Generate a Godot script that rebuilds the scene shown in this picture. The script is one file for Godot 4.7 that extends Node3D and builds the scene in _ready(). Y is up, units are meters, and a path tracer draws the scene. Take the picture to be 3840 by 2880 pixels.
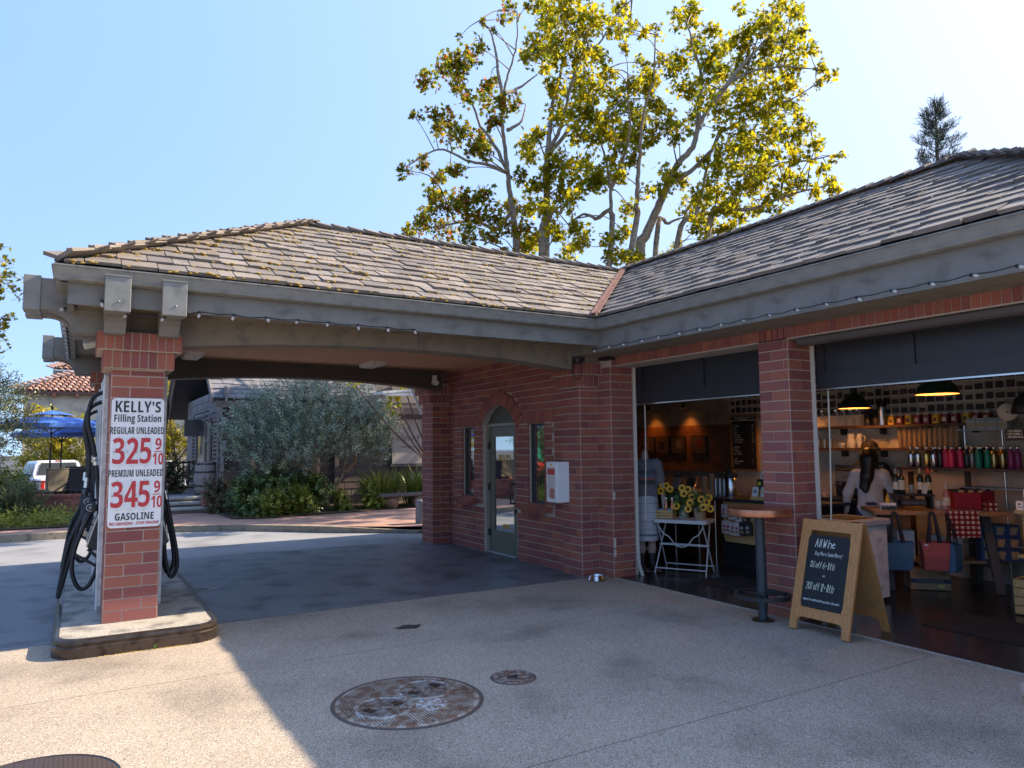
extends Node3D

const SUN_FROM := Vector3(1.29, 1.0, 0.216)
var rng := RandomNumberGenerator.new()
var used := {}
var M := {}
var T := {}


# ---------------------------------------------------------------- mesh building
class MB:
	var v := PackedVector3Array()
	var n := PackedVector3Array()
	var ix := PackedInt32Array()
	var c := PackedColorArray()
	var uv := PackedVector2Array()
	var col := Color(1, 1, 1)
	var tint := false

	func vert(p: Vector3, nn: Vector3, u := Vector2.ZERO) -> int:
		v.append(p)
		n.append(nn)
		uv.append(u)
		c.append(col)
		return v.size() - 1

	func face(a: int, b: int, d: int) -> void:
		ix.append(a)
		ix.append(d)
		ix.append(b)

	func tri(a: Vector3, b: Vector3, d: Vector3) -> void:
		var nn := (b - a).cross(d - a).normalized()
		face(vert(a, nn), vert(b, nn), vert(d, nn))

	func quad(a: Vector3, b: Vector3, d: Vector3, e: Vector3) -> void:
		var nn := (d - a).cross(e - b).normalized()
		var i := vert(a, nn)
		vert(b, nn)
		vert(d, nn)
		vert(e, nn)
		face(i, i + 1, i + 2)
		face(i, i + 2, i + 3)

	func quado(a: Vector3, b: Vector3, d: Vector3, e: Vector3, o: Vector3) -> void:
		if (d - a).cross(e - b).dot((a + b + d + e) * 0.25 - o) < 0.0:
			quad(a, e, d, b)
		else:
			quad(a, b, d, e)

	func box(o: Vector3, s: Vector3, bs := Basis.IDENTITY, ch := 0.0) -> void:
		var h := s * 0.5
		if ch <= 0.0:
			for ax in 3:
				for sg in [-1.0, 1.0]:
					var a := Vector3.ZERO
					a[ax] = h[ax] * sg
					var u := Vector3.ZERO
					u[(ax + 1) % 3] = h[(ax + 1) % 3]
					var w := Vector3.ZERO
					w[(ax + 2) % 3] = h[(ax + 2) % 3] * sg
					quad(o + bs * (a - u - w), o + bs * (a + u - w), o + bs * (a + u + w), o + bs * (a - u + w))
			return
		var p := {}
		for i in 8:
			var sg := Vector3(1 if i & 1 else -1, 1 if i & 2 else -1, 1 if i & 4 else -1)
			for ax in 3:
				var q := sg * (h - Vector3.ONE * ch)
				q[ax] = sg[ax] * h[ax]
				p[i * 3 + ax] = o + bs * q
		for ax in 3:
			var b1 := 1 << ((ax + 1) % 3)
			var b2 := 1 << ((ax + 2) % 3)
			for sg in [0, 1 << ax]:
				quado(p[sg * 3 + ax], p[(sg | b1) * 3 + ax], p[(sg | b1 | b2) * 3 + ax], p[(sg | b2) * 3 + ax], o)
			for s1 in [0, b1]:
				for s2 in [0, b2]:
					var k: int = s1 | s2
					var k2: int = k | (1 << ax)
					quado(p[k * 3 + (ax + 1) % 3], p[k2 * 3 + (ax + 1) % 3], p[k2 * 3 + (ax + 2) % 3], p[k * 3 + (ax + 2) % 3], o)
		for i in 8:
			var a: Vector3 = p[i * 3]
			var b: Vector3 = p[i * 3 + 1]
			var d: Vector3 = p[i * 3 + 2]
			if (b - a).cross(d - a).dot((a + b + d) / 3.0 - o) < 0:
				tri(a, d, b)
			else:
				tri(a, b, d)

	func bar(a: Vector3, b: Vector3, w: float, t: float, up := Vector3.UP, ch := 0.0) -> void:
		var z := (b - a).normalized()
		if absf(z.dot(up)) > 0.98:
			up = Vector3(1, 0, 0)
		var x := up.cross(z).normalized()
		box((a + b) * 0.5, Vector3(w, t, a.distance_to(b)), Basis(x, z.cross(x), z), ch)

	func tube(path: PackedVector3Array, radii: Array, seg := 8, caps := true) -> void:
		var m := path.size()
		var t0 := (path[1] - path[0]).normalized()
		var x := t0.cross(Vector3.UP if absf(t0.y) < 0.9 else Vector3.RIGHT).normalized()
		var first := v.size()
		for i in m:
			var t := (path[mini(i + 1, m - 1)] - path[maxi(i - 1, 0)]).normalized()
			x = (x - t * x.dot(t)).normalized()
			var y := t.cross(x)
			var r: float = radii[mini(i, radii.size() - 1)]
			for k in seg:
				var a := TAU * k / seg
				var d := x * cos(a) + y * sin(a)
				vert(path[i] + d * r, d)
		for i in m - 1:
			for k in seg:
				var a := first + i * seg + k
				var b := first + i * seg + (k + 1) % seg
				face(a, b, b + seg)
				face(a, b + seg, a + seg)
		if caps:
			for e in [0, m - 1]:
				var t := (path[1] - path[0]).normalized() * -1.0 if e == 0 else (path[m - 1] - path[m - 2]).normalized()
				var s := v.size()
				for k in seg:
					vert(v[first + e * seg + k], t)
				for k in range(1, seg - 1):
					if e == 0:
						face(s, s + k + 1, s + k)
					else:
						face(s, s + k, s + k + 1)

	func cyl(a: Vector3, b: Vector3, r: float, r2 := -1.0, seg := 12, caps := true) -> void:
		tube(PackedVector3Array([a, b]), [r, r if r2 < 0 else r2], seg, caps)

	func lathe(prof: Array, seg := 16, o := Vector3.ZERO, bs := Basis.IDENTITY) -> void:
		var m := prof.size()
		var sn: Array[Vector2] = []
		for i in m - 1:
			var d: Vector2 = prof[i + 1] - prof[i]
			sn.append(Vector2(d.y, -d.x).normalized())
		for i in m - 1:
			var na := sn[i]
			var nb := sn[i]
			if i > 0 and sn[i - 1].dot(sn[i]) > 0.7:
				na = (sn[i - 1] + sn[i]).normalized()
			if i < m - 2 and sn[i + 1].dot(sn[i]) > 0.7:
				nb = (sn[i + 1] + sn[i]).normalized()
			var first := v.size()
			for k in seg + 1:
				var a := TAU * k / seg
				var cs := cos(a)
				var s := sin(a)
				vert(o + bs * Vector3(cs * prof[i].x, prof[i].y, -s * prof[i].x), bs * Vector3(cs * na.x, na.y, -s * na.x), Vector2(float(k) / seg, prof[i].y))
				vert(o + bs * Vector3(cs * prof[i + 1].x, prof[i + 1].y, -s * prof[i + 1].x), bs * Vector3(cs * nb.x, nb.y, -s * nb.x), Vector2(float(k) / seg, prof[i + 1].y))
			for k in seg:
				var q := first + k * 2
				face(q, q + 2, q + 3)
				face(q, q + 3, q + 1)

	func prism(poly: PackedVector2Array, depth: float, xf := Transform3D.IDENTITY, smooth := false) -> void:
		var area := 0.0
		var m := poly.size()
		for i in m:
			area += poly[i].cross(poly[(i + 1) % m])
		if area < 0:
			poly.reverse()
		var tr := Geometry2D.triangulate_polygon(poly)
		var f := v.size()
		var nz := xf.basis * Vector3(0, 0, 1)
		for p in poly:
			vert(xf * Vector3(p.x, p.y, depth), nz, p)
		for p in poly:
			vert(xf * Vector3(p.x, p.y, 0), -nz, p)
		for i in range(0, tr.size(), 3):
			var a := tr[i]
			var b := tr[i + 1]
			var d := tr[i + 2]
			if (poly[b] - poly[a]).cross(poly[d] - poly[a]) < 0:
				var sw := b
				b = d
				d = sw
			face(f + a, f + b, f + d)
			face(f + m + a, f + m + d, f + m + b)
		for i in m:
			var a := poly[i]
			var b := poly[(i + 1) % m]
			var d := (b - a).normalized()
			var na := Vector3(d.y, -d.x, 0)
			var nb := na
			if smooth:
				var e := (a - poly[(i + m - 1) % m]).normalized()
				var g := (poly[(i + 2) % m] - b).normalized()
				if e.dot(d) > 0.8:
					na = (na + Vector3(e.y, -e.x, 0)).normalized()
				if g.dot(d) > 0.8:
					nb = (nb + Vector3(g.y, -g.x, 0)).normalized()
			na = xf.basis * na
			nb = xf.basis * nb
			var q := vert(xf * Vector3(a.x, a.y, 0), na)
			vert(xf * Vector3(b.x, b.y, 0), nb)
			vert(xf * Vector3(b.x, b.y, depth), nb)
			vert(xf * Vector3(a.x, a.y, depth), na)
			face(q, q + 1, q + 2)
			face(q, q + 2, q + 3)

	func blob(o: Vector3, r: Vector3, seg := 8, rings := 5, rough := 0.0, rg: RandomNumberGenerator = null) -> void:
		var f := v.size()
		for i in rings + 1:
			var th := PI * i / rings
			for k in seg:
				var a := TAU * k / seg
				var d := Vector3(sin(th) * cos(a), cos(th), sin(th) * sin(a))
				var q := 1.0 + (rg.randf_range(-rough, rough) if rg and i > 0 and i < rings else 0.0)
				vert(o + d * r * q, (d / r).normalized())
		for i in rings:
			for k in seg:
				var a := f + i * seg + k
				var b := f + i * seg + (k + 1) % seg
				face(a, b + seg, a + seg)
				face(a, b, b + seg)

	func add(o: MB, xf: Transform3D) -> void:
		var f := v.size()
		for i in o.v.size():
			v.append(xf * o.v[i])
			n.append((xf.basis * o.n[i]).normalized())
			uv.append(o.uv[i])
			c.append(col)
		for k in o.ix:
			ix.append(f + k)

	func done() -> ArrayMesh:
		var a := []
		a.resize(Mesh.ARRAY_MAX)
		a[Mesh.ARRAY_VERTEX] = v
		a[Mesh.ARRAY_NORMAL] = n
		a[Mesh.ARRAY_TEX_UV] = uv
		if tint:
			a[Mesh.ARRAY_COLOR] = c
		a[Mesh.ARRAY_INDEX] = ix
		var m := ArrayMesh.new()
		m.add_surface_from_arrays(Mesh.PRIMITIVE_TRIANGLES, a)
		return m


# one continuous body: smooth union of tapered capsules, meshed as surface nets
class Body:
	var bones := []
	var k := 0.05

	func bone(a: Vector3, b: Vector3, ra: float, rb: float, fl := Vector3.ONE) -> void:
		bones.append([a, b, ra, rb, fl])

	func into(mb: MB, cell: float) -> void:
		var lo := Vector3.ONE * 1e9
		var hi := -lo
		for b in bones:
			var r := maxf(b[2], b[3]) * 1.3 + k
			lo = lo.min(b[0] - Vector3.ONE * r).min(b[1] - Vector3.ONE * r)
			hi = hi.max(b[0] + Vector3.ONE * r).max(b[1] + Vector3.ONE * r)
		var d := Vector3i(((hi - lo) / cell).ceil()) + Vector3i.ONE * 2
		var f := PackedFloat32Array()
		f.resize(d.x * d.y * d.z)
		f.fill(9.0)
		for b in bones:
			var a: Vector3 = b[0]
			var e: Vector3 = b[1]
			var fl: Vector3 = b[4]
			var ab := e - a
			var l2 := maxf(ab.length_squared(), 1e-9)
			var r := maxf(b[2], b[3]) * 1.25 + k * 1.2
			var i0 := Vector3i((((a.min(e) - Vector3.ONE * r) - lo) / cell).floor()).clamp(Vector3i.ZERO, d - Vector3i.ONE)
			var i1 := Vector3i((((a.max(e) + Vector3.ONE * r) - lo) / cell).ceil()).clamp(Vector3i.ZERO, d - Vector3i.ONE)
			for z in range(i0.z, i1.z + 1):
				for y in range(i0.y, i1.y + 1):
					var row := (z * d.y + y) * d.x
					for x in range(i0.x, i1.x + 1):
						var p := lo + Vector3(x, y, z) * cell
						var t := clampf((p - a).dot(ab) / l2, 0.0, 1.0)
						var q := ((p - a - ab * t) * fl).length() - lerpf(b[2], b[3], t)
						var g := f[row + x]
						var h := maxf(k - absf(q - g), 0.0) / k
						f[row + x] = minf(q, g) - h * h * k * 0.25
		var at := {}
		var pos := {}
		for z in d.z - 1:
			for y in d.y - 1:
				for x in d.x - 1:
					var base := (z * d.y + y) * d.x + x
					var inside := 0
					var near := false
					for q in 8:
						var val := f[base + (q & 1) + ((q >> 1) & 1) * d.x + (q >> 2) * d.x * d.y]
						if val < 0.0:
							inside += 1
						if val > 5.0:
							near = true
							break
					if near or inside == 0 or inside == 8:
						continue
					var s := Vector3.ZERO
					var cnt := 0
					var gr := Vector3.ZERO
					for q in 8:
						var o := Vector3i(q & 1, (q >> 1) & 1, q >> 2)
						var fa := f[base + o.x + o.y * d.x + o.z * d.x * d.y]
						gr += Vector3(o * 2 - Vector3i.ONE) * fa
						for ax in 3:
							if o[ax] == 0:
								var o2 := o
								o2[ax] = 1
								var fb := f[base + o2.x + o2.y * d.x + o2.z * d.x * d.y]
								if (fa < 0.0) != (fb < 0.0):
									s += Vector3(o) + (Vector3(o2) - Vector3(o)) * (fa / (fa - fb))
									cnt += 1
					pos[base] = mb.vert(lo + (Vector3(x, y, z) + s / cnt) * cell, gr.normalized())
		var st := [1, d.x, d.x * d.y]
		for key in pos:
			var base: int = key
			for ax in 3:
				var b1: int = st[(ax + 1) % 3]
				var b2: int = st[(ax + 2) % 3]
				if base + st[ax] >= f.size():
					continue
				var f0 := f[base]
				var f1 := f[base + st[ax]]
				if (f0 < 0.0) == (f1 < 0.0):
					continue
				if not (pos.has(base - b1) and pos.has(base - b2) and pos.has(base - b1 - b2)):
					continue
				var a: int = pos[base]
				var b: int = pos[base - b1]
				var e: int = pos[base - b1 - b2]
				var g: int = pos[base - b2]
				if f0 < 0.0:
					mb.face(a, b, e)
					mb.face(a, e, g)
				else:
					mb.face(a, e, b)
					mb.face(a, g, e)


# ---------------------------------------------------------------- nodes
func name_of(base: String, parent: Node) -> String:
	var key := str(parent.get_instance_id()) + base
	var k: int = used.get(key, 0)
	used[key] = k + 1
	return base if k == 0 else "%s_%03d" % [base, k]


func obj(called: String, mesh: Mesh, mat: Material, parent: Node = self, xf := Transform3D.IDENTITY) -> MeshInstance3D:
	var o := MeshInstance3D.new()
	o.mesh = mesh
	o.material_override = mat
	o.transform = xf
	o.name = name_of(called, parent)
	parent.add_child(o)
	return o


func part(called: String, mb: MB, mat: Material, parent: Node = self, at := Vector3.ZERO) -> MeshInstance3D:
	return obj(called, mb.done(), mat, parent, Transform3D(Basis.IDENTITY, at))


func tag(o: Node, label: String, category: String, group := "") -> Node:
	o.set_meta("label", label)
	o.set_meta("category", category)
	if group:
		o.set_meta("group", group)
	return o


func kind(o: Node, k: String) -> Node:
	o.set_meta("kind", k)
	return o


func thing(called: String, label: String, category: String, at := Vector3.ZERO, turn := 0.0, group := "") -> Node3D:
	var o := Node3D.new()
	o.name = name_of(called, self)
	o.position = at
	o.rotation.y = turn
	add_child(o)
	tag(o, label, category, group)
	return o


func dup(src: Node3D, at: Vector3, turn: float, label: String, group := "") -> Node3D:
	var o: Node3D = src.duplicate()
	o.name = name_of(str(src.name).rstrip("0123456789_"), self)
	add_child(o)
	o.position = at
	o.rotation.y = turn
	o.set_meta("label", label)
	if group:
		o.set_meta("group", group)
	return o


func at(x: float, y: float, z: float) -> Vector3:
	return Vector3(x, y, z)


func rect(w: float, h: float) -> PackedVector2Array:
	return PackedVector2Array([Vector2(-w / 2, -h / 2), Vector2(w / 2, -h / 2), Vector2(w / 2, h / 2), Vector2(-w / 2, h / 2)])


func rrect(w: float, h: float, r: float, seg := 4) -> PackedVector2Array:
	var p := PackedVector2Array()
	for q in 4:
		var cx := (w / 2 - r) * (1 if q == 0 or q == 3 else -1)
		var cy := (h / 2 - r) * (1 if q < 2 else -1)
		for k in seg + 1:
			var a := PI / 2 * (q + float(k) / seg)
			p.append(Vector2(cx + cos(a) * r, cy + sin(a) * r))
	return p


func curve(pts: Array, each := 6) -> PackedVector3Array:
	var out := PackedVector3Array()
	for i in pts.size() - 1:
		var p0: Vector3 = pts[maxi(i - 1, 0)]
		var p1: Vector3 = pts[i]
		var p2: Vector3 = pts[i + 1]
		var p3: Vector3 = pts[mini(i + 2, pts.size() - 1)]
		for k in each:
			out.append(p1.cubic_interpolate(p2, p0, p3, float(k) / each))
	out.append(pts[-1])
	return out


# a frame whose local x runs along u, y up and z along u x up (out of the face)
func frame(o: Vector3, u: Vector3) -> Transform3D:
	return Transform3D(Basis(u, Vector3.UP, u.cross(Vector3.UP)), o)


func text(parent: Node, called: String, s: String, h: float, xf: Transform3D, mat: Material, font := "sans", squeeze := 1.0, depth := 0.002) -> MeshInstance3D:
	var t := TextMesh.new()
	var f := SystemFont.new()
	f.font_names = PackedStringArray([{"sans": "Droid Sans", "bold": "Droid Sans", "serif": "Droid Serif", "mono": "Droid Sans Mono"}[font]])
	f.font_weight = 700 if font == "bold" else 400
	t.font = f
	t.text = s
	t.font_size = 48
	t.pixel_size = h / 34.0
	t.depth = depth
	t.curve_step = 3.0
	return obj(called, t, mat, parent, xf * Transform3D(Basis.from_scale(Vector3(squeeze, 1, 1)), Vector3.ZERO))


# ---------------------------------------------------------------- stroke lettering (chalk, felt letters)
const GLYPH := {
	"A": "06,20,46;13,33", "B": "00,06,26,35,24,04;24,32,20,00", "C": "41,20,02,04,26,45", "D": "06,00,20,42,44,26,06", "E": "40,00,06,46;03,33", "F": "40,00,06;03,33", "G": "41,20,02,04,26,45,43,23",
	"H": "00,06;40,46;03,43", "I": "20,26", "L": "00,06,46", "M": "06,00,23,40,46", "N": "06,00,46,40", "O": "20,02,04,26,44,42,20", "P": "06,00,30,41,32,03", "R": "06,00,30,41,32,03;23,46",
	"S": "41,20,01,12,34,45,26,05", "T": "00,40;20,26", "U": "00,04,26,44,40", "V": "00,26,40", "W": "00,16,22,36,40", "Y": "00,23,40;23,26",
	"a": "43,22,04,26,45;42,46", "b": "10,16;13,32,44,36,16", "c": "42,22,04,26,45", "d": "40,46;43,22,04,26,45", "e": "04,43,22,04,26,45", "f": "30,20,12,16;02,32", "h": "00,06;03,22,43,46", "i": "22,26;20,21",
	"l": "10,16", "m": "02,06;03,12,23,26;23,32,43,46", "n": "02,06;03,22,43,46", "o": "22,04,26,44,22", "r": "12,16;13,32", "s": "42,22,13,34,26,06", "t": "10,16,36;02,32", "u": "02,05,26,45;42,46",
	"v": "02,26,42", "w": "02,16,23,36,42", "y": "02,24;42,08", "0": "20,02,04,26,44,42,20", "1": "11,20,26", "2": "01,20,41,06,46", "6": "30,03,05,26,45,33,04", "%": "00,11;40,06;35,46", "+": "13,33;22,24", "!": "20,24;26,27",
	"k": "00,06;42,04,46", "p": "02,08;03,32,44,26,05", "g": "42,22,04,25,44;42,47,28", "3": "00,40,22,44,26,05", "4": "30,04,44;32,36", "5": "40,00,02,32,44,26,06", "7": "00,40,16", "9": "42,20,02,23,42,26", "8": "23,01,20,41,23,05,26,45,23", "-": "13,33", "&": "46,11,20,31,05,26,44", "'": "20,21", ".": "26,27"}


func strokes(mb: MB, s: String, o: Vector3, u: Vector3, up: Vector3, h: float, w: float, thick: float, wob := 0.0, slant := 0.0) -> void:
	var x := 0.0
	var out := u.cross(up)
	for ch in s:
		if GLYPH.has(ch):
			for line in GLYPH[ch].split(";"):
				var pts := []
				for q in line.split(","):
					var px := x + (int(q) / 10) / 4.0 * w + rng.randf_range(-wob, wob)
					var py := (6 - int(q) % 10) / 6.0 * h + rng.randf_range(-wob, wob)
					pts.append(o + u * (px + py * slant) + up * py)
				for i in pts.size() - 1:
					var d: Vector3 = (pts[i + 1] - pts[i]).normalized()
					var side := d.cross(out) * thick * 0.5
					var e := d * thick * 0.4
					var a: Vector3 = pts[i] - e
					var b: Vector3 = pts[i + 1] + e
					mb.quado(a - side, a + side, b + side, b - side, a - out)
		x += w * (0.55 if ch in "il1'!. " else 1.32)


# ---------------------------------------------------------------- materials
func L(r: float, g: float, b: float) -> Color:
	return Color(r, g, b).linear_to_srgb()


func ramp(stops: Array) -> Gradient:
	var g := Gradient.new()
	var off := PackedFloat32Array()
	var cs := PackedColorArray()
	for s in stops:
		off.append(s[0])
		cs.append(s[1] if s[1] is Color else L(s[1], s[1], s[1]))
	g.offsets = off
	g.colors = cs
	return g


func ntex(freq: float, oct: int, stops: Array, size := 512, type := FastNoiseLite.TYPE_SIMPLEX_SMOOTH, warp := 0.0) -> NoiseTexture2D:
	var f := FastNoiseLite.new()
	f.seed = T.size() * 7 + 11
	f.noise_type = type
	f.frequency = freq
	f.fractal_octaves = oct
	if type == FastNoiseLite.TYPE_CELLULAR:
		f.cellular_return_type = FastNoiseLite.RETURN_CELL_VALUE
		f.fractal_type = FastNoiseLite.FRACTAL_NONE
	if warp > 0:
		f.domain_warp_enabled = true
		f.domain_warp_amplitude = warp
		f.domain_warp_frequency = freq
	var t := NoiseTexture2D.new()
	t.width = size
	t.height = size
	t.seamless = true
	t.noise = f
	t.color_ramp = ramp(stops)
	return t


func mt(r: float, g: float, b: float, rough := 0.8, tex: Texture2D = null, sc := Vector3.ONE, bump: Texture2D = null, bs := 0.0, metal := 0.0) -> StandardMaterial3D:
	var m := StandardMaterial3D.new()
	m.albedo_color = L(r, g, b)
	m.roughness = rough
	m.metallic = metal
	if tex:
		m.albedo_texture = tex
	if bump:
		m.heightmap_enabled = true
		m.heightmap_texture = bump
		m.heightmap_scale = bs
	if tex or bump:
		m.uv1_triplanar = true
		m.uv1_world_triplanar = true
		m.uv1_scale = sc
	return m


func detail(m: StandardMaterial3D, tex: Texture2D, sc: Vector3) -> StandardMaterial3D:
	m.detail_enabled = true
	m.detail_albedo = tex
	m.detail_blend_mode = BaseMaterial3D.BLEND_MODE_MUL
	m.detail_uv_layer = BaseMaterial3D.DETAIL_UV_2
	m.uv2_triplanar = true
	m.uv2_world_triplanar = true
	m.uv2_scale = sc
	return m


func materials() -> void:
	var one := Vector3.ONE
	T.speck = ntex(0.055, 4, [[0.0, 0.55], [0.45, 0.92], [0.7, 1.0], [1.0, 1.1]])
	T.cloud = ntex(0.006, 5, [[0.0, 0.55], [0.4, 0.86], [1.0, 1.0]])
	T.stain = ntex(0.008, 5, [[0.0, 0.32], [0.3, 0.62], [0.55, 0.95], [1.0, 1.0]])
	T.pebble = ntex(0.2, 1, [[0.0, Color(0.42, 0.40, 0.38)], [0.2, Color(0.62, 0.59, 0.55)], [0.36, Color(0.78, 0.75, 0.70)], [0.6, Color(0.82, 0.79, 0.74)], [0.85, Color(0.95, 0.93, 0.9)], [1.0, Color(1, 1, 1)]], 1024, FastNoiseLite.TYPE_CELLULAR)
	T.bump = ntex(0.09, 4, [[0.0, 0.0], [1.0, 1.0]])
	T.grain = ntex(0.02, 4, [[0.0, 0.45], [0.5, 0.85], [1.0, 1.0]], 512, FastNoiseLite.TYPE_SIMPLEX_SMOOTH, 12.0)
	T.ply = ntex(0.012, 2, [[0.0, 0.62], [0.18, 0.95], [0.3, 0.68], [0.45, 1.0], [0.6, 0.7], [0.72, 0.98], [0.86, 0.66], [1.0, 1.0]], 512, FastNoiseLite.TYPE_SIMPLEX_SMOOTH, 30.0)
	T.streak = ntex(0.05, 3, [[0.0, 0.5], [0.5, 0.9], [1.0, 1.0]])
	T.rust = ntex(0.01, 5, [[0.0, Color(0.55, 0.36, 0.26)], [0.42, Color(0.68, 0.54, 0.45)], [0.6, Color(0.85, 0.82, 0.79)], [1.0, Color(0.95, 0.94, 0.92)]])
	var im := Image.create(32, 32, false, Image.FORMAT_RGB8)
	for y in 32:
		for x in 32:
			var k := (1 if x < 16 else 0) + (1 if y < 16 else 0)
			im.set_pixel(x, y, [Color(0.86, 0.8, 0.72), Color(0.62, 0.16, 0.17), Color(0.42, 0.03, 0.06)][k])
	T.gingham = ImageTexture.create_from_image(im)
	im = Image.create(64, 64, false, Image.FORMAT_RGB8)
	for y in 64:
		for x in 64:
			var dq := Vector2(x % 32 - 16, y % 32 - 16)
			im.set_pixel(x, y, Color.WHITE * (0.35 if dq.length() < 5 else 1.0))
	T.dots = ImageTexture.create_from_image(im)
	im = Image.create(128, 128, false, Image.FORMAT_RGB8)
	for y in 128:
		for x in 128:
			var p := Vector2(x % 64, y % 64) - Vector2(32, 32)
			if (x / 64 + y / 64) % 2 == 1:
				p = Vector2(p.y, p.x)
			im.set_pixel(x, y, Color.WHITE * (0.25 if absf(p.x) < 8 and absf(p.y) < 22 else 0.75))
	T.tread = ImageTexture.create_from_image(im)

	# masonry
	var tones := [[0.36, 0.125, 0.085], [0.33, 0.105, 0.075], [0.30, 0.10, 0.085], [0.40, 0.135, 0.085], [0.26, 0.085, 0.075], [0.34, 0.12, 0.095]]
	M.brick = []
	for t in tones:
		M.brick.append(mt(t[0], t[1], t[2], 0.9, T.speck, one * 3.0, T.bump, 0.25))
	M.mortar = mt(0.56, 0.48, 0.40, 0.95, T.speck, one * 4.0, T.bump, 0.2)
	# shakes
	M.shake = []
	for t in [[0.27, 0.225, 0.19], [0.23, 0.195, 0.17], [0.31, 0.26, 0.22], [0.20, 0.17, 0.15], [0.28, 0.24, 0.215], [0.25, 0.205, 0.165]]:
		M.shake.append(detail(mt(t[0], t[1], t[2], 0.9, T.streak, Vector3(9, 1.2, 1.2), T.streak, 0.4), T.cloud, one * 1.3))
	M.shake_z = []
	for t in [[0.24, 0.20, 0.18], [0.20, 0.175, 0.16], [0.28, 0.235, 0.21], [0.18, 0.155, 0.14], [0.25, 0.215, 0.20], [0.22, 0.185, 0.155]]:
		M.shake_z.append(detail(mt(t[0], t[1], t[2], 0.85, T.streak, Vector3(1.2, 1.2, 9), T.streak, 0.4), T.cloud, one * 1.3))
	M.moss = mt(0.36, 0.24, 0.05, 0.95, T.speck, one * 5)
	M.deck = mt(0.10, 0.085, 0.075, 0.9)
	M.trim = mt(0.20, 0.19, 0.165, 0.55, T.cloud, one * 1.1)
	M.trim_metal = mt(0.235, 0.23, 0.205, 0.4, T.cloud, one * 1.7)
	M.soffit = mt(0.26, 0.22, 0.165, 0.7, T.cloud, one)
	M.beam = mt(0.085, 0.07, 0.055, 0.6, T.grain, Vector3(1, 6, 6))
	M.ply_ceiling = mt(0.72, 0.38, 0.20, 0.7, T.ply, Vector3(0.9, 1, 1.4))
	M.copper_flash = mt(0.42, 0.24, 0.17, 0.5, T.rust, one * 2, null, 0, 0.2)
	# ground
	M.aggregate = detail(mt(0.66, 0.58, 0.50, 0.85, T.pebble, one * 1.25, T.pebble, 0.15), T.cloud, one * 0.23)
	M.slab = detail(mt(0.17, 0.175, 0.185, 0.5, T.stain, one * 0.31), T.speck, one * 0.9)
	M.slab_light = detail(mt(0.40, 0.40, 0.39, 0.8, T.cloud, one * 0.3), T.speck, one * 1.1)
	M.joint = mt(0.03, 0.028, 0.026, 0.9)
	M.road = detail(mt(0.30, 0.30, 0.31, 0.85, T.speck, one * 2.0), T.cloud, one * 0.2)
	M.asphalt = detail(mt(0.08, 0.08, 0.085, 0.9, T.speck, one * 2.0), T.cloud, one * 0.15)
	M.pavers = detail(mt(0.44, 0.26, 0.20, 0.85, T.speck, one * 1.5), T.cloud, one * 0.4)
	M.soil = mt(0.12, 0.08, 0.05, 0.95, T.speck, one * 2.5, T.bump, 1.5)
	M.concrete = detail(mt(0.45, 0.42, 0.37, 0.85, T.cloud, one * 0.8), T.speck, one * 1.3)
	M.kerb = detail(mt(0.32, 0.27, 0.20, 0.9, T.stain, one * 0.9), T.speck, one * 1.3)
	M.steel_edge = mt(0.10, 0.075, 0.06, 0.32, T.stain, one * 1.4, null, 0, 0.7)
	M.floor = mt(0.035, 0.032, 0.03, 0.22, T.cloud, one * 0.7)
	M.mat = mt(0.012, 0.012, 0.013, 0.95, T.speck, one * 6, T.bump, 0.4)
	# metals and paints
	M.steel = mt(0.62, 0.62, 0.62, 0.22, null, one, null, 0, 1.0)
	M.steel_dull = mt(0.45, 0.45, 0.44, 0.45, T.cloud, one * 2, null, 0, 0.9)
	M.black_metal = mt(0.022, 0.024, 0.028, 0.45)
	M.black = mt(0.012, 0.012, 0.013, 0.6)
	M.rubber = mt(0.016, 0.016, 0.018, 0.55)
	M.white = mt(0.78, 0.78, 0.77, 0.5)
	M.white_paint = mt(0.74, 0.73, 0.70, 0.45, T.cloud, one * 2)
	M.cream = mt(0.60, 0.55, 0.46, 0.7, T.cloud, one * 0.7)
	M.offwhite = mt(0.62, 0.58, 0.50, 0.6)
	M.red = mt(0.52, 0.03, 0.035, 0.45)
	M.ink = mt(0.03, 0.03, 0.032, 0.6)
	M.yellow = mt(0.75, 0.42, 0.03, 0.5)
	M.copper = mt(0.62, 0.25, 0.13, 0.35, T.cloud, one * 5, null, 0, 0.85)
	M.wood = mt(0.62, 0.27, 0.085, 0.5, T.grain, Vector3(5, 0.8, 5), T.grain, 0.12)
	M.wood_ply = mt(0.52, 0.25, 0.085, 0.5, T.ply, Vector3(2.2, 0.9, 2.2))
	M.wood_top = mt(0.42, 0.21, 0.09, 0.5, T.grain, Vector3(1, 4, 4))
	M.wood_dark = mt(0.10, 0.05, 0.03, 0.5, T.grain, Vector3(3, 3, 1))
	M.wood_grey = mt(0.10, 0.09, 0.085, 0.7, T.grain, Vector3(4, 1, 4))
	M.pine = mt(0.62, 0.40, 0.16, 0.6, T.grain, Vector3(5, 1, 5))
	M.chalkboard = mt(0.017, 0.018, 0.02, 0.7, T.cloud, one * 3)
	M.chalk = mt(0.82, 0.82, 0.76, 0.9)
	M.chalk_warm = mt(0.80, 0.80, 0.60, 0.9)
	M.card = mt(0.36, 0.25, 0.15, 0.85, T.speck, one * 3)
	M.door_dark = mt(0.022, 0.023, 0.028, 0.4)
	M.olive_paint = mt(0.13, 0.125, 0.085, 0.4)
	M.glass = glass(0.18, Color(0.85, 0.9, 0.9))
	M.mirror_glass = mt(0.5, 0.52, 0.52, 0.03, null, one, null, 0.0, 1.0)
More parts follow.
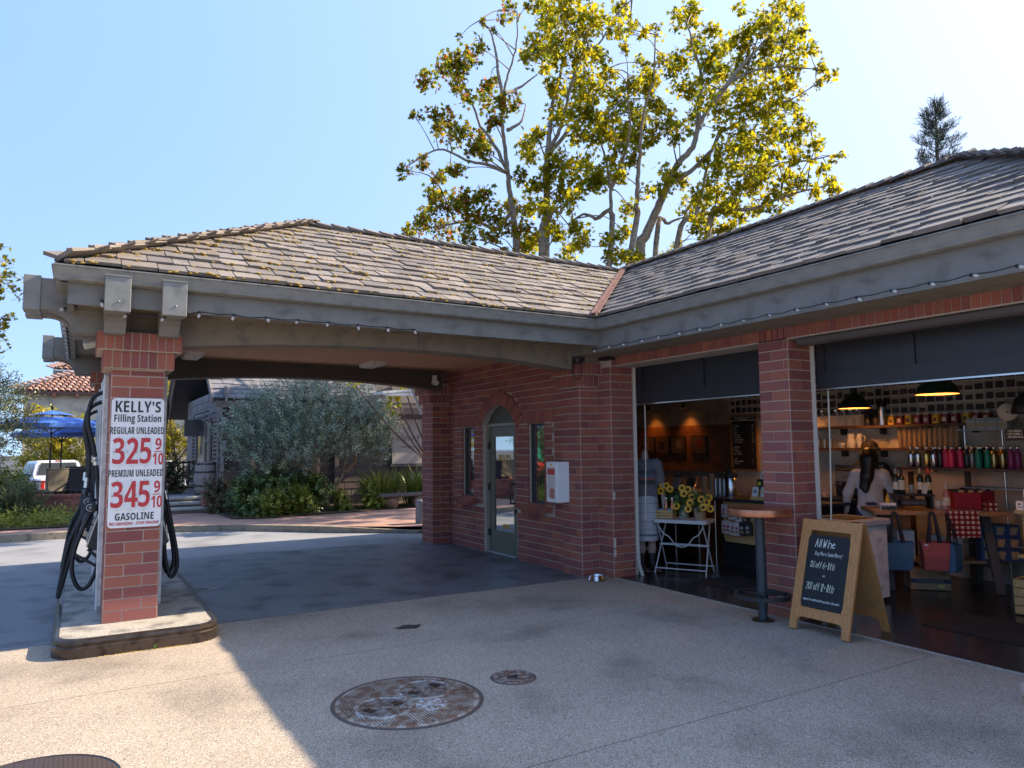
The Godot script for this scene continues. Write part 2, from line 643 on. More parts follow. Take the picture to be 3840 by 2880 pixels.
	M.clear = glass(0.08, Color(0.95, 0.97, 0.97))
	M.bulb = glass(0.3, Color(1, 0.98, 0.94))
	M.skin = mt(0.52, 0.27, 0.17, 0.55)
	M.hair = mt(0.012, 0.009, 0.008, 0.4)


func glass(a: float, c: Color) -> StandardMaterial3D:
	var m := StandardMaterial3D.new()
	m.albedo_color = Color(c.r, c.g, c.b, a)
	m.transparency = BaseMaterial3D.TRANSPARENCY_ALPHA
	m.roughness = 0.02
	return m


func leafmat(r: float, g: float, b: float, back: float, rough := 0.5) -> StandardMaterial3D:
	var m := mt(r, g, b, rough)
	m.vertex_color_use_as_albedo = true
	m.backlight_enabled = true
	m.backlight = Color(back, back, back)
	m.cull_mode = BaseMaterial3D.CULL_DISABLED
	return m


func paint(r: float, g: float, b: float, rough := 0.5, metal := 0.0) -> StandardMaterial3D:
	var key := "p%.3f %.3f %.3f %.2f %.1f" % [r, g, b, rough, metal]
	if not M.has(key):
		M[key] = mt(r, g, b, rough, null, Vector3.ONE, null, 0.0, metal)
	return M[key]


func _ready() -> void:
	rng.seed = 4711
	var cam := Camera3D.new()
	cam.name = "camera"
	var yaw := deg_to_rad(30.88)
	var pitch := deg_to_rad(4.95)
	var roll := deg_to_rad(-0.5)
	var f := Vector3(sin(yaw) * cos(pitch), sin(pitch), -cos(yaw) * cos(pitch))
	var r := Vector3(cos(yaw), 0, sin(yaw))
	var u := r.cross(f)
	cam.transform = Transform3D(Basis(r * cos(roll) + u * sin(roll), u * cos(roll) - r * sin(roll), -f), Vector3(0, 1.7, 0))
	cam.fov = 55.98
	cam.near = 0.05
	cam.far = 600.0
	add_child(cam)
	cam.current = true
	var we := WorldEnvironment.new()
	we.name = "environment"
	var env := Environment.new()
	env.background_mode = Environment.BG_SKY
	var sky := Sky.new()
	var pan := PanoramaSkyMaterial.new()
	pan.panorama = sky_texture()
	sky.sky_material = pan
	env.sky = sky
	env.tonemap_mode = Environment.TONE_MAPPER_LINEAR
	env.tonemap_exposure = 3.2
	env.sdfgi_enabled = true
	env.ssao_enabled = true
	env.ssil_enabled = true
	we.environment = env
	add_child(we)
	var sun := DirectionalLight3D.new()
	sun.name = "sun"
	sun.light_color = Color(1.0, 0.93, 0.82)
	sun.light_energy = 1.1
	sun.light_angular_distance = 0.5
	sun.shadow_enabled = true
	sun.transform = Transform3D(Basis.looking_at(-SUN_FROM.normalized(), Vector3.UP), Vector3(0, 20, 0))
	add_child(sun)
	materials()
	build_ground()
	build_canopy()
	build_pillars()
	build_shop()
	build_station()
	build_front()
	build_background()
	build_trees()
	build_interior()


func sky_texture() -> ImageTexture:
	var im := Image.create(512, 256, false, Image.FORMAT_RGBF)
	var s := SUN_FROM.normalized()
	for y in 256:
		var el := PI / 2 - PI * (y + 0.5) / 256
		for x in 512:
			var az := TAU * (x + 0.5) / 512
			var d := Vector3(sin(az) * cos(el), sin(el), -cos(az) * cos(el))
			var h := pow(clampf(1.0 - maxf(d.y, 0.0), 0.0, 1.0), 4.5)
			var ang := acos(clampf(d.dot(s), -1, 1))
			var g := exp(-ang / 0.42)
			var wide := exp(-ang / 1.0)
			var c := Vector3(0.068, 0.16, 0.37).lerp(Vector3(0.175, 0.275, 0.40), h)
			c += Vector3(0.19, 0.18, 0.14) * wide + Vector3(0.45, 0.38, 0.28) * g
			im.set_pixel(x, y, Color(c.x, c.y, c.z))
	return ImageTexture.create_from_image(im)


func struct(called: String, mb: MB, mat: Material) -> MeshInstance3D:
	var o := part(called, mb, mat)
	kind(o, "structure")
	return o


func flat(poly: Array, y: float, top: MB) -> void:
	var p := PackedVector2Array()
	for q in poly:
		p.append(Vector2(q[0], -q[1]))
	var tr := Geometry2D.triangulate_polygon(p)
	var f := top.v.size()
	for q in p:
		top.vert(Vector3(q.x, y, -q.y), Vector3.UP)
	for i in range(0, tr.size(), 3):
		var a := tr[i]
		var b := tr[i + 1]
		var d := tr[i + 2]
		if (p[b] - p[a]).cross(p[d] - p[a]) < 0:
			top.face(f + a, f + d, f + b)
		else:
			top.face(f + a, f + b, f + d)


const KERB := [[-40.0, -16.7], [-1.2, -16.65], [1.7, -16.55], [2.7, -16.15], [3.4, -15.6], [4.4, -14.6], [5.8, -13.5], [7.5, -13.1], [14.0, -13.0]]


func build_ground() -> void:
	# one sheet to the horizon; the car park behind the planting lies half a metre lower
	var g := MB.new()
	var zs := [60.0, 20.0, 8.0, 0.0, -8.0, -16.0, -24.0, -27.0, -29.0, -40.0, -70.0, -120.0, -200.0, -400.0]
	var xs := [-400.0, -120.0, -60.0, -30.0, -12.0, 0.0, 4.0, 12.0, 30.0, 60.0, 120.0, 400.0]
	for i in zs.size():
		for k in xs.size():
			var low: float = -0.5 if zs[i] <= -29.0 else (-0.2 if zs[i] == -27.0 else 0.0)
			g.vert(at(xs[k], -0.03 + low, zs[i]), Vector3.UP)
	for i in zs.size() - 1:
		for k in xs.size() - 1:
			var a := i * xs.size() + k
			g.face(a, a + 1, a + 1 + xs.size())
			g.face(a, a + 1 + xs.size(), a + xs.size())
	struct("ground", g, M.asphalt)
	# exposed aggregate apron in front, poured as panels with joints between them
	var base := MB.new()
	flat([[-40, 14], [6.0, 14], [6.0, -7.74], [-40, -7.74]], -0.012, base)
	var apron := struct("pavement", base, M.joint)
	var xcuts := [-40.0, -8.0, -3.9, 3.74, 6.0]
	var zcuts := [14.0, 4.0, -0.9, -3.4, -5.99, -7.70]
	for i in xcuts.size() - 1:
		for k in zcuts.size() - 1:
			var m := MB.new()
			var x0: float = xcuts[i] + 0.002
			var x1: float = xcuts[i + 1] - 0.002
			var z1: float = zcuts[k] - 0.004
			var z0: float = zcuts[k + 1] + 0.004
			m.box(at((x0 + x1) / 2, -0.005, (z0 + z1) / 2), at(x1 - x0, 0.012, z1 - z0))
			part("slab", m, M.aggregate, apron)
	# smooth slab under the canopy and the drive around it
	var d := MB.new()
	flat([[-40, -7.70], [5.8, -7.70], [5.8, -13.4], [-40, -13.4]], -0.016, d)
	var drive := struct("driveway", d, M.joint)
	for q in [[-40, -8.0, -12.6, -7.71], [-7.99, -0.14, -12.6, -7.71], [1.21, 5.78, -9.5, -7.72], [1.21, 5.78, -12.42, -9.508]]:
		var m := MB.new()
		m.box(at((q[0] + q[1]) / 2.0, -0.006, (q[2] + q[3]) / 2.0), at(q[1] - q[0], 0.012, q[3] - q[2]))
		part("slab", m, M.slab, drive)
	# road behind
	var rd := MB.new()
	var poly := [[-40, -12.61], [14.0, -12.43], [14.0, -13.02]]
	for i in range(KERB.size() - 2, -1, -1):
		poly.append([KERB[i][0], KERB[i][1]])
	flat(poly, -0.004, rd)
	struct("road", rd, M.road)
	# kerb: a real step along a curve
	var kb := MB.new()
	for i in KERB.size() - 1:
		var a := at(KERB[i][0], 0, KERB[i][1])
		var b := at(KERB[i + 1][0], 0, KERB[i + 1][1])
		var n := (b - a).cross(Vector3.UP).normalized()
		var back := n * -0.15
		var ha := 0.125 if i < 6 else 0.05
		var hb := 0.125 if i < 5 else 0.05
		if n.z < 0:
			back = -back
		var ya := Vector3.UP * ha
		var yb := Vector3.UP * hb
		kb.quad(a + at(0, -0.03, 0), b + at(0, -0.03, 0), b + yb, a + ya)
		kb.quad(a + ya, b + yb, b + yb + back, a + ya + back)
	struct("kerb", kb, M.kerb)
	# brick-coloured pavement behind the kerb
	var sw := MB.new()
	poly = []
	for q in KERB:
		poly.append([q[0], q[1] - 0.14])
	poly.append_array([[14.0, -26.0], [-40.0, -26.0]])
	flat(poly, 0.118, sw)
	struct("sidewalk", sw, M.pavers)
	var bed := MB.new()
	flat([[-40, -17.75], [-1.3, -17.72], [0.35, -17.6], [0.5, -19.5], [0.5, -26], [-40, -26]], 0.14, bed)
	flat([[3.02, -17.4], [3.7, -17.12], [5.0, -17.3], [7.7, -17.93], [13.9, -17.9], [13.9, -20.3], [2.95, -20.3], [2.95, -19.5]], 0.14, bed)
	struct("planting_soil", bed, M.soil)
	# oil stain and patches on the apron
	var st := MB.new()
	var cen := at(2.75, 0.0055, -6.55)
	for k in 14:
		var a0 := TAU * k / 14
		var a1 := TAU * (k + 1) / 14
		st.tri(cen, cen + at(cos(a0) * (0.13 + 0.03 * sin(k * 2.3)), 0, -sin(a0) * (0.07 + 0.02 * cos(k * 1.7))), cen + at(cos(a1) * (0.13 + 0.03 * sin((k + 1) % 14 * 2.3)), 0, -sin(a1) * (0.07 + 0.02 * cos((k + 1) % 14 * 1.7))))
	kind(part("oil_stain", st, mt(0.035, 0.032, 0.03, 0.6)), "structure")


# ---------------------------------------------------------------- bricks and shakes
const EYE := Vector3(0, 1.7, 0)


func unit_box() -> ArrayMesh:
	if not M.has("ubox"):
		var m := MB.new()
		m.box(Vector3.ZERO, Vector3.ONE)
		M.ubox = m.done()
	return M.ubox


func unit_wedge() -> ArrayMesh:
	# a split shake: butt at z=+0.5 (thick), thin at z=-0.5, a little warped across
	if not M.has("uwedge"):
		var m := MB.new()
		var t := [at(-0.5, 0.25, -0.5), at(0.5, 0.25, -0.5), at(0.5, 1.0, 0.5), at(-0.5, 1.0, 0.5)]
		var b := [at(-0.5, 0, -0.5), at(0.5, 0, -0.5), at(0.5, 0, 0.5), at(-0.5, 0, 0.5)]
		m.quad(t[0], t[3], t[2], t[1])
		m.quad(b[3], t[3], t[0], b[0])
		m.quad(b[1], t[1], t[2], b[2])
		m.quad(b[2], t[2], t[3], b[3])
		m.quad(b[0], b[1], b[2], b[3])
		M.uwedge = m.done()
	return M.uwedge


# the pieces that show largest become parts of their own, the rest one piece of "stuff"
func pieces(parent: Node3D, called: String, mesh: ArrayMesh, list: Array, limit: int, mats: Array, rest: String, base := Vector3.ZERO) -> void:
	var order := []
	for e in list:
		var xf: Transform3D = e[0]
		var s: Vector3 = xf.basis.get_scale()
		var d := xf.origin + base - EYE
		var dist := d.length()
		var area := 0.0
		var view := d / dist
		for ax in 3:
			area += absf(view.dot(xf.basis[ax].normalized())) * s[(ax + 1) % 3] * s[(ax + 2) % 3]
		order.append([area / dist / dist * e[2], e])
	order.sort_custom(func(a, b): return a[0] > b[0])
	var n := mini(limit, order.size())
	for i in n:
		var e: Array = order[i][1]
		obj(called, mesh, mats[e[1]], parent, e[0])
	if n < order.size():
		var key := str(mats[0].get_instance_id()) + "rest"
		if not M.has(key):
			var q: StandardMaterial3D = mats[0].duplicate()
			q.albedo_color = Color.WHITE
			q.vertex_color_use_as_albedo = true
			M[key] = q
		var mm := MultiMesh.new()
		mm.transform_format = MultiMesh.TRANSFORM_3D
		mm.use_colors = true
		mm.mesh = mesh
		mm.instance_count = order.size() - n
		for i in range(n, order.size()):
			var e: Array = order[i][1]
			mm.set_instance_transform(i - n, e[0])
			var c: Color = mats[e[1]].albedo_color
			mm.set_instance_color(i - n, c.srgb_to_linear())
		var o := MultiMeshInstance3D.new()
		o.multimesh = mm
		o.material_override = M[key]
		o.name = name_of(rest, parent)
		parent.add_child(o)
		kind(o, "stuff")


# running bond in a face: xf has x along the wall, y up, z out of it; holes are [x0, x1, y0, y1]
func lay(list: Array, xf: Transform3D, x0: float, x1: float, y0: float, y1: float, shift: float, holes := [], weight := 1.0, proud := 0.007) -> void:
	var ch := 0.1016
	var bl := 0.3048
	var row := 0
	var y := y0
	while y < y1 - 0.02:
		var h := minf(ch, y1 - y) - 0.011
		var x := x0 - bl + (shift if row % 2 == 0 else shift + bl / 2)
		var k := int(floor((x0 - x) / bl))
		x += k * bl
		while x < x1:
			var segs := [[maxf(x, x0), minf(x + bl, x1)]]
			for q in holes:
				if y + ch * 0.5 > q[2] and y + ch * 0.5 < q[3]:
					var ns := []
					for s in segs:
						if s[0] < q[0] and s[1] > q[0]:
							ns.append([s[0], minf(s[1], q[0])])
						if s[1] > q[1] and s[0] < q[1]:
							ns.append([maxf(s[0], q[1]), s[1]])
						if s[1] <= q[0] or s[0] >= q[1]:
							ns.append(s)
					segs = ns
			for s in segs:
				var w: float = s[1] - s[0] - 0.010
				if w > 0.015:
					var o := Vector3((s[0] + s[1]) / 2, y + h / 2 + 0.005, proud - 0.025 + rng.randf_range(-0.0012, 0.0012))
					list.append([xf * Transform3D(Basis.from_scale(Vector3(w, h, 0.05)), o), rng.randi() % 6, weight])
			x += bl
		y += ch
		row += 1


func soldiers(list: Array, xf: Transform3D, x0: float, x1: float, y0: float, h: float, proud := 0.007, pitch := 0.0735, weight := 1.0) -> void:
	var n := int(round((x1 - x0) / pitch))
	var p := (x1 - x0) / n
	for i in n:
		list.append([xf * Transform3D(Basis.from_scale(Vector3(p - 0.009, h - 0.01, 0.05)), Vector3(x0 + (i + 0.5) * p, y0 + h / 2, proud - 0.025)), rng.randi() % 6, weight])


# rows of shakes on a slope: o = eave corner, u along the eave, s up the slope; lo / hi give the ends of a row at a distance up the slope
func shake_rows(list: Array, o: Vector3, u: Vector3, s: Vector3, length: float, lo: Callable, hi: Callable, weight := 1.0, moss: Array = []) -> void:
	var nrm := u.cross(s)
	if nrm.y < 0:
		nrm = -nrm
	var ex := 0.232
	var rows := int(length / ex) + 1
	for i in rows:
		var t := i * ex - 0.03
		var a: float = lo.call(t + 0.1)
		var b: float = hi.call(t + 0.1)
		var x := a + rng.randf_range(-0.12, 0.0)
		while x < b:
			var w := rng.randf_range(0.13, 0.31)
			var xe := minf(x + w, b + 0.03)
			var xs := maxf(x, a - 0.03)
			if xe - xs > 0.04:
				var lg := minf(0.44, (length - t) + 0.06)
				var off := rng.randf_range(-0.014, 0.014)
				var th := rng.randf_range(0.022, 0.04)
				var lift := rng.randf_range(0.012, 0.022)
				var zax := (-s + nrm * rng.randf_range(0.015, 0.035)).normalized()
				var yax := nrm
				var xax := yax.cross(zax).normalized()
				yax = zax.cross(xax)
				var tw := rng.randf_range(-0.02, 0.02)
				var bs := Basis(xax, yax, zax).rotated(zax, tw)
				var cen := o + u * ((xs + xe) / 2) + s * (t + off + lg / 2) + nrm * (lift * 0.5)
				list.append([Transform3D(bs * Basis.from_scale(Vector3(xe - xs - 0.008, th, lg)), cen), rng.randi() % 6, weight])
				if moss.size() > 0 and rng.randf() < 0.75:
					for k in rng.randi_range(1, 6):
						moss[0].append(o + u * rng.randf_range(xs, xe) + s * (t + off - rng.randf_range(-0.004, 0.02)) + nrm * (lift + rng.randf_range(0.0, th)))
			x += w


func moss_on(parent: Node3D, spots: Array) -> void:
	var b := MB.new()
	b.blob(Vector3.ZERO, Vector3(1, 0.6, 1), 6, 4)
	var mm := MultiMesh.new()
	mm.transform_format = MultiMesh.TRANSFORM_3D
	mm.mesh = b.done()
	mm.instance_count = spots.size()
	for i in spots.size():
		var r := rng.randf_range(0.006, 0.02)
		mm.set_instance_transform(i, Transform3D(Basis.from_euler(Vector3(0.3, rng.randf() * TAU, 0)).scaled(Vector3(r * 1.5, r, r)), spots[i]))
	var o := MultiMeshInstance3D.new()
	o.multimesh = mm
	o.material_override = M.moss
	o.name = name_of("lichen", parent)
	parent.add_child(o)
	kind(o, "stuff")


func gutter(m: MB, a: Vector3, b: Vector3, out: Vector3) -> void:
	var p := PackedVector2Array([Vector2(0, 0.0), Vector2(0.055, 0.0), Vector2(0.085, 0.012), Vector2(0.093, 0.035), Vector2(0.088, 0.042), Vector2(0.112, 0.115), Vector2(0.122, 0.118), Vector2(0.122, 0.13), Vector2(0.10, 0.13), Vector2(0.085, 0.05), Vector2(0.05, 0.012), Vector2(0.012, 0.012), Vector2(0.012, 0.13), Vector2(0, 0.13)])
	var z := (b - a).normalized()
	var x := out
	var y := Vector3.UP
	if x.cross(y).dot(z) < 0:
		var t := a
		a = b
		b = t
		z = -z
	m.prism(p, a.distance_to(b), Transform3D(Basis(x, y, z), a))


# canopy roof: eaves at y 3.27, ridge at 4.74; slope 0.535
const CZ0 := -7.02
const CZ1 := -12.52
const CX0 := -0.2
const MX := 5.42
const EAVE := 3.27
const TAN := 0.535


func build_canopy() -> void:
	var cp := thing("canopy", "hipped shake-roofed fuel canopy with olive grey beams over the pump island", "canopy")
	var cosr := 1.0 / sqrt(1.0 + TAN * TAN)
	var sinr := TAN * cosr
	var half := (CZ0 - CZ1) / 2
	var slope := half / cosr
	# roof deck with real thickness
	var zc := (CZ0 + CZ1) / 2
	var top := EAVE + half * TAN
	var xp := CX0 + half
	var xr := MX + half
	var e := EAVE - 0.015
	var t := top - 0.015
	var dk := MB.new()
	var under := at(0, -0.09, 0)
	var A := at(CX0, e, CZ0)
	var B := at(MX, e, CZ0)
	var C := at(MX, e, CZ1)
	var D := at(CX0, e, CZ1)
	var P := at(xp, t, zc)
	var Q := at(xr, t, zc)
	for sg in [0, 1]:
		var d: Vector3 = under * sg
		dk.quado(A + d, B + d, Q + d, P + d, at(3, 0, -9) if sg == 0 else at(3, 20, -9))
		dk.quado(D + d, C + d, Q + d, P + d, at(3, 0, -9) if sg == 0 else at(3, 20, -9))
		if sg == 0:
			dk.tri(D, A, P)
		else:
			dk.tri(A + d, D + d, P + d)
	dk.quad(A + under, B + under, B, A)
	dk.quad(D + under, A + under, A, D)
	dk.quad(C + under, D + under, D, C)
	var roof := part("roof", dk, M.deck, cp)
	# front slope
	var list := []
	var moss := [[]]
	var s := at(0, sinr, -cosr)
	shake_rows(list, at(0, EAVE, CZ0), Vector3.RIGHT, s, slope, func(q): return CX0 + q * cosr, func(q): return MX + q * cosr - 0.04, 1.0, moss)
	pieces(roof, "shingle", unit_wedge(), list, 290, M.shake, "upper_shingles")
	moss_on(roof, moss[0])
	# hip end and back slope
	var rest := []
	shake_rows(rest, at(CX0, EAVE, CZ1), Vector3(0, 0, 1), at(cosr, sinr, 0), slope, func(q): return q * cosr, func(q): return CZ0 - CZ1 - q * cosr)
	shake_rows(rest, at(0, EAVE, CZ1), Vector3.RIGHT, at(0, sinr, cosr), slope, func(q): return CX0 + q * cosr, func(q): return MX + q * cosr)
	pieces(roof, "shingle", unit_wedge(), rest, 0, M.shake_z, "rear_shingles")
	# hip and ridge caps, lapped like steps
	var caps := []
	var hip := (P - A).normalized()
	var side := hip.cross(Vector3.UP).normalized()
	var n := 17
	for i in n:
		for sd in [-1.0, 1.0]:
			var c := A.lerp(P, (i + 0.85) / n) + at(0, 0.05, 0)
			var zax := -(hip - Vector3.UP * 0.06).normalized()
			var up := Vector3.UP.rotated(hip, sd * -0.36)
			var xax := up.cross(zax).normalized()
			caps.append([Transform3D(Basis(xax, zax.cross(xax), zax) * Basis.from_scale(Vector3(0.17, 0.035, 0.42)), c + side * sd * 0.075 + at(0, -0.005 + rng.randf() * 0.01, 0)), rng.randi() % 6, 3.0])
	n = 24
	for i in n:
		for sd in [-1.0, 1.0]:
			var c := P.lerp(Q, (i + 0.5) / n) + at(0, 0.035, 0)
			var zax := -(Vector3.RIGHT - Vector3.UP * 0.05).normalized()
			var up := Vector3.UP.rotated(Vector3.RIGHT, sd * 0.42)
			var xax := up.cross(zax).normalized()
			caps.append([Transform3D(Basis(xax, zax.cross(xax), zax) * Basis.from_scale(Vector3(0.17, 0.03, 0.44)), c + at(0, 0, sd * 0.075)), rng.randi() % 6, 3.0])
	pieces(roof, "ridge_shingle", unit_wedge(), caps, 82, M.shake, "caps")
	# gutter, fascia and soffit
	var g := MB.new()
	gutter(g, at(-0.235, 3.115, CZ0 - 0.05), at(5.43, 3.115, CZ0 - 0.05), Vector3(0, 0, 1))
	gutter(g, at(-0.13, 3.115, CZ1 + 0.05), at(-0.13, 3.115, CZ0 + 0.03), Vector3(-1, 0, 0))
	gutter(g, at(-0.235, 3.115, CZ1 + 0.05), at(5.43, 3.115, CZ1 + 0.05), Vector3(0, 0, -1))
	part("gutter", g, M.trim_metal, cp)
	var fa := MB.new()
	fa.box(at(2.685, 3.065, CZ0 - 0.075), at(5.63, 0.26, 0.045))
	fa.box(at(-0.105, 3.065, (CZ0 + CZ1) / 2), at(0.045, 0.26, 5.35))
	fa.box(at(2.685, 3.065, CZ1 + 0.075), at(5.63, 0.26, 0.045))
	part("fascia", fa, M.trim, cp)
	var so := MB.new()
	so.box(at(2.72, 3.0, CZ0 - 0.36), at(5.56, 0.02, 0.52))
	so.box(at(2.72, 3.0, CZ1 + 0.36), at(5.56, 0.02, 0.52))
	so.box(at(0.115, 3.0, (CZ0 + CZ1) / 2), at(0.39, 0.02, 4.2))
	part("soffit", so, M.soffit, cp)
	# arched beams from the brick pillars to the shop wall, and along the island
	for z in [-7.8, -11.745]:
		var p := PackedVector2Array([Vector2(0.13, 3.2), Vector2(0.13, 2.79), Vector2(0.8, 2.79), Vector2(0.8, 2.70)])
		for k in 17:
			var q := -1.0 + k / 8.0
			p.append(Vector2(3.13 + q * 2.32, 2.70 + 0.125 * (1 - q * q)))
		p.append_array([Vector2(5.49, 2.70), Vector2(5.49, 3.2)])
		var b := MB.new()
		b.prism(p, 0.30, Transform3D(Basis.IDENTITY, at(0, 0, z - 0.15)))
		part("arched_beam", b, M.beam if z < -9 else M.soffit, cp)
	var sb := MB.new()
	var sp := PackedVector2Array([Vector2(-8.16, 3.2), Vector2(-8.16, 2.68)])
	for k in 13:
		var q := -1.0 + k / 6.0
		sp.append(Vector2(-9.77 - q * 1.55, 2.68 + 0.15 * (1 - q * q)))
	sp.append_array([Vector2(-11.38, 2.68), Vector2(-11.38, 3.2)])
	sb.prism(sp, 0.28, Transform3D(Basis(Vector3(0, 0, 1), Vector3.UP, Vector3(-1, 0, 0)), at(0.6, 0, 0)))
	part("arched_beam", sb, M.beam, cp)
	# paired beam ends with sheet-metal caps over the pillars
	for x in [0.237, 0.677]:
		for fz in [1.0, -1.0]:
			var z0 := -7.66 if fz > 0 else -11.88
			var z1 := -6.90 if fz > 0 else -12.64
			var b := MB.new()
			b.box(at(x, 3.02, (z0 + z1) / 2), at(0.18, 0.28, absf(z1 - z0)), Basis.IDENTITY, 0.004)
			var pr := PackedVector2Array([Vector2(0, 0), Vector2(0.36, 0), Vector2(0.37, 0.03), Vector2(0.40, 0.09), Vector2(0.46, 0.13), Vector2(0.46, 0.14), Vector2(0, 0.14)])
			b.prism(pr, 0.17, Transform3D(Basis(Vector3(0, 0, fz), Vector3.UP, Vector3(-fz, 0, 0)), at(x + 0.085 * fz, 2.74, z0)))
			var br := part("bracket", b, M.trim, cp)
			var c := MB.new()
			c.box(at(x, 3.024, z1 - 0.055 * fz), at(0.197, 0.308, 0.13), Basis.IDENTITY, 0.004)
			c.box(at(x, 3.176, z1 - 0.05 * fz), at(0.206, 0.012, 0.14))
			part("metal_cap", c, M.trim_metal, br)
			c = MB.new()
			c.blob(at(x + 0.01, 2.955, z1 + 0.012 * fz), at(0.008, 0.008, 0.008))
			part("screw", c, M.steel_dull, br)
	for z in [-7.63, -8.0, -11.55, -11.92]:
		var b := MB.new()
		b.box(at(-0.12, 3.09, z), at(0.62, 0.28, 0.18), Basis.IDENTITY, 0.004)
		var pr := PackedVector2Array([Vector2(0.28, 0), Vector2(0.28, 0.2), Vector2(-0.30, 0.2)])
		for k in 7:
			var a := PI / 2 * k / 6
			pr.append(Vector2(-0.29 + 0.2 * sin(a), 0.19 - 0.19 * (1 - cos(a))))
		pr.append(Vector2(-0.05, 0))
		b.prism(pr, 0.16, Transform3D(Basis.IDENTITY, at(0, 2.76, z - 0.08)))
		var br := part("bracket", b, M.trim, cp)
		var c := MB.new()
		c.box(at(-0.405, 3.092, z), at(0.13, 0.31, 0.2), Basis.IDENTITY, 0.004)
		part("metal_cap", c, M.trim_metal, br)
	# ceiling between the beams
	var ce := MB.new()
	ce.box(at(3.2, 3.07, -9.77), at(5.1, 0.03, 4.1))
	ce.box(at(0.46, 3.12, -9.77), at(0.3, 0.02, 4.1))
	part("ceiling", ce, M.ply_ceiling, cp)
	var di := MB.new()
	di.lathe([Vector2(0.0, -0.012), Vector2(0.10, -0.012), Vector2(0.115, 0.0), Vector2(0.115, 0.012)], 24, at(2.5, 3.045, -9.52))
	var dn := part("round_ceiling_light", di, M.white, cp)
	dn.set_meta("label", "white round light in the plywood ceiling")
	for q in [[1.34, -11.1], [4.0, -11.05]]:
		var b := MB.new()
		b.box(at(q[0], 3.035, q[1]), at(0.24, 0.05, 0.62), Basis.IDENTITY, 0.006)
		var li := part("box_ceiling_light", b, M.white_paint, cp)
		b = MB.new()
		b.box(at(q[0], 3.004, q[1]), at(0.2, 0.015, 0.56))
		part("diffuser", b, M.offwhite, li)
	var sm := MB.new()
	sm.cyl(at(1.9, 3.04, -9.9), at(1.9, 3.055, -9.9), 0.05)
	part("sprinkler_plate", sm, M.white, cp)
	# security camera and floodlight
	var cm := MB.new()
	cm.cyl(at(5.3, 2.95, -11.5), at(5.3, 2.83, -11.5), 0.045)
	cm.cyl(at(5.3, 2.83, -11.55), at(5.28, 2.81, -11.38), 0.04, 0.045)
	tag(part("security_camera", cm, M.white_paint), "small white security camera under the far end of the canopy ceiling", "camera")
	cm = MB.new()
	cm.box(at(0.08, 2.86, -9.0), at(0.16, 0.07, 0.2), Basis.from_euler(Vector3(0.4, 0, 0.3)), 0.012)
	cm.cyl(at(0.12, 2.99, -9.05), at(0.09, 2.88, -9.0), 0.025)
	tag(part("flood_light", cm, M.offwhite), "cream floodlight under the left eave of the canopy", "light")


func build_pillars() -> void:
	var texts := ["square brick pillar at the front of the pump island carrying the price sign", "far brick pillar behind the fuel pumps"]
	for i in 2:
		var o := at(0.455, 0.15, -7.805 if i == 0 else -11.745)
		var p := thing("brick_pillar", texts[i], "pillar", o, 0.0, "brick pillars under the canopy")
		var b := MB.new()
		b.box(at(0, 1.15, 0), at(0.444, 2.30, 0.444))
		b.box(at(0, 2.38, 0), at(0.584, 0.158, 0.584))
		b.box(at(0, 2.545, 0), at(0.694, 0.168, 0.694))
		part("mortar", b, M.mortar, p)
		var list := []
		for q in 4:
			var u := Vector3.RIGHT.rotated(Vector3.UP, PI / 2 * q)
			var nz := u.cross(Vector3.UP)
			var w := 1.0 if (q == 0 or q == 3) and i == 0 else 0.1
			lay(list, frame(o + nz * 0.222, u), -0.222, 0.222, 0.0, 2.29, 0.155 if q % 2 == 0 else 0.0, [], w, 0.006)
			soldiers(list, frame(o + nz * 0.292, u), -0.297, 0.297, 2.30, 0.16, 0.006, 0.075, w)
			soldiers(list, frame(o + nz * 0.347, u), -0.352, 0.352, 2.462, 0.168, 0.006, 0.073, w)
		for q in list:
			q[0] = Transform3D(Basis.IDENTITY, -o) * q[0]
		pieces(p, "brick", unit_box(), list, 160 if i == 0 else 0, M.brick, "brickwork", o)


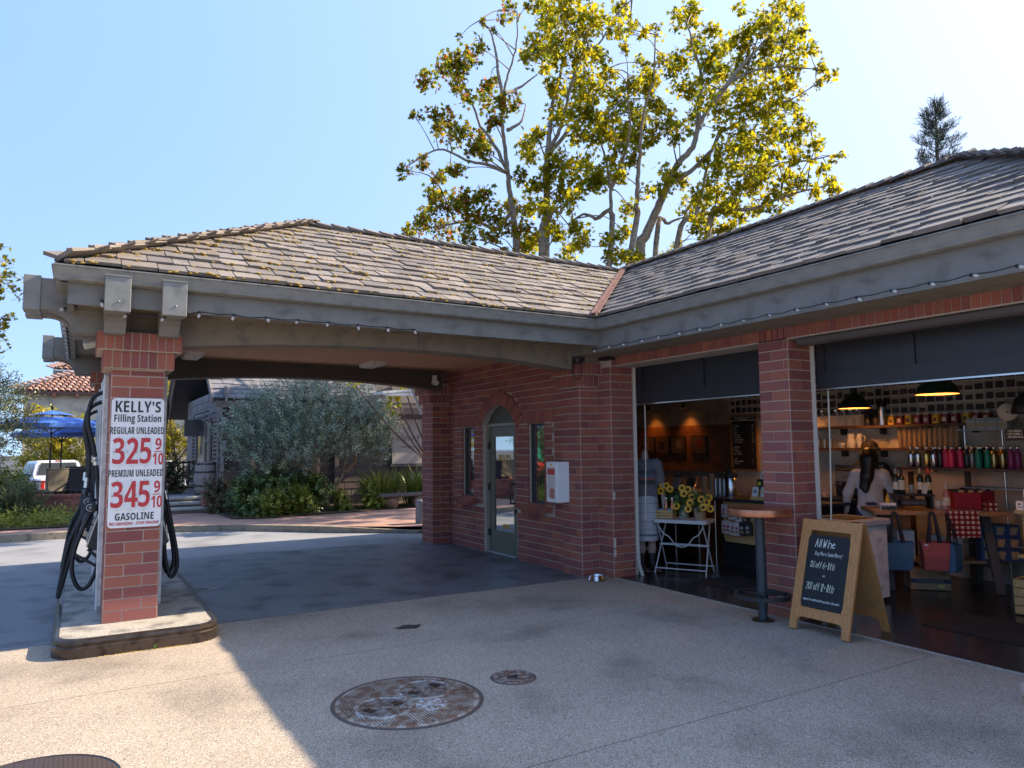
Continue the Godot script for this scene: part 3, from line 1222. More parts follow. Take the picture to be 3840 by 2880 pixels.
func build_shop() -> void:
	var sh := thing("shop_building", "long red brick shop with shake roof and two open garage bays", "building")
	var W := 5.75
	var list := []
	# door wall behind the canopy
	var wall := MB.new()
	var z0 := -12.6
	# pieces of solid wall round the openings (x = outer face)
	var t := 0.28
	var seg := [[z0, -11.27, 0.0, 3.2], [-11.27, -10.83, 0.0, 0.87], [-11.27, -10.83, 2.035, 3.2], [-10.83, -10.52, 0.0, 3.2], [-10.52, -9.48, 2.40, 3.2], [-9.48, -9.12, 0.0, 3.2], [-9.12, -8.68, 0.0, 0.87], [-9.12, -8.68, 2.035, 3.2], [-8.68, -7.76, 0.0, 3.2]]
	for q in seg:
		wall.box(at(W + t / 2, (q[2] + q[3]) / 2, (q[0] + q[1]) / 2), at(t, q[3] - q[2], q[1] - q[0]))
	# spandrels beside the arch
	for sd in [-1.0, 1.0]:
		var p := PackedVector2Array([Vector2(0.52 * sd, 2.40), Vector2(0.52 * sd, 2.05)])
		for k in 9:
			var a := deg_to_rad(33.0 + 57.0 * k / 8.0)
			p.append(Vector2(cos(a) * 0.62 * sd, 1.74 + sin(a) * 0.62))
		p.append(Vector2(0, 2.40))
		wall.prism(p, t, Transform3D(Basis(Vector3(0, 0, 1), Vector3.UP, Vector3(-1, 0, 0)), at(W + t, 0, -10.0)))
	var dw := part("wall", wall, M.mortar, sh)
	var f := frame(at(W, 0, 0), Vector3(0, 0, 1))
	var holes := [[-11.62, -8.46, 0.74, 2.24]]
	for k in 4:
		var y := 2.24 + k * 0.1016
		var hw := sqrt(maxf(0.0, 0.84 * 0.84 - pow(y + 0.05 - 1.74, 2)))
		holes.append([-10.0 - hw, -10.0 + hw, y, y + 0.1016])
	holes.append([-10.53, -9.47, -0.1, 0.8])
	lay(list, f, z0, -8.17, 0.0, 3.10, 0.08, holes, 1.0)
	# raised surround with windows and the arch
	var sur := MB.new()
	var ps := [[-11.60, -11.29, 0.76, 2.235], [-10.81, -10.52, 0.76, 2.1], [-9.48, -9.14, 0.76, 2.1], [-8.66, -8.47, 0.76, 2.235], [-11.29, -10.81, 2.05, 2.235], [-9.14, -8.66, 2.05, 2.235], [-10.81, -10.7, 2.1, 2.235], [-9.3, -9.14, 2.1, 2.235]]
	for q in ps:
		sur.box(at(W - 0.012, (q[2] + q[3]) / 2, (q[0] + q[1]) / 2), at(0.03, q[3] - q[2], q[1] - q[0]))
	part("window_surround", sur, M.mortar, sh)
	var fs := frame(at(W - 0.027, 0, 0), Vector3(0, 0, 1))
	var wh := [[-11.27, -10.83, 0.8, 2.04], [-9.12, -8.68, 0.8, 2.04], [-10.52, -9.48, 0.0, 2.3]]
	lay(list, fs, -11.61, -8.465, 0.76, 2.03, 0.08, wh, 1.0)
	soldiers(list, fs, -11.61, -10.68, 2.035, 0.2)
	soldiers(list, fs, -9.32, -8.465, 2.035, 0.2)
	for k in 25:
		var a := deg_to_rad(25.0 + 130.0 * (k + 0.5) / 25.0)
		var dir := Vector3(0, sin(a), cos(a))
		var bs := Basis(dir.cross(Vector3(-1, 0, 0)), dir, Vector3(-1, 0, 0))
		list.append([Transform3D(bs * Basis.from_scale(Vector3(0.058, 0.205, 0.09)), at(W - 0.01, 1.74, -10.0) + dir * 0.722), rng.randi() % 6, 1.2])
	var arch := MB.new()
	for k in 20:
		var a0 := deg_to_rad(25.0 + 130.0 * k / 20.0)
		var a1 := deg_to_rad(25.0 + 130.0 * (k + 1) / 20.0)
		var pa := [at(W - 0.045, 1.74 + sin(a0) * 0.62, -10 + cos(a0) * 0.62), at(W - 0.045, 1.74 + sin(a1) * 0.62, -10 + cos(a1) * 0.62), at(W - 0.045, 1.74 + sin(a1) * 0.822, -10 + cos(a1) * 0.822), at(W - 0.045, 1.74 + sin(a0) * 0.822, -10 + cos(a0) * 0.822)]
		arch.quado(pa[0], pa[1], pa[2], pa[3], at(9, 2, -10))
		var th := at(0.06, 0, 0)
		arch.quado(pa[2], pa[3], pa[3] + th, pa[2] + th, at(W, 1.74, -10))
		arch.quado(pa[0], pa[1], pa[1] + th, pa[0] + th, (pa[0] + pa[1]) * 0.5 + at(0, 1, 0))
	part("arch", arch, M.mortar, sh)
	for wz in [-11.05, -8.9]:
		for k in 7:
			var c := at(W - 0.06, 0.80, wz - 0.24 + 0.08 * k)
			list.append([Transform3D(Basis(Vector3(0, 0, 1), 0.5) * Basis.from_scale(Vector3(0.17, 0.075, 0.07)), c), rng.randi() % 6, 1.5])
	# windows
	for wz in [-11.05, -8.9]:
		var m := MB.new()
		for sd in [-1.0, 1.0]:
			m.box(at(W + 0.06, 1.455, wz + sd * 0.2), at(0.06, 1.17, 0.035))
			m.box(at(W + 0.06, 1.455 + sd * 0.565, wz), at(0.055, 0.035, 0.37))
		var wf := part("window", m, M.black_metal, sh)
		m = MB.new()
		m.box(at(W + 0.06, 1.455, wz), at(0.008, 1.1, 0.366))
		part("pane", m, M.mirror_glass, wf)
	# door
	var dm := MB.new()
	for sd in [-1.0, 1.0]:
		dm.box(at(W + 0.08, 1.035, -10.0 + sd * 0.485), at(0.09, 2.07, 0.065))
	dm.box(at(W + 0.08, 2.05, -10.0), at(0.088, 0.045, 0.905))
	var door := part("door", dm, mt(0.27, 0.26, 0.20, 0.4), sh)
	dm = MB.new()
	for sd in [-1.0, 1.0]:
		dm.box(at(W + 0.085, 1.02, -10.0 + sd * 0.38), at(0.05, 2.0, 0.135))
	dm.box(at(W + 0.085, 1.94, -10.0), at(0.05, 0.16, 0.625))
	dm.box(at(W + 0.085, 0.195, -10.0), at(0.05, 0.35, 0.625))
	part("leaf", dm, M.olive_paint, door)
	dm = MB.new()
	dm.box(at(W + 0.085, 1.115, -10.0), at(0.008, 1.5, 0.626))
	part("pane", dm, M.mirror_glass, door)
	dm = MB.new()
	dm.tube(curve([at(W + 0.06, 1.12, -9.63), at(W - 0.02, 1.12, -9.63), at(W - 0.035, 1.09, -9.63), at(W - 0.035, 0.86, -9.63), at(W - 0.02, 0.83, -9.63), at(W + 0.06, 0.83, -9.63)], 3), [0.013], 8)
	part("handle", dm, M.black_metal, door)
	dm = MB.new()
	dm.cyl(at(W + 0.06, 0.70, -9.63), at(W + 0.035, 0.70, -9.63), 0.028)
	part("lock", dm, M.wood_dark, door)
	for y in [0.32, 1.05, 1.72]:
		dm = MB.new()
		dm.box(at(W + 0.045, y, -10.45), at(0.03, 0.11, 0.035))
		part("hinge", dm, M.black_metal, door)
	dm = MB.new()
	dm.box(at(W + 0.08, 0.012, -10.0), at(0.16, 0.024, 0.9), Basis.IDENTITY, 0.006)
	part("threshold", dm, M.steel_dull, door)
	text(door, "number", "6795-F", 0.07, frame(at(W + 0.077, 0.44, -9.95), Vector3(0, 0, 1)), M.yellow, "bold", 0.75)
	text(door, "lettering", "KELLY'S", 0.09, frame(at(W + 0.077, 1.52, -10.0), Vector3(0, 0, 1)), M.yellow, "bold", 0.8)
	var ty := MB.new()
	var tp := PackedVector2Array([Vector2(-0.52, 2.075), Vector2(0.52, 2.075)])
	for k in 13:
		var a := deg_to_rad(33.0 + 114.0 * k / 12.0)
		tp.append(Vector2(cos(a) * 0.625, 1.74 + sin(a) * 0.625))
	ty.prism(tp, 0.03, Transform3D(Basis(Vector3(0, 0, 1), Vector3.UP, Vector3(-1, 0, 0)), at(W + 0.1, 0, -10.0)))
	part("arch_panel", ty, mt(0.085, 0.075, 0.055, 0.6), sh)
	# notice in the right window
	var nb := MB.new()
	nb.box(at(W + 0.13, 1.12, -9.03), at(0.004, 0.24, 0.11))
	part("window_notice", nb, paint(0.06, 0.22, 0.5), sh)
	# pilasters, piers and lintel of the bays
	var piers := [[5.68, 6.02, -8.17, -7.75, 2.86], [5.97, 6.38, -7.752, -7.46, 2.86], [6.0, 6.35, -5.06, -4.70, 2.86], [6.0, 6.38, -1.75, -1.2, 2.86], [5.42, 5.76, -12.28, -11.85, 2.86]]
	for i in piers.size():
		var q: Array = piers[i]
		var m := MB.new()
		m.box(at((q[0] + q[1]) / 2, q[4] / 2, (q[2] + q[3]) / 2), at(q[1] - q[0], q[4], q[3] - q[2]))
		part("pier", m, M.mortar, sh)
		lay(list, frame(at(q[0], 0, 0), Vector3(0, 0, 1)), q[2], q[3], 0.0, 2.74 if i == 2 else (2.48 if i == 0 or i == 4 else 2.74), [0.15, 0.15, 0.0, 0.0, 0.1][i])
		lay(list, frame(at(0, 0, q[3]), Vector3(1, 0, 0)), q[0], [5.96, 6.33, 6.33, 6.33, 5.75][i], 0.0, 2.48 if i == 0 or i == 4 else 2.74, [0.0, 0.15, 0.2, 0.0, 0.0][i])
	for i in [0, 4]:
		var q: Array = piers[i]
		for k in 2:
			var pr := 0.055 * (k + 1)
			var y := 2.485 + k * 0.16
			var m := MB.new()
			m.box(at((q[0] - pr + 5.96) / 2, y + 0.08, (q[2] + q[3]) / 2), at(5.96 - q[0] + pr, 0.16, q[3] - q[2] + pr * 2))
			part("corbel", m, M.mortar, sh)
			soldiers(list, frame(at(q[0] - pr, 0, 0), Vector3(0, 0, 1)), q[2] - pr, q[3] + pr, y, 0.158)
			soldiers(list, frame(at(0, 0, q[3] + pr), Vector3(1, 0, 0)), q[0] - pr - 0.005, 5.95, y, 0.158)
	var li := MB.new()
	li.box(at(6.19, 2.95, -4.33), at(0.38, 0.42, 6.26))
	part("lintel", li, M.mortar, sh)
	soldiers(list, frame(at(6.0, 0, 0), Vector3(0, 0, 1)), -7.46, -1.2, 2.745, 0.2, 0.007, 0.0735, 1.0)
	# flush end pieces of the soldier course turn the corner under the lintel
	pieces(dw, "brick", unit_box(), list, 315, M.brick, "brickwork")
	# torn white paint strips on the jamb corner
	var ps2 := MB.new()
	for q in [[1.05, 0.10], [0.45, 0.12], [0.32, 0.09]]:
		ps2.box(at(5.985, q[0], -7.449), at(0.03, q[1], 0.004))
	part("paint_chip", ps2, M.offwhite, sh)
	# eave: gutter, fascia, soffit
	var g := MB.new()
	gutter(g, at(5.49, 3.115, -7.2), at(5.49, 3.115, -0.9), Vector3(-1, 0, 0))
	part("gutter", g, M.trim_metal, sh)
	g = MB.new()
	g.box(at(5.505, 3.055, -4.52), at(0.05, 0.39, 7.26))
	part("fascia", g, M.trim, sh)
	g = MB.new()
	g.box(at(5.76, 2.868, -4.2), at(0.47, 0.02, 6.6))
	part("soffit", g, M.soffit, sh)
	# roof: ridge along the building, hipped at the near end, valley against the canopy
	var cosr := 1.0 / sqrt(1.0 + TAN * TAN)
	var sinr := TAN * cosr
	var RX := 8.30
	var half := RX - MX
	var slope := half / cosr
	var ZE := -1.17
	var ZF := -13.1
	var e := EAVE - 0.02
	var t2 := e + half * TAN
	var dk := MB.new()
	var A := at(MX, e, ZE)
	var B := at(MX, e, ZF)
	var P := at(RX, t2, ZE - half)
	var Q := at(RX, t2, ZF + half)
	var C := at(RX + half, e, ZE)
	var D := at(RX + half, e, ZF)
	for sg in [0, 1]:
		var d: Vector3 = at(0, -0.09, 0) * sg
		var o := at(RX, 0, -6) if sg == 0 else at(RX, 30, -6)
		dk.quado(A + d, B + d, Q + d, P + d, o)
		dk.quado(C + d, D + d, Q + d, P + d, o)
		dk.quado(A + d, C + d, P + d, P + d + at(0.001, 0, 0), o)
		dk.quado(B + d, D + d, Q + d, Q + d + at(0.001, 0, 0), o)
	var roof := part("roof", dk, M.deck, sh)
	var rl := []
	shake_rows(rl, at(MX, EAVE, ZF), Vector3(0, 0, 1), at(cosr, sinr, 0), slope, func(q): return maxf(0.0, (CZ0 - q * cosr) - ZF + 0.06), func(q): return ZE - ZF - q * cosr)
	pieces(roof, "shingle", unit_wedge(), rl, 300, M.shake_z, "upper_shingles")
	var r2 := []
	shake_rows(r2, at(0, EAVE, ZF), Vector3.RIGHT, at(0, sinr, cosr), slope, func(q): return MX + q * cosr, func(q): return RX + half - q * cosr)
	shake_rows(r2, at(RX + half, EAVE, ZF), Vector3(0, 0, 1), at(-cosr, sinr, 0), slope, func(q): return q * cosr, func(q): return ZE - ZF - q * cosr)
	shake_rows(r2, at(0, EAVE, ZE), Vector3.RIGHT, at(0, sinr, -cosr), slope, func(q): return MX + q * cosr, func(q): return RX + half - q * cosr)
	pieces(roof, "shingle", unit_wedge(), r2, 0, M.shake_z, "rear_shingles")
	var caps := []
	var n := 26
	for i in n:
		for sd in [-1.0, 1.0]:
			var c := P.lerp(Q, (i + 0.5) / n) + at(0, 0.055, 0)
			var zax := Vector3(0, 0.05, 1).normalized()
			var up := Vector3.UP.rotated(Vector3(0, 0, 1), sd * 0.42)
			var xax := up.cross(zax).normalized()
			caps.append([Transform3D(Basis(xax, zax.cross(xax), zax) * Basis.from_scale(Vector3(0.17, 0.03, 0.42)), c + at(-sd * 0.075, 0, 0)), rng.randi() % 6, 3.0])
	var hip := (P - A).normalized()
	var side := hip.cross(Vector3.UP).normalized()
	for i in 16:
		for sd in [-1.0, 1.0]:
			var c := A.lerp(P, (i + 0.5) / 16.0) + at(0, 0.05, 0)
			var zax := -(hip - Vector3.UP * 0.06).normalized()
			var up := Vector3.UP.rotated(hip, sd * -0.36)
			var xax := up.cross(zax).normalized()
			caps.append([Transform3D(Basis(xax, zax.cross(xax), zax) * Basis.from_scale(Vector3(0.17, 0.035, 0.44)), c + side * sd * 0.075), rng.randi() % 6, 3.0])
	pieces(roof, "ridge_shingle", unit_wedge(), caps, 84, M.shake_z, "caps")
	# copper valley between the two roofs
	var va := MB.new()
	var v0 := at(MX - 0.06, EAVE - 0.01, CZ0 + 0.06)
	var v1 := at(MX + 2.75, EAVE + 2.75 * TAN + 0.03, CZ0 - 2.75)
	var w := at(0.07, 0.02, 0.07)
	va.quado(v0 - at(0.08, -0.05, 0.0), v0 + at(0, 0.05, 0.08), v1 + at(0, 0.04, 0.08), v1 - at(0.08, -0.04, 0), at(6, 0, -8))
	part("valley_flashing", va, M.copper_flash, roof)
	# garage doors, rolled up overhead
	for k in 2:
		var z1: float = [-7.40, -4.66][k]
		var z2: float = [-5.08, -1.78][k]
		var gd := Node3D.new()
		gd.name = name_of("garage_door", sh)
		sh.add_child(gd)
		var zm := (z1 + z2) / 2
		var pw := (z2 - z1) / (2 if k == 0 else 3)
		var m := MB.new()
		m.box(at(6.385, 2.325, zm), at(0.04, 0.155, z2 - z1))
		m.box(at(6.385, 2.86, zm), at(0.04, 0.10, z2 - z1))
		for i in (3 if k == 0 else 4):
			m.box(at(6.385, 2.605, clampf(z1 + i * pw, z1 + 0.05, z2 - 0.05)), at(0.04, 0.41, 0.10))
		part("rail", m, M.door_dark, gd)
		for i in (2 if k == 0 else 3):
			m = MB.new()
			m.box(at(6.395, 2.605, z1 + (i + 0.5) * pw), at(0.02, 0.408, pw - 0.1))
			part("panel", m, M.door_dark, gd)
		m = MB.new()
		m.box(at(6.375, 2.242, zm), at(0.05, 0.014, z2 - z1))
		part("bottom_seal", m, M.steel, gd)
		# white tracks at the jambs
		for q in [z1 - 0.02, z2 + 0.02]:
			m = MB.new()
			var tp2 := PackedVector3Array([at(6.34, 2.76, q), at(6.34, 0.35, q), at(6.345, 0.15, q + 0.01), at(6.37, 0.0, q + 0.05)])
			for i in 3:
				m.bar(tp2[i], tp2[i + 1], 0.05, 0.012, Vector3(1, 0, 0))
			part("track", m, M.offwhite, gd)
		m = MB.new()
		m.tube(curve([at(6.42, 2.3, z1 + 0.09), at(6.43, 1.6, z1 + 0.075), at(6.42, 0.75, z1 + 0.05)], 4), [0.008], 6)
		part("pull_rope", m, M.offwhite, gd)
	var ro := MB.new()
	ro.box(at(6.08, 2.70, -3.2), at(0.13, 0.085, 2.85), Basis.IDENTITY, 0.02)
	part("awning_roller", ro, mt(0.085, 0.065, 0.055, 0.5), sh)
	# body of the shop: back, ends, ceiling, floor
	var bd := MB.new()
	bd.box(at(10.55, 1.55, -6.9), at(0.3, 3.1, 11.4))
	bd.box(at(8.3, 1.55, -1.05), at(4.8, 3.1, 0.3))
	bd.box(at(8.1, 1.55, -12.6), at(4.8, 3.1, 0.3))
	bd.box(at(6.16, 1.55, -1.45), at(0.3, 2.8, 0.5))
	part("rear_wall", bd, M.cream, sh)
	bd = MB.new()
	bd.box(at(8.45, 2.99, -6.8), at(4.1, 0.06, 11.4))
	part("shop_ceiling", bd, mt(0.35, 0.32, 0.28, 0.8), sh)
	bd = MB.new()
	bd.box(at(8.3, -0.005, -6.8), at(4.58, 0.03, 11.6))
	part("shop_floor", bd, M.floor, sh)
	bd = MB.new()
	bd.box(at(6.01, -0.004, -4.6), at(0.03, 0.028, 5.7))
	part("door_sill", bd, M.concrete, sh)
	bd = MB.new()
	bd.box(at(6.10, -0.015, -4.6), at(0.16, 0.03, 5.7))
	part("door_sill", bd, M.slab, sh)
	# small vents and fittings on the wall
	var vb := MB.new()
	vb.box(at(5.9, 2.835, -7.45), at(0.12, 0.03, 0.2))
	part("vent", vb, M.black, sh)


# ---------------------------------------------------------------- pumps, sign, strings of bulbs
func build_station() -> void:
	# island: concrete top in a rounded steel edge
	var isl := thing("pump_island", "raised concrete pump island with rounded dark steel edge", "kerb island")
	var ring := PackedVector2Array()
	var cs := [[0.92, -7.27, 90.0, 0.0], [0.92, -12.2, 0.0, -90.0], [0.10, -12.2, -90.0, -180.0], [0.10, -7.27, 180.0, 90.0]]
	for q in cs:
		for k in 7:
			var a := deg_to_rad(lerpf(q[2], q[3], k / 6.0))
			ring.append(Vector2(q[0] + cos(a) * 0.23, q[1] + sin(a) * 0.23))
	# profile of the edge: [inset, height]
	var prof := [[-0.012, -0.03], [-0.012, 0.085], [0.0, 0.095], [-0.006, 0.12], [0.0, 0.142], [0.018, 0.152], [0.045, 0.153]]
	var m := MB.new()
	var n := ring.size()
	var mid := Vector2(0.51, -9.7)
	for j in prof.size() - 1:
		for i in n:
			var pts := []
			for q in [[i, j], [i + 1, j], [i + 1, j + 1], [i, j + 1]]:
				var a: Vector2 = ring[q[0] % n]
				var cc: Vector2 = Vector2(clampf(a.x, 0.10, 0.92), clampf(a.y, -12.2, -7.27))
				var dir := (a - cc).normalized()
				var p := a - dir * float(prof[q[1]][0])
				pts.append(Vector3(p.x, prof[q[1]][1], p.y))
			m.quado(pts[0], pts[1], pts[2], pts[3], at(mid.x, -3.0, (pts[0].z + clampf(pts[0].z, -12.0, -7.6)) / 2))
	part("steel_edge", m, M.steel_edge, isl)
	m = MB.new()
	var poly := []
	for a in ring:
		var cc := Vector2(clampf(a.x, 0.10, 0.92), clampf(a.y, -12.2, -7.27))
		var p: Vector2 = a - (a - cc).normalized() * 0.04
		poly.append([p.x, p.y])
	flat(poly, 0.149, m)
	part("concrete_top", m, detail(mt(0.44, 0.40, 0.34, 0.8, T.stain, Vector3.ONE * 0.6), T.speck, Vector3.ONE), isl)
	# two dispensers
	for i in 2:
		pump(at(0.47, 0.15, -8.65 if i == 0 else -10.75), ["grey and cream fuel pump just behind the front brick pillar", "second fuel pump further back on the island"][i])
	price_sign()
	# strings of clear bulbs along the eaves
	var bulbs := [[], []]
	for x in [0.118, 0.317, 0.61, 0.901, 1.198, 1.49, 1.791, 2.096, 2.396, 2.705, 3.004]:
		bulbs[0].append(at(x, 2.93 if x > 0.8 else (2.95 if x < 0.2 else 2.85), -7.06 if x > 0.8 else -6.99))
	for k in 17:
		bulbs[1].append(at(5.44, 2.878, -7.13 + k * 0.297))
	string_lights("string_lights", "string of clear bulbs along the front fascia of the canopy, its loose end dangling", bulbs[0], [at(3.03, 2.95, -7.07), at(3.07, 2.86, -7.06), at(3.06, 2.78, -7.06), at(3.085, 2.73, -7.05)])
	string_lights("string_lights", "string of clear bulbs along the shop's long fascia above the garage bays", bulbs[1], [])
	var side := []
	for k in 15:
		side.append(at(-0.15, 2.93, -7.4 - k * 0.3))
	string_lights("string_lights", "string of clear bulbs along the canopy's left side fascia", side, [])
	# sampler box and the shut-off switch on the corner pilaster
	var bx := thing("dispenser_box", "white metal dispenser box with red label screwed to the brick corner pilaster", "box", at(5.67, 0.95, -8.13))
	var b := MB.new()
	b.box(at(-0.10, 0.27, 0), at(0.2, 0.54, 0.26), Basis.IDENTITY, 0.006)
	part("case", b, M.white, bx)
	b = MB.new()
	b.box(at(-0.204, 0.27, 0), at(0.008, 0.40, 0.17))
	part("front_window", b, mt(0.55, 0.50, 0.46, 0.3), bx)
	b = MB.new()
	b.box(at(-0.21, 0.41, 0.0), at(0.004, 0.08, 0.17))
	part("red_label", b, M.red, bx)
	b = MB.new()
	b.box(at(-0.21, 0.12, 0.02), at(0.004, 0.13, 0.10), Basis.from_euler(Vector3(0.1, 0, 0)))
	part("leaflet", b, mt(0.45, 0.16, 0.11, 0.5), bx)
	b = MB.new()
	b.cyl(at(-0.20, 0.50, 0), at(-0.212, 0.50, 0), 0.014)
	part("lock", b, M.yellow, bx)
	var sw := thing("shut_off_switch", "grey switch box with a red push button on the brick wall", "switch", at(5.745, 1.2, -8.50))
	b = MB.new()
	b.box(at(-0.03, 0.05, 0), at(0.06, 0.14, 0.09), Basis.IDENTITY, 0.006)
	part("box", b, M.steel_dull, sw)
	b = MB.new()
	b.lathe([Vector2(0, 0.05), Vector2(0.02, 0.05), Vector2(0.028, 0.04), Vector2(0.028, 0.03), Vector2(0.014, 0.026), Vector2(0.014, 0)], 14, at(-0.06, 0.05, 0), Basis(Vector3(0, 0, 1), PI / 2))
	part("button", b, mt(0.6, 0.06, 0.03, 0.4), sw)
	b = MB.new()
	b.box(at(-0.062, 0.005, 0.0), at(0.003, 0.02, 0.05))
	part("plate", b, M.white, sw)
	# loose cable under the fascia corner
	b = MB.new()
	b.tube(curve([at(5.50, 2.86, -7.75), at(5.53, 2.74, -7.73), at(5.56, 2.60, -7.68), at(5.58, 2.57, -7.62), at(5.59, 2.66, -7.57), at(5.58, 2.79, -7.56)], 6), [0.006], 6)
	b.box(at(5.58, 2.82, -7.57), at(0.06, 0.05, 0.10), Basis.IDENTITY, 0.006)
	tag(part("power_cable", b, M.black), "black cable loop hanging from the eave over the brick corner pilaster", "cable")
	b = MB.new()
	b.cyl(at(5.56, 2.85, -7.62), at(5.56, 2.80, -7.62), 0.055)
	b.blob(at(5.56, 2.80, -7.62), at(0.045, 0.035, 0.045), 10, 6)
	tag(part("dome_camera", b, M.black_metal), "black dome camera under the eave at the brick corner", "camera")


func pump(o: Vector3, label: String) -> void:
	var p := thing("fuel_pump", label, "fuel pump", o, 0.0, "fuel pumps on the island")
	var m := MB.new()
	m.box(at(0, 0.52, 0), at(0.40, 1.04, 0.96), Basis.IDENTITY, 0.01)
	m.box(at(0, 1.55, 0), at(0.34, 1.02, 0.96), Basis.IDENTITY, 0.01)
	part("cabinet", m, mt(0.07, 0.075, 0.075, 0.4), p)
	for sd in [-1.0, 1.0]:
		m = MB.new()
		m.box(at(0, 1.16, 0.505 * sd), at(0.57, 2.28, 0.035), Basis.IDENTITY, 0.008)
		part("end_panel", m, M.white_paint, p)
	m = MB.new()
	m.box(at(0, 2.17, 0), at(0.56, 0.24, 1.06), Basis.IDENTITY, 0.012)
	part("top_sign", m, mt(0.5, 0.48, 0.44, 0.5), p)
	m = MB.new()
	m.box(at(0, -0.0 + 0.03, 0), at(0.54, 0.06, 1.05))
	part("base", m, M.steel_dull, p)
	for sd in [-1.0, 1.0]:
		# display with dark window
		m = MB.new()
		m.box(at(0.19 * sd, 1.55, 0), at(0.05, 0.42, 0.78), Basis.IDENTITY, 0.008)
		var dsp := part("display", m, M.white_paint, p)
		m = MB.new()
		m.box(at(0.218 * sd, 1.60, 0), at(0.006, 0.20, 0.5))
		part("screen", m, M.black, dsp)
		# holster cowls with cream edges
		for zz in [0.16, -0.3]:
			var pr := PackedVector2Array([Vector2(0.15, 0.56), Vector2(0.33, 0.56), Vector2(0.37, 0.60), Vector2(0.30, 0.84), Vector2(0.25, 0.98), Vector2(0.21, 1.06), Vector2(0.15, 1.06)])
			m = MB.new()
			m.prism(pr, 0.05, Transform3D(Basis(Vector3(sd, 0, 0), Vector3.UP, Vector3(0, 0, sd)), at(0, 0, zz + 0.08 - 0.025 * sd)))
			var cw := part("cowl", m, M.black_metal, p)
			m = MB.new()
			for i in range(2, 5):
				m.bar(at(pr[i].x * sd, pr[i].y, zz + 0.08), at(pr[i + 1].x * sd, pr[i + 1].y, zz + 0.08), 0.056, 0.012, Vector3(sd, 0, 0))
			part("cowl_edge", m, M.offwhite, cw)
		# hoses: down from the head, a loop near the ground, up to the nozzle
		for k in 2:
			var zz := 0.05 if k == 0 else -0.28
			var path: Array
			if sd < 0:
				if k == 0:
					path = [at(-0.20, 2.17, zz), at(-0.36, 2.09, zz), at(-0.40, 1.85, zz), at(-0.34, 1.58, zz), at(-0.30, 1.3, zz), at(-0.26, 0.8, zz), at(-0.26, 0.42, zz), at(-0.33, 0.20, zz), at(-0.42, 0.17, zz), at(-0.485, 0.34, zz), at(-0.47, 0.55, zz), at(-0.40, 0.78, zz)]
				else:
					path = [at(-0.20, 2.1, zz), at(-0.38, 2.0, zz), at(-0.42, 1.8, zz), at(-0.37, 1.45, zz), at(-0.40, 1.0, zz), at(-0.50, 0.5, zz), at(-0.58, 0.12, zz), at(-0.60, 0.05, zz), at(-0.585, 0.2, zz), at(-0.52, 0.6, zz), at(-0.42, 0.82, zz)]
			else:
				path = [at(0.20, 2.17, zz), at(0.33, 2.05, zz), at(0.31, 1.7, zz), at(0.31, 1.25, zz), at(0.38, 0.9, zz), at(0.46, 0.5, zz), at(0.475, 0.3, zz), at(0.42, 0.2, zz), at(0.37, 0.34, zz), at(0.35, 0.5, zz), at(0.34, 0.75, zz)]
			m = MB.new()
			m.tube(curve(path, 8), [0.021], 10)
			var ho := part("hose", m, M.rubber, p)
			m = MB.new()
			for q in [[0.35, 0.06], [0.47, 0.05]]:
				var a: Vector3 = path[4].lerp(path[3], q[0])
				m.cyl(a, a + (path[3] - path[4]).normalized() * q[1], 0.026, 0.026, 10)
			part("swivel", m, M.steel, ho)
			nozzle(p, path[-1], sd, zz)
	# black pipe guards near the foot
	m = MB.new()
	m.cyl(at(-0.46, 0.54, 0.35), at(-0.2, 0.36, 0.35), 0.014)
	m.cyl(at(-0.36, 0.58, 0.3), at(-0.2, 0.42, 0.3), 0.014)
	part("pipe_guard", m, M.black_metal, p)


func nozzle(p: Node3D, o: Vector3, sd: float, zz: float) -> void:
	var m := MB.new()
	# body rising from the hose towards the holster, hand guard and spout
	m.tube(curve([o, o + at(-0.02 * sd, 0.07, 0), o + at(-0.05 * sd, 0.14, 0), o + at(-0.10 * sd, 0.20, 0)], 5), [0.022, 0.026, 0.028, 0.03, 0.032, 0.034, 0.036], 10)
	m.tube(curve([o + at(-0.10 * sd, 0.20, 0), o + at(-0.15 * sd, 0.20, 0), o + at(-0.20 * sd, 0.14, 0)], 4), [0.016], 8)
	var nz := part("nozzle", m, M.black_metal, p)
	m = MB.new()
	m.tube(curve([o + at(-0.03 * sd, 0.03, 0), o + at(-0.10 * sd, 0.01, 0), o + at(-0.14 * sd, 0.06, 0), o + at(-0.13 * sd, 0.14, 0)], 5), [0.007], 6)
	part("hand_guard", m, M.black, nz)
	m = MB.new()
	m.lathe([Vector2(0, 0.012), Vector2(0.045, 0.010), Vector2(0.062, 0.0), Vector2(0.055, -0.03), Vector2(0, -0.03)], 16, o + at(-0.05 * sd, 0.19, 0.035), Basis(Vector3(1, 0, 0), PI / 2) * Basis(Vector3(0, 0, 1), 0.4))
	var bt := part("boot", m, M.rubber, nz)
	m = MB.new()
	var pts := []
	for k in 17:
		pts.append(o + at(-0.05 * sd + cos(TAU * k / 16) * 0.034, 0.19 + sin(TAU * k / 16) * 0.034, 0.05))
	m.tube(PackedVector3Array(pts), [0.003], 5)
	strokes(m, "G", o + at(-0.05 * sd - 0.012, 0.178, 0.052), Vector3.RIGHT, Vector3.UP, 0.025, 0.022, 0.004)
	part("emblem", m, M.white, bt)


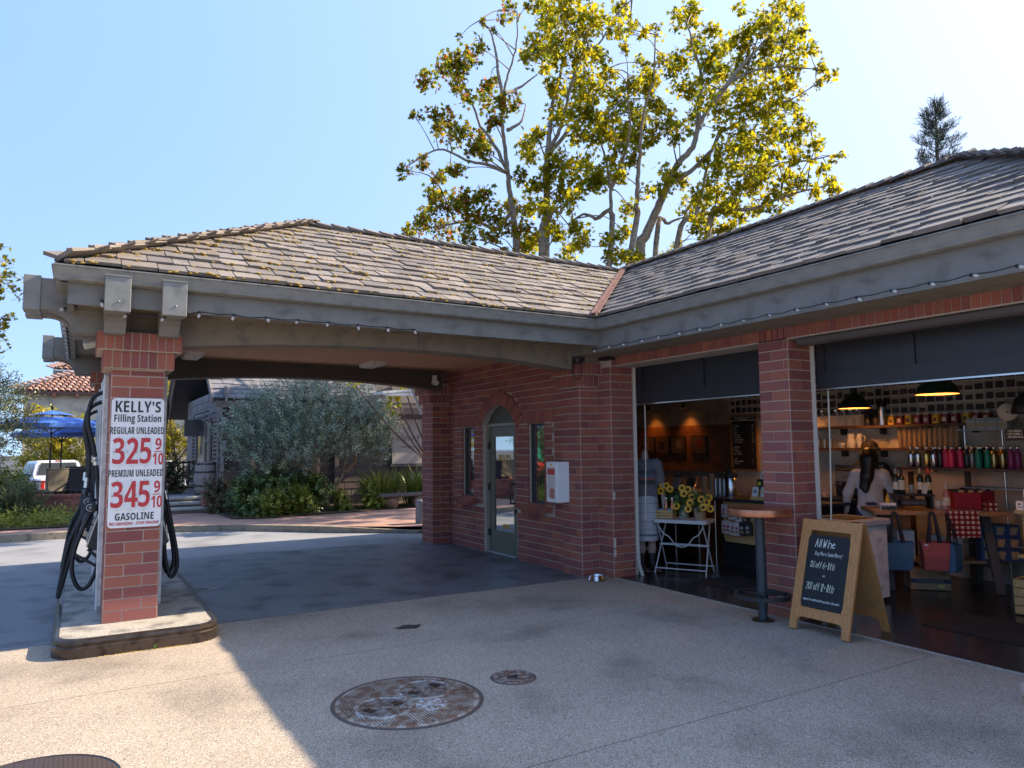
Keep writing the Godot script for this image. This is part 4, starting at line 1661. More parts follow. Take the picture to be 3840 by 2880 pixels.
func price_sign() -> void:
	var s := thing("price_sign", "white fuel price sign with red numerals on the front brick pillar", "sign", at(0.462, 0.992, -7.572))
	var m := MB.new()
	m.prism(rrect(0.436, 1.186, 0.035, 5), 0.006, Transform3D(Basis.IDENTITY, at(0, 0.593, 0)))
	part("panel", m, M.white, s)
	var ink: Material = M.ink
	var f := func(x: float, y: float) -> Transform3D: return Transform3D(Basis.IDENTITY, at(x, y, 0.008))
	text(s, "lettering", "KELLY'S", 0.10, f.call(0.0, 1.105), ink, "bold", 0.76)
	text(s, "lettering", "Filling Station", 0.064, f.call(0.0, 0.998), ink, "bold", 0.66)
	text(s, "lettering", "REGULAR UNLEADED", 0.062, f.call(0.0, 0.885), ink, "bold", 0.52)
	text(s, "lettering", "PREMIUM UNLEADED", 0.062, f.call(0.0, 0.492), ink, "bold", 0.51)
	text(s, "lettering", "GASOLINE", 0.062, f.call(0.0, 0.098), ink, "bold", 0.76)
	text(s, "lettering", "NO SMOKING - STOP ENGINE", 0.026, f.call(0.0, 0.036), M.red, "bold", 0.80)
	for row in 2:
		var y: float = [0.692, 0.295][row]
		var num: String = ["325", "345"][row]
		for k in 3:
			m = MB.new()
			m.prism(rrect(0.104, 0.262, 0.014, 3), 0.004, Transform3D(Basis.IDENTITY, at(-0.148 + k * 0.11, y, 0.006)))
			var card := part("numeral_card", m, mt(0.70, 0.71, 0.72, 0.35), s)
			text(card, "numeral", num[k], 0.232, Transform3D(Basis.IDENTITY, at(-0.148 + k * 0.11, y, 0.0115)), M.red, "bold", 0.62)
			m = MB.new()
			for sd in [-1.0, 1.0]:
				m.box(at(-0.148 + k * 0.11 + sd * 0.038, y + 0.006, 0.0145), at(0.016, 0.003, 0.002))
				m.box(at(-0.148 + k * 0.11 + sd * 0.038, y - 0.008, 0.0145), at(0.016, 0.003, 0.002))
			part("hinge_slot", m, M.ink, card)
			m = MB.new()
			m.cyl(at(-0.148 + k * 0.11, y + 0.138, 0.004), at(-0.148 + k * 0.11, y + 0.138, 0.014), 0.006)
			m.cyl(at(-0.148 + k * 0.11, y - 0.138, 0.004), at(-0.148 + k * 0.11, y - 0.138, 0.014), 0.006)
			part("peg", m, M.offwhite, card)
		text(s, "numeral", "9", 0.105, f.call(0.178, y + 0.068), M.red, "bold", 0.72)
		text(s, "numeral", "10", 0.105, f.call(0.178, y - 0.072), M.red, "bold", 0.60)
		m = MB.new()
		m.box(at(0.178, y, 0.008), at(0.066, 0.007, 0.003))
		part("fraction_bar", m, M.red, s)
	m = MB.new()
	for q in [[-0.19, 1.165], [-0.1, 1.17], [0.1, 1.17], [0.19, 1.165], [-0.19, 0.04], [0.19, 0.04], [-0.13, 0.085], [0.14, 0.085]]:
		m.cyl(at(q[0], q[1], 0.004), at(q[0], q[1], 0.009), 0.004, 0.004, 6)
	part("screw", m, M.ink, s)


func string_lights(called: String, label: String, pts: Array, tail: Array) -> void:
	var s := thing(called, label, "string lights", pts[0], 0.0, "strings of bulbs on the eaves")
	var o: Vector3 = pts[0]
	var line := []
	for i in pts.size():
		line.append(pts[i] - o + at(0, 0.022, -0.01))
		if i < pts.size() - 1:
			line.append((pts[i] + pts[i + 1]) / 2 - o + at(0, 0.012 + rng.randf_range(-0.006, 0.004), -0.01))
	for q in tail:
		line.append(q - o)
	var m := MB.new()
	m.tube(curve(line, 3), [0.0045], 5)
	part("cable", m, M.black, s)
	for i in pts.size():
		var d := Vector3(rng.randf_range(-0.7, 0.7), -0.8, rng.randf_range(0.0, 0.8)).normalized()
		if pts[0].x > 5 or pts[0].x < -0.1:
			d = Vector3(-0.5 if pts[0].x < 0 else rng.randf_range(-0.5, 0), -0.35, rng.randf_range(0.3, 1.0)).normalized()
		var bs := Basis(Quaternion(Vector3.DOWN, d))
		var p: Vector3 = pts[i] - o + at(0, 0.018, -0.004)
		m = MB.new()
		m.lathe([Vector2(0.0, -0.062), Vector2(0.006, -0.056), Vector2(0.0135, -0.042), Vector2(0.0145, -0.03), Vector2(0.011, -0.02), Vector2(0.009, -0.016)], 10, p, bs)
		part("bulb", m, M.bulb, s)
		m = MB.new()
		m.lathe([Vector2(0.009, -0.018), Vector2(0.0115, -0.016), Vector2(0.0115, 0.008), Vector2(0, 0.01)], 8, p, bs)
		part("socket", m, M.black, s)


# ---------------------------------------------------------------- things standing on the apron
func build_front() -> void:
	aframe()
	# high table with a hammered copper rim, pole and foot ring
	var t := thing("bar_table", "tall round bar table with copper rim, black pole and foot ring by the brick pillar", "bar table", at(5.755, 0.0, -4.92))
	var m := MB.new()
	var wavy := MB.new()
	wavy.lathe([Vector2(0.0, 1.008), Vector2(0.292, 1.008), Vector2(0.302, 1.014), Vector2(0.304, 1.03), Vector2(0.303, 1.07), Vector2(0.300, 1.078), Vector2(0.285, 1.082), Vector2(0.0, 1.084)], 40)
	part("table_top", wavy, M.copper, t)
	m.cyl(at(0, 0.01, 0), at(0, 0.28, 0), 0.042, 0.042, 20)
	m.cyl(at(0, 0.28, 0), at(0, 1.008, 0), 0.047, 0.047, 20)
	part("pole", m, mt(0.035, 0.045, 0.055, 0.4), t)
	m = MB.new()
	m.lathe([Vector2(0.052, 0.0), Vector2(0.105, 0.0), Vector2(0.105, 0.012), Vector2(0.05, 0.014)], 28)
	part("base_plate", m, M.steel_edge, t)
	m = MB.new()
	m.lathe([Vector2(0.235, 0.22), Vector2(0.262, 0.22), Vector2(0.262, 0.258), Vector2(0.235, 0.258), Vector2(0.235, 0.22)], 40)
	m.cyl(at(0, 0.215, 0), at(0, 0.26, 0), 0.058, 0.058, 20)
	for k in 3:
		var a := TAU * k / 3 + 0.5
		m.bar(at(0.04 * cos(a), 0.239, 0.04 * sin(a)), at(0.25 * cos(a), 0.239, 0.25 * sin(a)), 0.03, 0.014)
	part("foot_ring", m, M.black_metal, t)
	# steel dog bowl
	m = MB.new()
	m.lathe([Vector2(0.118, 0.0), Vector2(0.125, 0.004), Vector2(0.112, 0.012), Vector2(0.095, 0.062), Vector2(0.088, 0.068), Vector2(0.078, 0.066), Vector2(0.07, 0.03), Vector2(0.0, 0.022)], 32)
	var bowl := thing("dog_bowl", "stainless steel dog bowl on the ground at the brick corner", "bowl", at(5.70, 0.0, -7.48))
	part("bowl", m, M.steel, bowl)
	m = MB.new()
	m.lathe([Vector2(0.0, 0.047), Vector2(0.074, 0.047)], 24)
	part("water", m, glass(0.15, Color(0.8, 0.9, 0.95)), bowl)
	manholes()
	# drain in the canopy slab: a sunk square with slots
	var dr := thing("floor_drain", "small slotted round drain in the slab beside the pump island", "drain", at(1.34, 0.004, -9.62))
	m = MB.new()
	m.lathe([Vector2(0.0, 0.004), Vector2(0.10, 0.004), Vector2(0.105, 0.0)], 24)
	part("grate", m, M.slab_light, dr)
	for k in 5:
		m = MB.new()
		m.box(at(-0.06 + k * 0.03, 0.006, 0), at(0.012, 0.004, 0.14 - absf(k - 2) * 0.025))
		part("slot", m, M.black, dr)
	m = MB.new()
	m.box(at(1.33, 0.002, -9.7), at(0.30, 0.006, 0.42), Basis(Vector3.UP, 0.35))
	kind(part("drain_slab", m, M.slab_light), "structure")
	# iced coffee left on the ground
	var c := thing("coffee_cup", "clear plastic cup half full of iced coffee at the pavement's right edge", "cup", at(5.335, 0.007, -2.445))
	m = MB.new()
	m.lathe([Vector2(0.0, 0.0), Vector2(0.03, 0.0), Vector2(0.046, 0.125), Vector2(0.05, 0.128), Vector2(0.05, 0.134), Vector2(0.044, 0.136), Vector2(0.0, 0.138)], 20)
	part("cup", m, M.clear, c)
	m = MB.new()
	m.lathe([Vector2(0.0, 0.004), Vector2(0.027, 0.004), Vector2(0.036, 0.06), Vector2(0.0, 0.06)], 20)
	part("coffee", m, mt(0.42, 0.22, 0.09, 0.3), c)
	m = MB.new()
	m.cyl(at(0.0, 0.02, 0), at(-0.02, 0.185, 0.02), 0.004)
	part("straw", m, M.white, c)
	# litter: small dry leaves and bits on the apron
	var lit := MB.new()
	for k in 26:
		var x := rng.randf_range(1.4, 5.8)
		var z := rng.randf_range(-7.2, -2.2)
		var q := Basis(Vector3.UP, rng.randf() * TAU)
		var r := rng.randf_range(0.006, 0.016)
		lit.quado(at(x, 0.004, z) + q * at(-r, 0, -r * 0.4), at(x, 0.004, z) + q * at(r, 0.002, -r * 0.5), at(x, 0.005, z) + q * at(r, 0, r * 0.4), at(x, 0.004, z) + q * at(-r, 0.003, r * 0.5), at(x, -1, z))
	kind(part("litter", lit, mt(0.5, 0.45, 0.36, 0.8)), "stuff")
	# weed and dry moss along the island edge
	var wd := MB.new()
	for k in 7:
		var a := TAU * k / 7
		wd.quado(at(0.62, 0.0, -7.005), at(0.62 + 0.006, 0.02, -7.0), at(0.62 + cos(a) * 0.022, 0.05 + 0.015 * sin(k), -7.0 + sin(a) * 0.015), at(0.62 - 0.006, 0.025, -7.0), at(0.6, 0, -8))
	tag(part("weed", wd, paint(0.12, 0.22, 0.03)), "tiny green weed at the foot of the island edge", "weed")
	var ms := MB.new()
	for k in 70:
		var x := lerpf(0.2, 1.02, rng.randf())
		ms.blob(at(x, 0.0, -7.025 - maxf(0, x - 0.9) * 0.25 + rng.randf_range(-0.006, 0.006)), at(rng.randf_range(0.008, 0.02), 0.006, 0.006), 6, 3)
	kind(part("moss", ms, mt(0.34, 0.23, 0.05, 0.95)), "stuff")


func aframe() -> void:
	var a := thing("sandwich_board", "oak framed sandwich board with chalked wine offer beside the bar table", "sandwich board", at(5.73, 0.0, -4.285))
	# front leaf leans back from x=0 to x=0.27 at the top
	for k in 2:
		var foot := at(0.0 if k == 0 else 0.57, 0.007, 0)
		var top := at(0.278 if k == 0 else 0.292, 0.985, 0)
		var up := (top - foot).normalized()
		var len := top.distance_to(foot)
		var u := Vector3(0, 0, 1) if k == 0 else Vector3(0, 0, -1)
		var o := u.cross(up)
		var xf := Transform3D(Basis(u, up, o), foot)
		var w := 0.61
		var m := MB.new()
		var d := 0.022
		# outline with legs cut out at the foot; the board opening is built of four rails
		var leg := PackedVector2Array([Vector2(-w / 2, 0), Vector2(-w / 2 + 0.075, 0)])
		for i in 6:
			var q := PI / 2 * i / 5
			leg.append(Vector2(-w / 2 + 0.075 + 0.05 * (1 - cos(q)), 0.07 + 0.05 * sin(q)))
		for i in 6:
			var q := PI / 2 * i / 5
			leg.append(Vector2(w / 2 - 0.075 - 0.05 * (1 - sin(q)), 0.07 + 0.05 * cos(q)))
		leg.append_array([Vector2(w / 2 - 0.075, 0), Vector2(w / 2, 0), Vector2(w / 2, 0.21), Vector2(-w / 2, 0.21)])
		m.prism(leg, d, xf)
		part("lower_rail", m, M.wood, a)
		if k == 1:
			m = MB.new()
			m.prism(PackedVector2Array([Vector2(-w / 2, 0.212), Vector2(w / 2, 0.212), Vector2(w / 2, len), Vector2(-w / 2, len)]), d, xf)
			part("back_leaf", m, M.wood_ply, a)
			continue
		for sd in [-1.0, 1.0]:
			m = MB.new()
			m.prism(PackedVector2Array([Vector2(sd * w / 2, 0.211), Vector2(sd * (w / 2 - 0.1), 0.211), Vector2(sd * (w / 2 - 0.1), len - 0.10), Vector2(sd * w / 2, len - 0.10)]), d, xf)
			part("stile", m, M.wood, a)
		m = MB.new()
		m.prism(PackedVector2Array([Vector2(-w / 2, len - 0.099), Vector2(w / 2, len - 0.099), Vector2(w / 2, len), Vector2(-w / 2, len)]), d, xf)
		part("top_rail", m, M.wood, a)
		# blackboard with rounded corners set into the frame
		m = MB.new()
		m.prism(rrect(0.425, 0.66, 0.045, 5), 0.012, xf * Transform3D(Basis.IDENTITY, at(0, 0.545, 0.013)))
		var bd := part("chalkboard", m, M.chalkboard, a)
		var cz := 0.0275
		var rows := [["All Wine", -0.135, 0.765, 0.072, 0.028, 0.009, 0], ["Buy More Save More!", -0.125, 0.69, 0.034, 0.0125, 0.0045, 0], ["10% off 6+ Btls", -0.165, 0.575, 0.056, 0.0165, 0.0065, 1], ["or", -0.02, 0.50, 0.022, 0.013, 0.004, 1], ["20% off 12+ Btls", -0.175, 0.375, 0.064, 0.0168, 0.007, 1], ["cannot be combined with any other discounts", -0.19, 0.275, 0.02, 0.0075, 0.0035, 0]]
		for r in rows:
			m = MB.new()
			strokes(m, r[0], xf * at(r[1], r[2], cz), xf.basis.x, xf.basis.y, r[3], r[4], r[5] * 0.62, 0.0012, 0.10)
			part("chalk_lettering", m, M.chalk_warm if r[6] else M.chalk, bd)
	var h := MB.new()
	for z in [-0.22, 0.22]:
		h.box(at(0.285, 0.99, z), at(0.05, 0.012, 0.06))
	part("hinge", h, M.black_metal, a)
	h = MB.new()
	h.tube(curve([at(0.08, 0.3, 0.29), at(0.28, 0.27, 0.29), at(0.48, 0.3, 0.29)], 4), [0.003], 5)
	part("chain", h, M.steel_dull, a)


func manholes() -> void:
	var o := at(1.965, 0.0, -4.685)
	var p := thing("manhole_cover", "large rusty round tank cover plate holding two ribbed lids", "manhole cover", o)
	var m := MB.new()
	m.lathe([Vector2(0.0, 0.007), Vector2(0.475, 0.007), Vector2(0.48, 0.002)], 64)
	part("plate", m, mt(0.60, 0.56, 0.50, 0.6, T.rust, Vector3.ONE * 1.6, null, 0, 0.3), p)
	m = MB.new()
	m.lathe([Vector2(0.482, 0.004), Vector2(0.50, 0.009), Vector2(0.51, 0.003)], 64)
	part("rim", m, mt(0.10, 0.07, 0.055, 0.8), p)
	# raised pattern of small studs on the plate
	var stud := MB.new()
	stud.box(Vector3.ZERO, Vector3.ONE)
	var lids := [[at(-0.20, 0, 0.06), 0.185], [at(0.17, 0, -0.12), 0.185], [at(0.10, 0, 0.16), 0.105]]
	var spots := []
	for i in range(-24, 25):
		for k in range(-24, 25):
			var q := at(i * 0.02, 0.008, k * 0.02 + (0.01 if i % 2 else 0.0))
			if q.length() > 0.455:
				continue
			var free := true
			for l in lids:
				if Vector2(q.x - l[0].x, q.z - l[0].z).length() < l[1] + 0.015:
					free = false
			if free:
				spots.append(Transform3D(Basis(Vector3.UP, 0.4 if (i + k) % 2 else -0.9) * Basis.from_scale(Vector3(0.011, 0.005, 0.005)), q))
	var mm := MultiMesh.new()
	mm.transform_format = MultiMesh.TRANSFORM_3D
	mm.mesh = stud.done()
	mm.instance_count = spots.size()
	for i in spots.size():
		mm.set_instance_transform(i, spots[i])
	var st := MultiMeshInstance3D.new()
	st.multimesh = mm
	st.material_override = mt(0.16, 0.09, 0.06, 0.8)
	st.name = "studs"
	p.add_child(st)
	kind(st, "stuff")
	for k in 2:
		var c: Vector3 = lids[k][0]
		m = MB.new()
		m.lathe([Vector2(0.0, 0.011), Vector2(0.172, 0.011), Vector2(0.174, 0.018), Vector2(0.187, 0.018), Vector2(0.19, 0.006)], 48, c)
		var lid := part("lid", m, mt(0.72, 0.74, 0.76, 0.45, T.rust, Vector3.ONE * 3.3, null, 0, 0.4), p)
		m = MB.new()
		for r in 9:
			var q := 0.02 + r * 0.0165
			m.lathe([Vector2(q, 0.010), Vector2(q + 0.002, 0.0165), Vector2(q + 0.007, 0.0165), Vector2(q + 0.009, 0.010)], 40, c)
		part("rings", m, mt(0.40, 0.36, 0.34, 0.5, T.rust, Vector3.ONE * 3.3, null, 0, 0.4), lid)
		for sd in [-1.0, 1.0]:
			m = MB.new()
			var bs := Basis(Vector3.UP, 0.35 + k * 0.2)
			m.box(c + bs * at(0.10 * sd, 0.016, 0.015 * sd), at(0.05, 0.006, 0.075), bs)
			part("handle_slot", m, M.steel_edge, lid)
	m = MB.new()
	m.lathe([Vector2(0.0, 0.014), Vector2(0.100, 0.013), Vector2(0.105, 0.006)], 32, lids[2][0])
	part("small_lid", m, mt(0.66, 0.70, 0.74, 0.6, T.rust, Vector3.ONE * 4), p)
	for k in 9:
		m = MB.new()
		var a := TAU * k / 9 + 0.2
		m.cyl(at(cos(a) * 0.435, 0.005, sin(a) * 0.435), at(cos(a) * 0.435, 0.016, sin(a) * 0.435), 0.012, 0.012, 6)
		part("bolt", m, M.steel_dull, p)
	m = MB.new()
	for k in 3:
		var a := TAU * k / 3 + 0.2
		m.cyl(lids[2][0] + at(cos(a) * 0.08, 0.005, sin(a) * 0.08), lids[2][0] + at(cos(a) * 0.08, 0.019, sin(a) * 0.08), 0.009, 0.009, 6)
	part("bolt", m, M.steel_dull, p)
	# small cover with the triangle
	var s := thing("manhole_cover", "small round steel cover with a dark triangle mark", "manhole cover", at(2.815, 0.0, -4.725))
	m = MB.new()
	m.lathe([Vector2(0.0, 0.007), Vector2(0.138, 0.007), Vector2(0.14, 0.013), Vector2(0.152, 0.013), Vector2(0.156, 0.003)], 40)
	part("plate", m, mt(0.42, 0.36, 0.34, 0.5, T.rust, Vector3.ONE * 3, null, 0, 0.3), s)
	m = MB.new()
	m.lathe([Vector2(0.158, 0.002), Vector2(0.163, 0.008), Vector2(0.172, 0.003)], 40)
	part("rim", m, mt(0.13, 0.07, 0.055, 0.8), s)
	m = MB.new()
	m.tri(at(-0.05, 0.0095, -0.02), at(0.0, 0.0095, 0.06), at(0.055, 0.0095, -0.04))
	part("triangle_mark", m, M.black, s)
	m = MB.new()
	for q in [[0.09, 0.07], [-0.06, -0.1]]:
		m.cyl(at(q[0], 0.004, q[1]), at(q[0], 0.014, q[1]), 0.014, 0.014, 8)
	part("bolt", m, M.steel_dull, s)
	# the dark cover cut by the left edge of the photograph
	var b := thing("manhole_cover", "dark treaded round cover in the sunlit corner of the pavement", "manhole cover", at(-0.17, 0.0, -4.51))
	m = MB.new()
	m.lathe([Vector2(0.0, 0.006), Vector2(0.405, 0.006), Vector2(0.415, 0.001)], 64)
	part("plate", m, mt(0.15, 0.11, 0.10, 0.5, T.tread, Vector3.ONE * 22, T.tread, 0.5, 0.3), b)
	m = MB.new()
	m.lathe([Vector2(0.416, 0.002), Vector2(0.424, 0.008), Vector2(0.43, 0.002)], 64)
	part("rim", m, M.steel_edge, b)


# ---------------------------------------------------------------- plants
func leaf_mesh(shape: String) -> ArrayMesh:
	if M.has("leaf" + shape):
		return M["leaf" + shape]
	var m := MB.new()
	if shape == "plane":
		# five-lobed leaf, a little folded along the midrib
		var rim := [at(0, 0, 0.15), at(0.28, 0.05, -0.02), at(0.62, -0.06, 0.0), at(0.40, 0.07, 0.30), at(0.95, -0.10, 0.62), at(0.38, 0.06, 0.70), at(0.0, 0.0, 1.35), at(-0.38, 0.06, 0.70), at(-0.95, -0.10, 0.62), at(-0.40, 0.07, 0.30), at(-0.62, -0.06, 0.0), at(-0.28, 0.05, -0.02)]
		var c := at(0, -0.02, 0.45)
		for i in rim.size():
			m.tri(c, rim[i], rim[(i + 1) % rim.size()])
	elif shape == "olive":
		for k in 11:
			var t := k / 10.0
			var o := at(0.05 * sin(t * 3.0), t, 0.04 * cos(t * 2.0))
			var a := k * 2.4
			var d := at(cos(a) * 0.8, 0.62, sin(a) * 0.8).normalized() * (0.36 - 0.1 * t)
			var s := d.cross(Vector3.UP).normalized() * 0.042
			m.quado(o, o + d * 0.5 + s, o + d, o + d * 0.5 - s, o - Vector3.UP)
	elif shape == "round":
		for k in 9:
			var t := k / 8.0
			var o := at(0, t * 0.9, 0)
			var a := k * 2.4
			var d := at(cos(a), 0.35, sin(a)).normalized() * 0.34
			var s := d.cross(Vector3.UP).normalized() * 0.12
			m.quado(o, o + d * 0.45 + s, o + d, o + d * 0.45 - s, o - Vector3.UP)
	elif shape == "needle":
		for k in 14:
			var t := k / 13.0
			var o := at(0, t, 0)
			var a := k * 2.4
			var d := at(cos(a) * 0.6, 0.8, sin(a) * 0.6).normalized() * 0.35
			var s := d.cross(Vector3.UP).normalized() * 0.03
			m.tri(o - s, o + s, o + d)
	elif shape == "blade":
		var p := [at(0, 0, 0), at(0, 0.45, 0.03), at(0, 0.8, 0.14), at(0, 1.0, 0.32)]
		for i in 3:
			var w0 := [0.02, 0.022, 0.016, 0.0][i] as float
			var w1 := [0.02, 0.022, 0.016, 0.001][i + 1] as float
			m.quad(p[i] - at(w0, 0, 0), p[i] + at(w0, 0, 0), p[i + 1] + at(w1, 0, 0), p[i + 1] - at(w1, 0, 0))
	M["leaf" + shape] = m.done()
	return M["leaf" + shape]


func scatter(parent: Node, called: String, mesh: Mesh, mat: Material, xfs: Array, cols: Array) -> MultiMeshInstance3D:
	var mm := MultiMesh.new()
	mm.transform_format = MultiMesh.TRANSFORM_3D
	mm.use_colors = true
	mm.mesh = mesh
	mm.instance_count = xfs.size()
	for i in xfs.size():
		mm.set_instance_transform(i, xfs[i])
		var a: Color = cols[rng.randi() % cols.size()]
		var b: Color = cols[rng.randi() % cols.size()]
		mm.set_instance_color(i, a.lerp(b, rng.randf()))
	var o := MultiMeshInstance3D.new()
	o.multimesh = mm
	o.material_override = mat
	o.name = name_of(called, parent)
	parent.add_child(o)
	kind(o, "stuff")
	return o


func dirn() -> Vector3:
	var z := rng.randf_range(-1, 1)
	var a := rng.randf() * TAU
	var r := sqrt(1 - z * z)
	return Vector3(r * cos(a), z, r * sin(a))


func aim(d: Vector3) -> Basis:
	return Basis(Quaternion(Vector3.UP, d.normalized())) * Basis(Vector3.UP, rng.randf() * TAU)


func in_ball(r: float) -> Vector3:
	return dirn() * r * pow(rng.randf(), 0.45)


# a bush of sprigs: several lobes with gaps between, sprigs point outward and up
func bush(called: String, label: String, cat: String, o: Vector3, size: Vector3, n: int, shape: String, sprig: float, cols: Array, mat: Material, group := "") -> Node3D:
	var p := thing(called, label, cat, o, 0.0, group)
	var lobes := []
	for k in 9:
		var d := dirn()
		lobes.append([at(d.x * 0.62, 0.45 + d.y * 0.38, d.z * 0.62) * size, rng.randf_range(0.28, 0.5)])
	var xfs := []
	var st := MB.new()
	for l in lobes:
		st.tube(curve([at(rng.randf_range(-0.06, 0.06), 0, rng.randf_range(-0.06, 0.06)), l[0] * 0.5 + at(0, 0.03, 0), l[0]], 3), [0.012, 0.009, 0.008, 0.006, 0.005, 0.004, 0.003], 5)
	for i in n:
		var l: Array = lobes[rng.randi() % lobes.size()]
		var b := in_ball(1.0)
		var q: Vector3 = l[0] + b * size * l[1]
		if q.y < 0.01:
			q.y = rng.randf() * 0.1
		xfs.append(Transform3D(aim(b + Vector3.UP * 0.6 + dirn() * 0.5).scaled(Vector3.ONE * sprig * rng.randf_range(0.6, 1.3)), q))
	part("stems", st, M.wood_dark, p)
	scatter(p, "foliage", leaf_mesh(shape), mat, xfs, cols)
	return p


func grown_tree(called: String, label: String, o: Vector3, limbs: Array, foliage: Array, r0: float, cols: Array, leaf: float, dens: float) -> void:
	var t := thing(called, label, "tree", o, 0.0, "plane trees behind the shop")
	var m := MB.new()
	var pts := []
	for i in limbs.size():
		var l: Array = limbs[i].duplicate()
		var rr := r0 if i == 0 else r0 * 0.5
		if l[0].y < 9.2 and l[0].y > 6.0 and (i == 0 or l[0].y < 8.5):
			l.push_front(Vector3(l[0].x * 0.35, 0.0, l[0].z * 0.35))
			rr = r0 * (1.0 if i == 0 else 0.75)
		var c := curve(l, 5)
		var rad := []
		for k in c.size():
			var f := float(k) / (c.size() - 1)
			rad.append(lerpf(rr, 0.016, pow(f, 0.75)))
			if c[k].y > 6:
				pts.append(c[k])
			c[k] += at(rng.randf_range(-1, 1), 0, rng.randf_range(-1, 1)) * 0.02
		m.tube(c, rad, 8)
	var tr := part("trunk", m, detail(mt(0.36, 0.29, 0.21, 0.9, T.stain, Vector3.ONE * 1.2, T.bump, 0.8), T.cloud, Vector3.ONE * 0.9), t)
	var tw := MB.new()
	var xfs := []
	for b in foliage:
		var c := Vector3(b[0], b[1], b[2])
		var near := pts[0] as Vector3
		for p in pts:
			var pen: float = 0.0 if p.y < c.y + 0.2 else (p.y - c.y) * 1.2
			if p.distance_to(c) + pen < near.distance_to(c) + (0.0 if near.y < c.y + 0.2 else (near.y - c.y) * 1.2):
				near = p
		var d := near.distance_to(c)
		var mid := near.lerp(c, 0.5) + at(rng.randf_range(-0.1, 0.1), rng.randf_range(-0.05, 0.18) * d, rng.randf_range(-0.1, 0.1)) * 1.0
		var rb: float = clampf(0.008 + d * 0.008, 0.008, 0.03)
		tw.tube(curve([near, mid, c], 4), [rb, rb, rb * 0.9, rb * 0.8, rb * 0.7, rb * 0.6, rb * 0.5, rb * 0.4, 0.006], 5)
		for k in 4:
			var e = c + dirn() * b[3] * 0.9
			tw.tube(PackedVector3Array([mid.lerp(c, rng.randf_range(0.4, 1.0)), c.lerp(e, 0.5) + dirn() * 0.05, e]), [0.008, 0.006, 0.003], 4)
		var n := int(dens * b[3] * b[3])
		var subs := []
		for k in 5:
			subs.append(c + in_ball(b[3] * 0.95))
		for k in n:
			var sc: Vector3 = subs[rng.randi() % 5]
			var q := sc + in_ball(b[3] * 0.72)
			var hang := (dirn() + at(0, -0.35, 0)).normalized()
			xfs.append(Transform3D(Basis.looking_at(-hang, dirn()).scaled(Vector3.ONE * leaf * rng.randf_range(0.65, 1.25)), q))
	part("twigs", tw, mt(0.20, 0.155, 0.115, 0.9), t)
	scatter(t, "crown", leaf_mesh("plane"), M.leaf_gold, xfs, cols)


func build_trees() -> void:
	M.leaf_gold = leafmat(1, 1, 1, 1.3, 0.5)
	var gold := [Color(0.40, 0.35, 0.012), Color(0.52, 0.42, 0.012), Color(0.24, 0.26, 0.012), Color(0.15, 0.19, 0.012), Color(0.60, 0.43, 0.015), Color(0.22, 0.23, 0.012), Color(0.26, 0.22, 0.012)]
	var green := [Color(0.12, 0.16, 0.012), Color(0.20, 0.22, 0.012), Color(0.30, 0.27, 0.012), Color(0.09, 0.13, 0.012), Color(0.36, 0.27, 0.012), Color(0.34, 0.10, 0.02)]
	grown_tree("plane_tree", "thinnest plane tree, leftmost, with bare twigs and red leaves on top", TREE_A_AT, TREE_A_LIMBS, TREE_A_FOLIAGE, 0.13, green, 0.098, 900.0)
	grown_tree("plane_tree", "tall many-stemmed plane tree in the middle, rising out of the top of the picture", TREE_B_AT, TREE_B_LIMBS, TREE_B_FOLIAGE, 0.15, gold, 0.098, 900.0)
	grown_tree("plane_tree", "leaning golden plane tree whose thick limb reaches right over the shop roof", TREE_E_AT, TREE_E_LIMBS, TREE_E_FOLIAGE, 0.19, gold, 0.10, 900.0)
	conifer()
	olive_tree()
	left_trees()


func conifer() -> void:
	var t := thing("conifer_tree", "dark sparse conifer standing alone behind the shop ridge", "tree", at(41.5, 0, -21.8))
	var m := MB.new()
	m.tube(PackedVector3Array([at(0, 0, 0), at(0.1, 8, 0), at(0, 14, 0.1), at(-0.05, 18, 0), at(0.1, 21.2, 0)]), [0.4, 0.3, 0.2, 0.1, 0.02], 8)
	var xfs := []
	for k in 44:
		var y := 11.5 + k * 0.215 + rng.randf_range(-0.1, 0.1)
		var len := lerpf(3.0, 0.35, pow(maxf(0.0, (y - 11.5) / 9.5), 0.8)) * rng.randf_range(0.6, 1.15)
		var a := k * 2.4 + rng.randf_range(-0.4, 0.4)
		var d := at(cos(a), 0, sin(a))
		var pts := curve([at(0, y, 0), d * len * 0.5 + at(0, y + len * 0.04, 0), d * len + at(0, y + len * 0.38, 0)], 4)
		m.tube(pts, [0.05, 0.035, 0.012], 5)
		for i in range(2, pts.size()):
			for q in 7:
				xfs.append(Transform3D(aim(d * 0.4 + Vector3.UP * 0.8 + dirn() * 0.7).scaled(Vector3.ONE * rng.randf_range(0.3, 0.6)), pts[i] + in_ball(0.22)))
	part("trunk", m, mt(0.12, 0.085, 0.07, 0.9), t)
	scatter(t, "crown", leaf_mesh("needle"), leafmat(1, 1, 1, 0.2, 0.7), xfs, [Color(0.04, 0.06, 0.035), Color(0.07, 0.08, 0.04), Color(0.05, 0.065, 0.05), Color(0.10, 0.10, 0.05)])


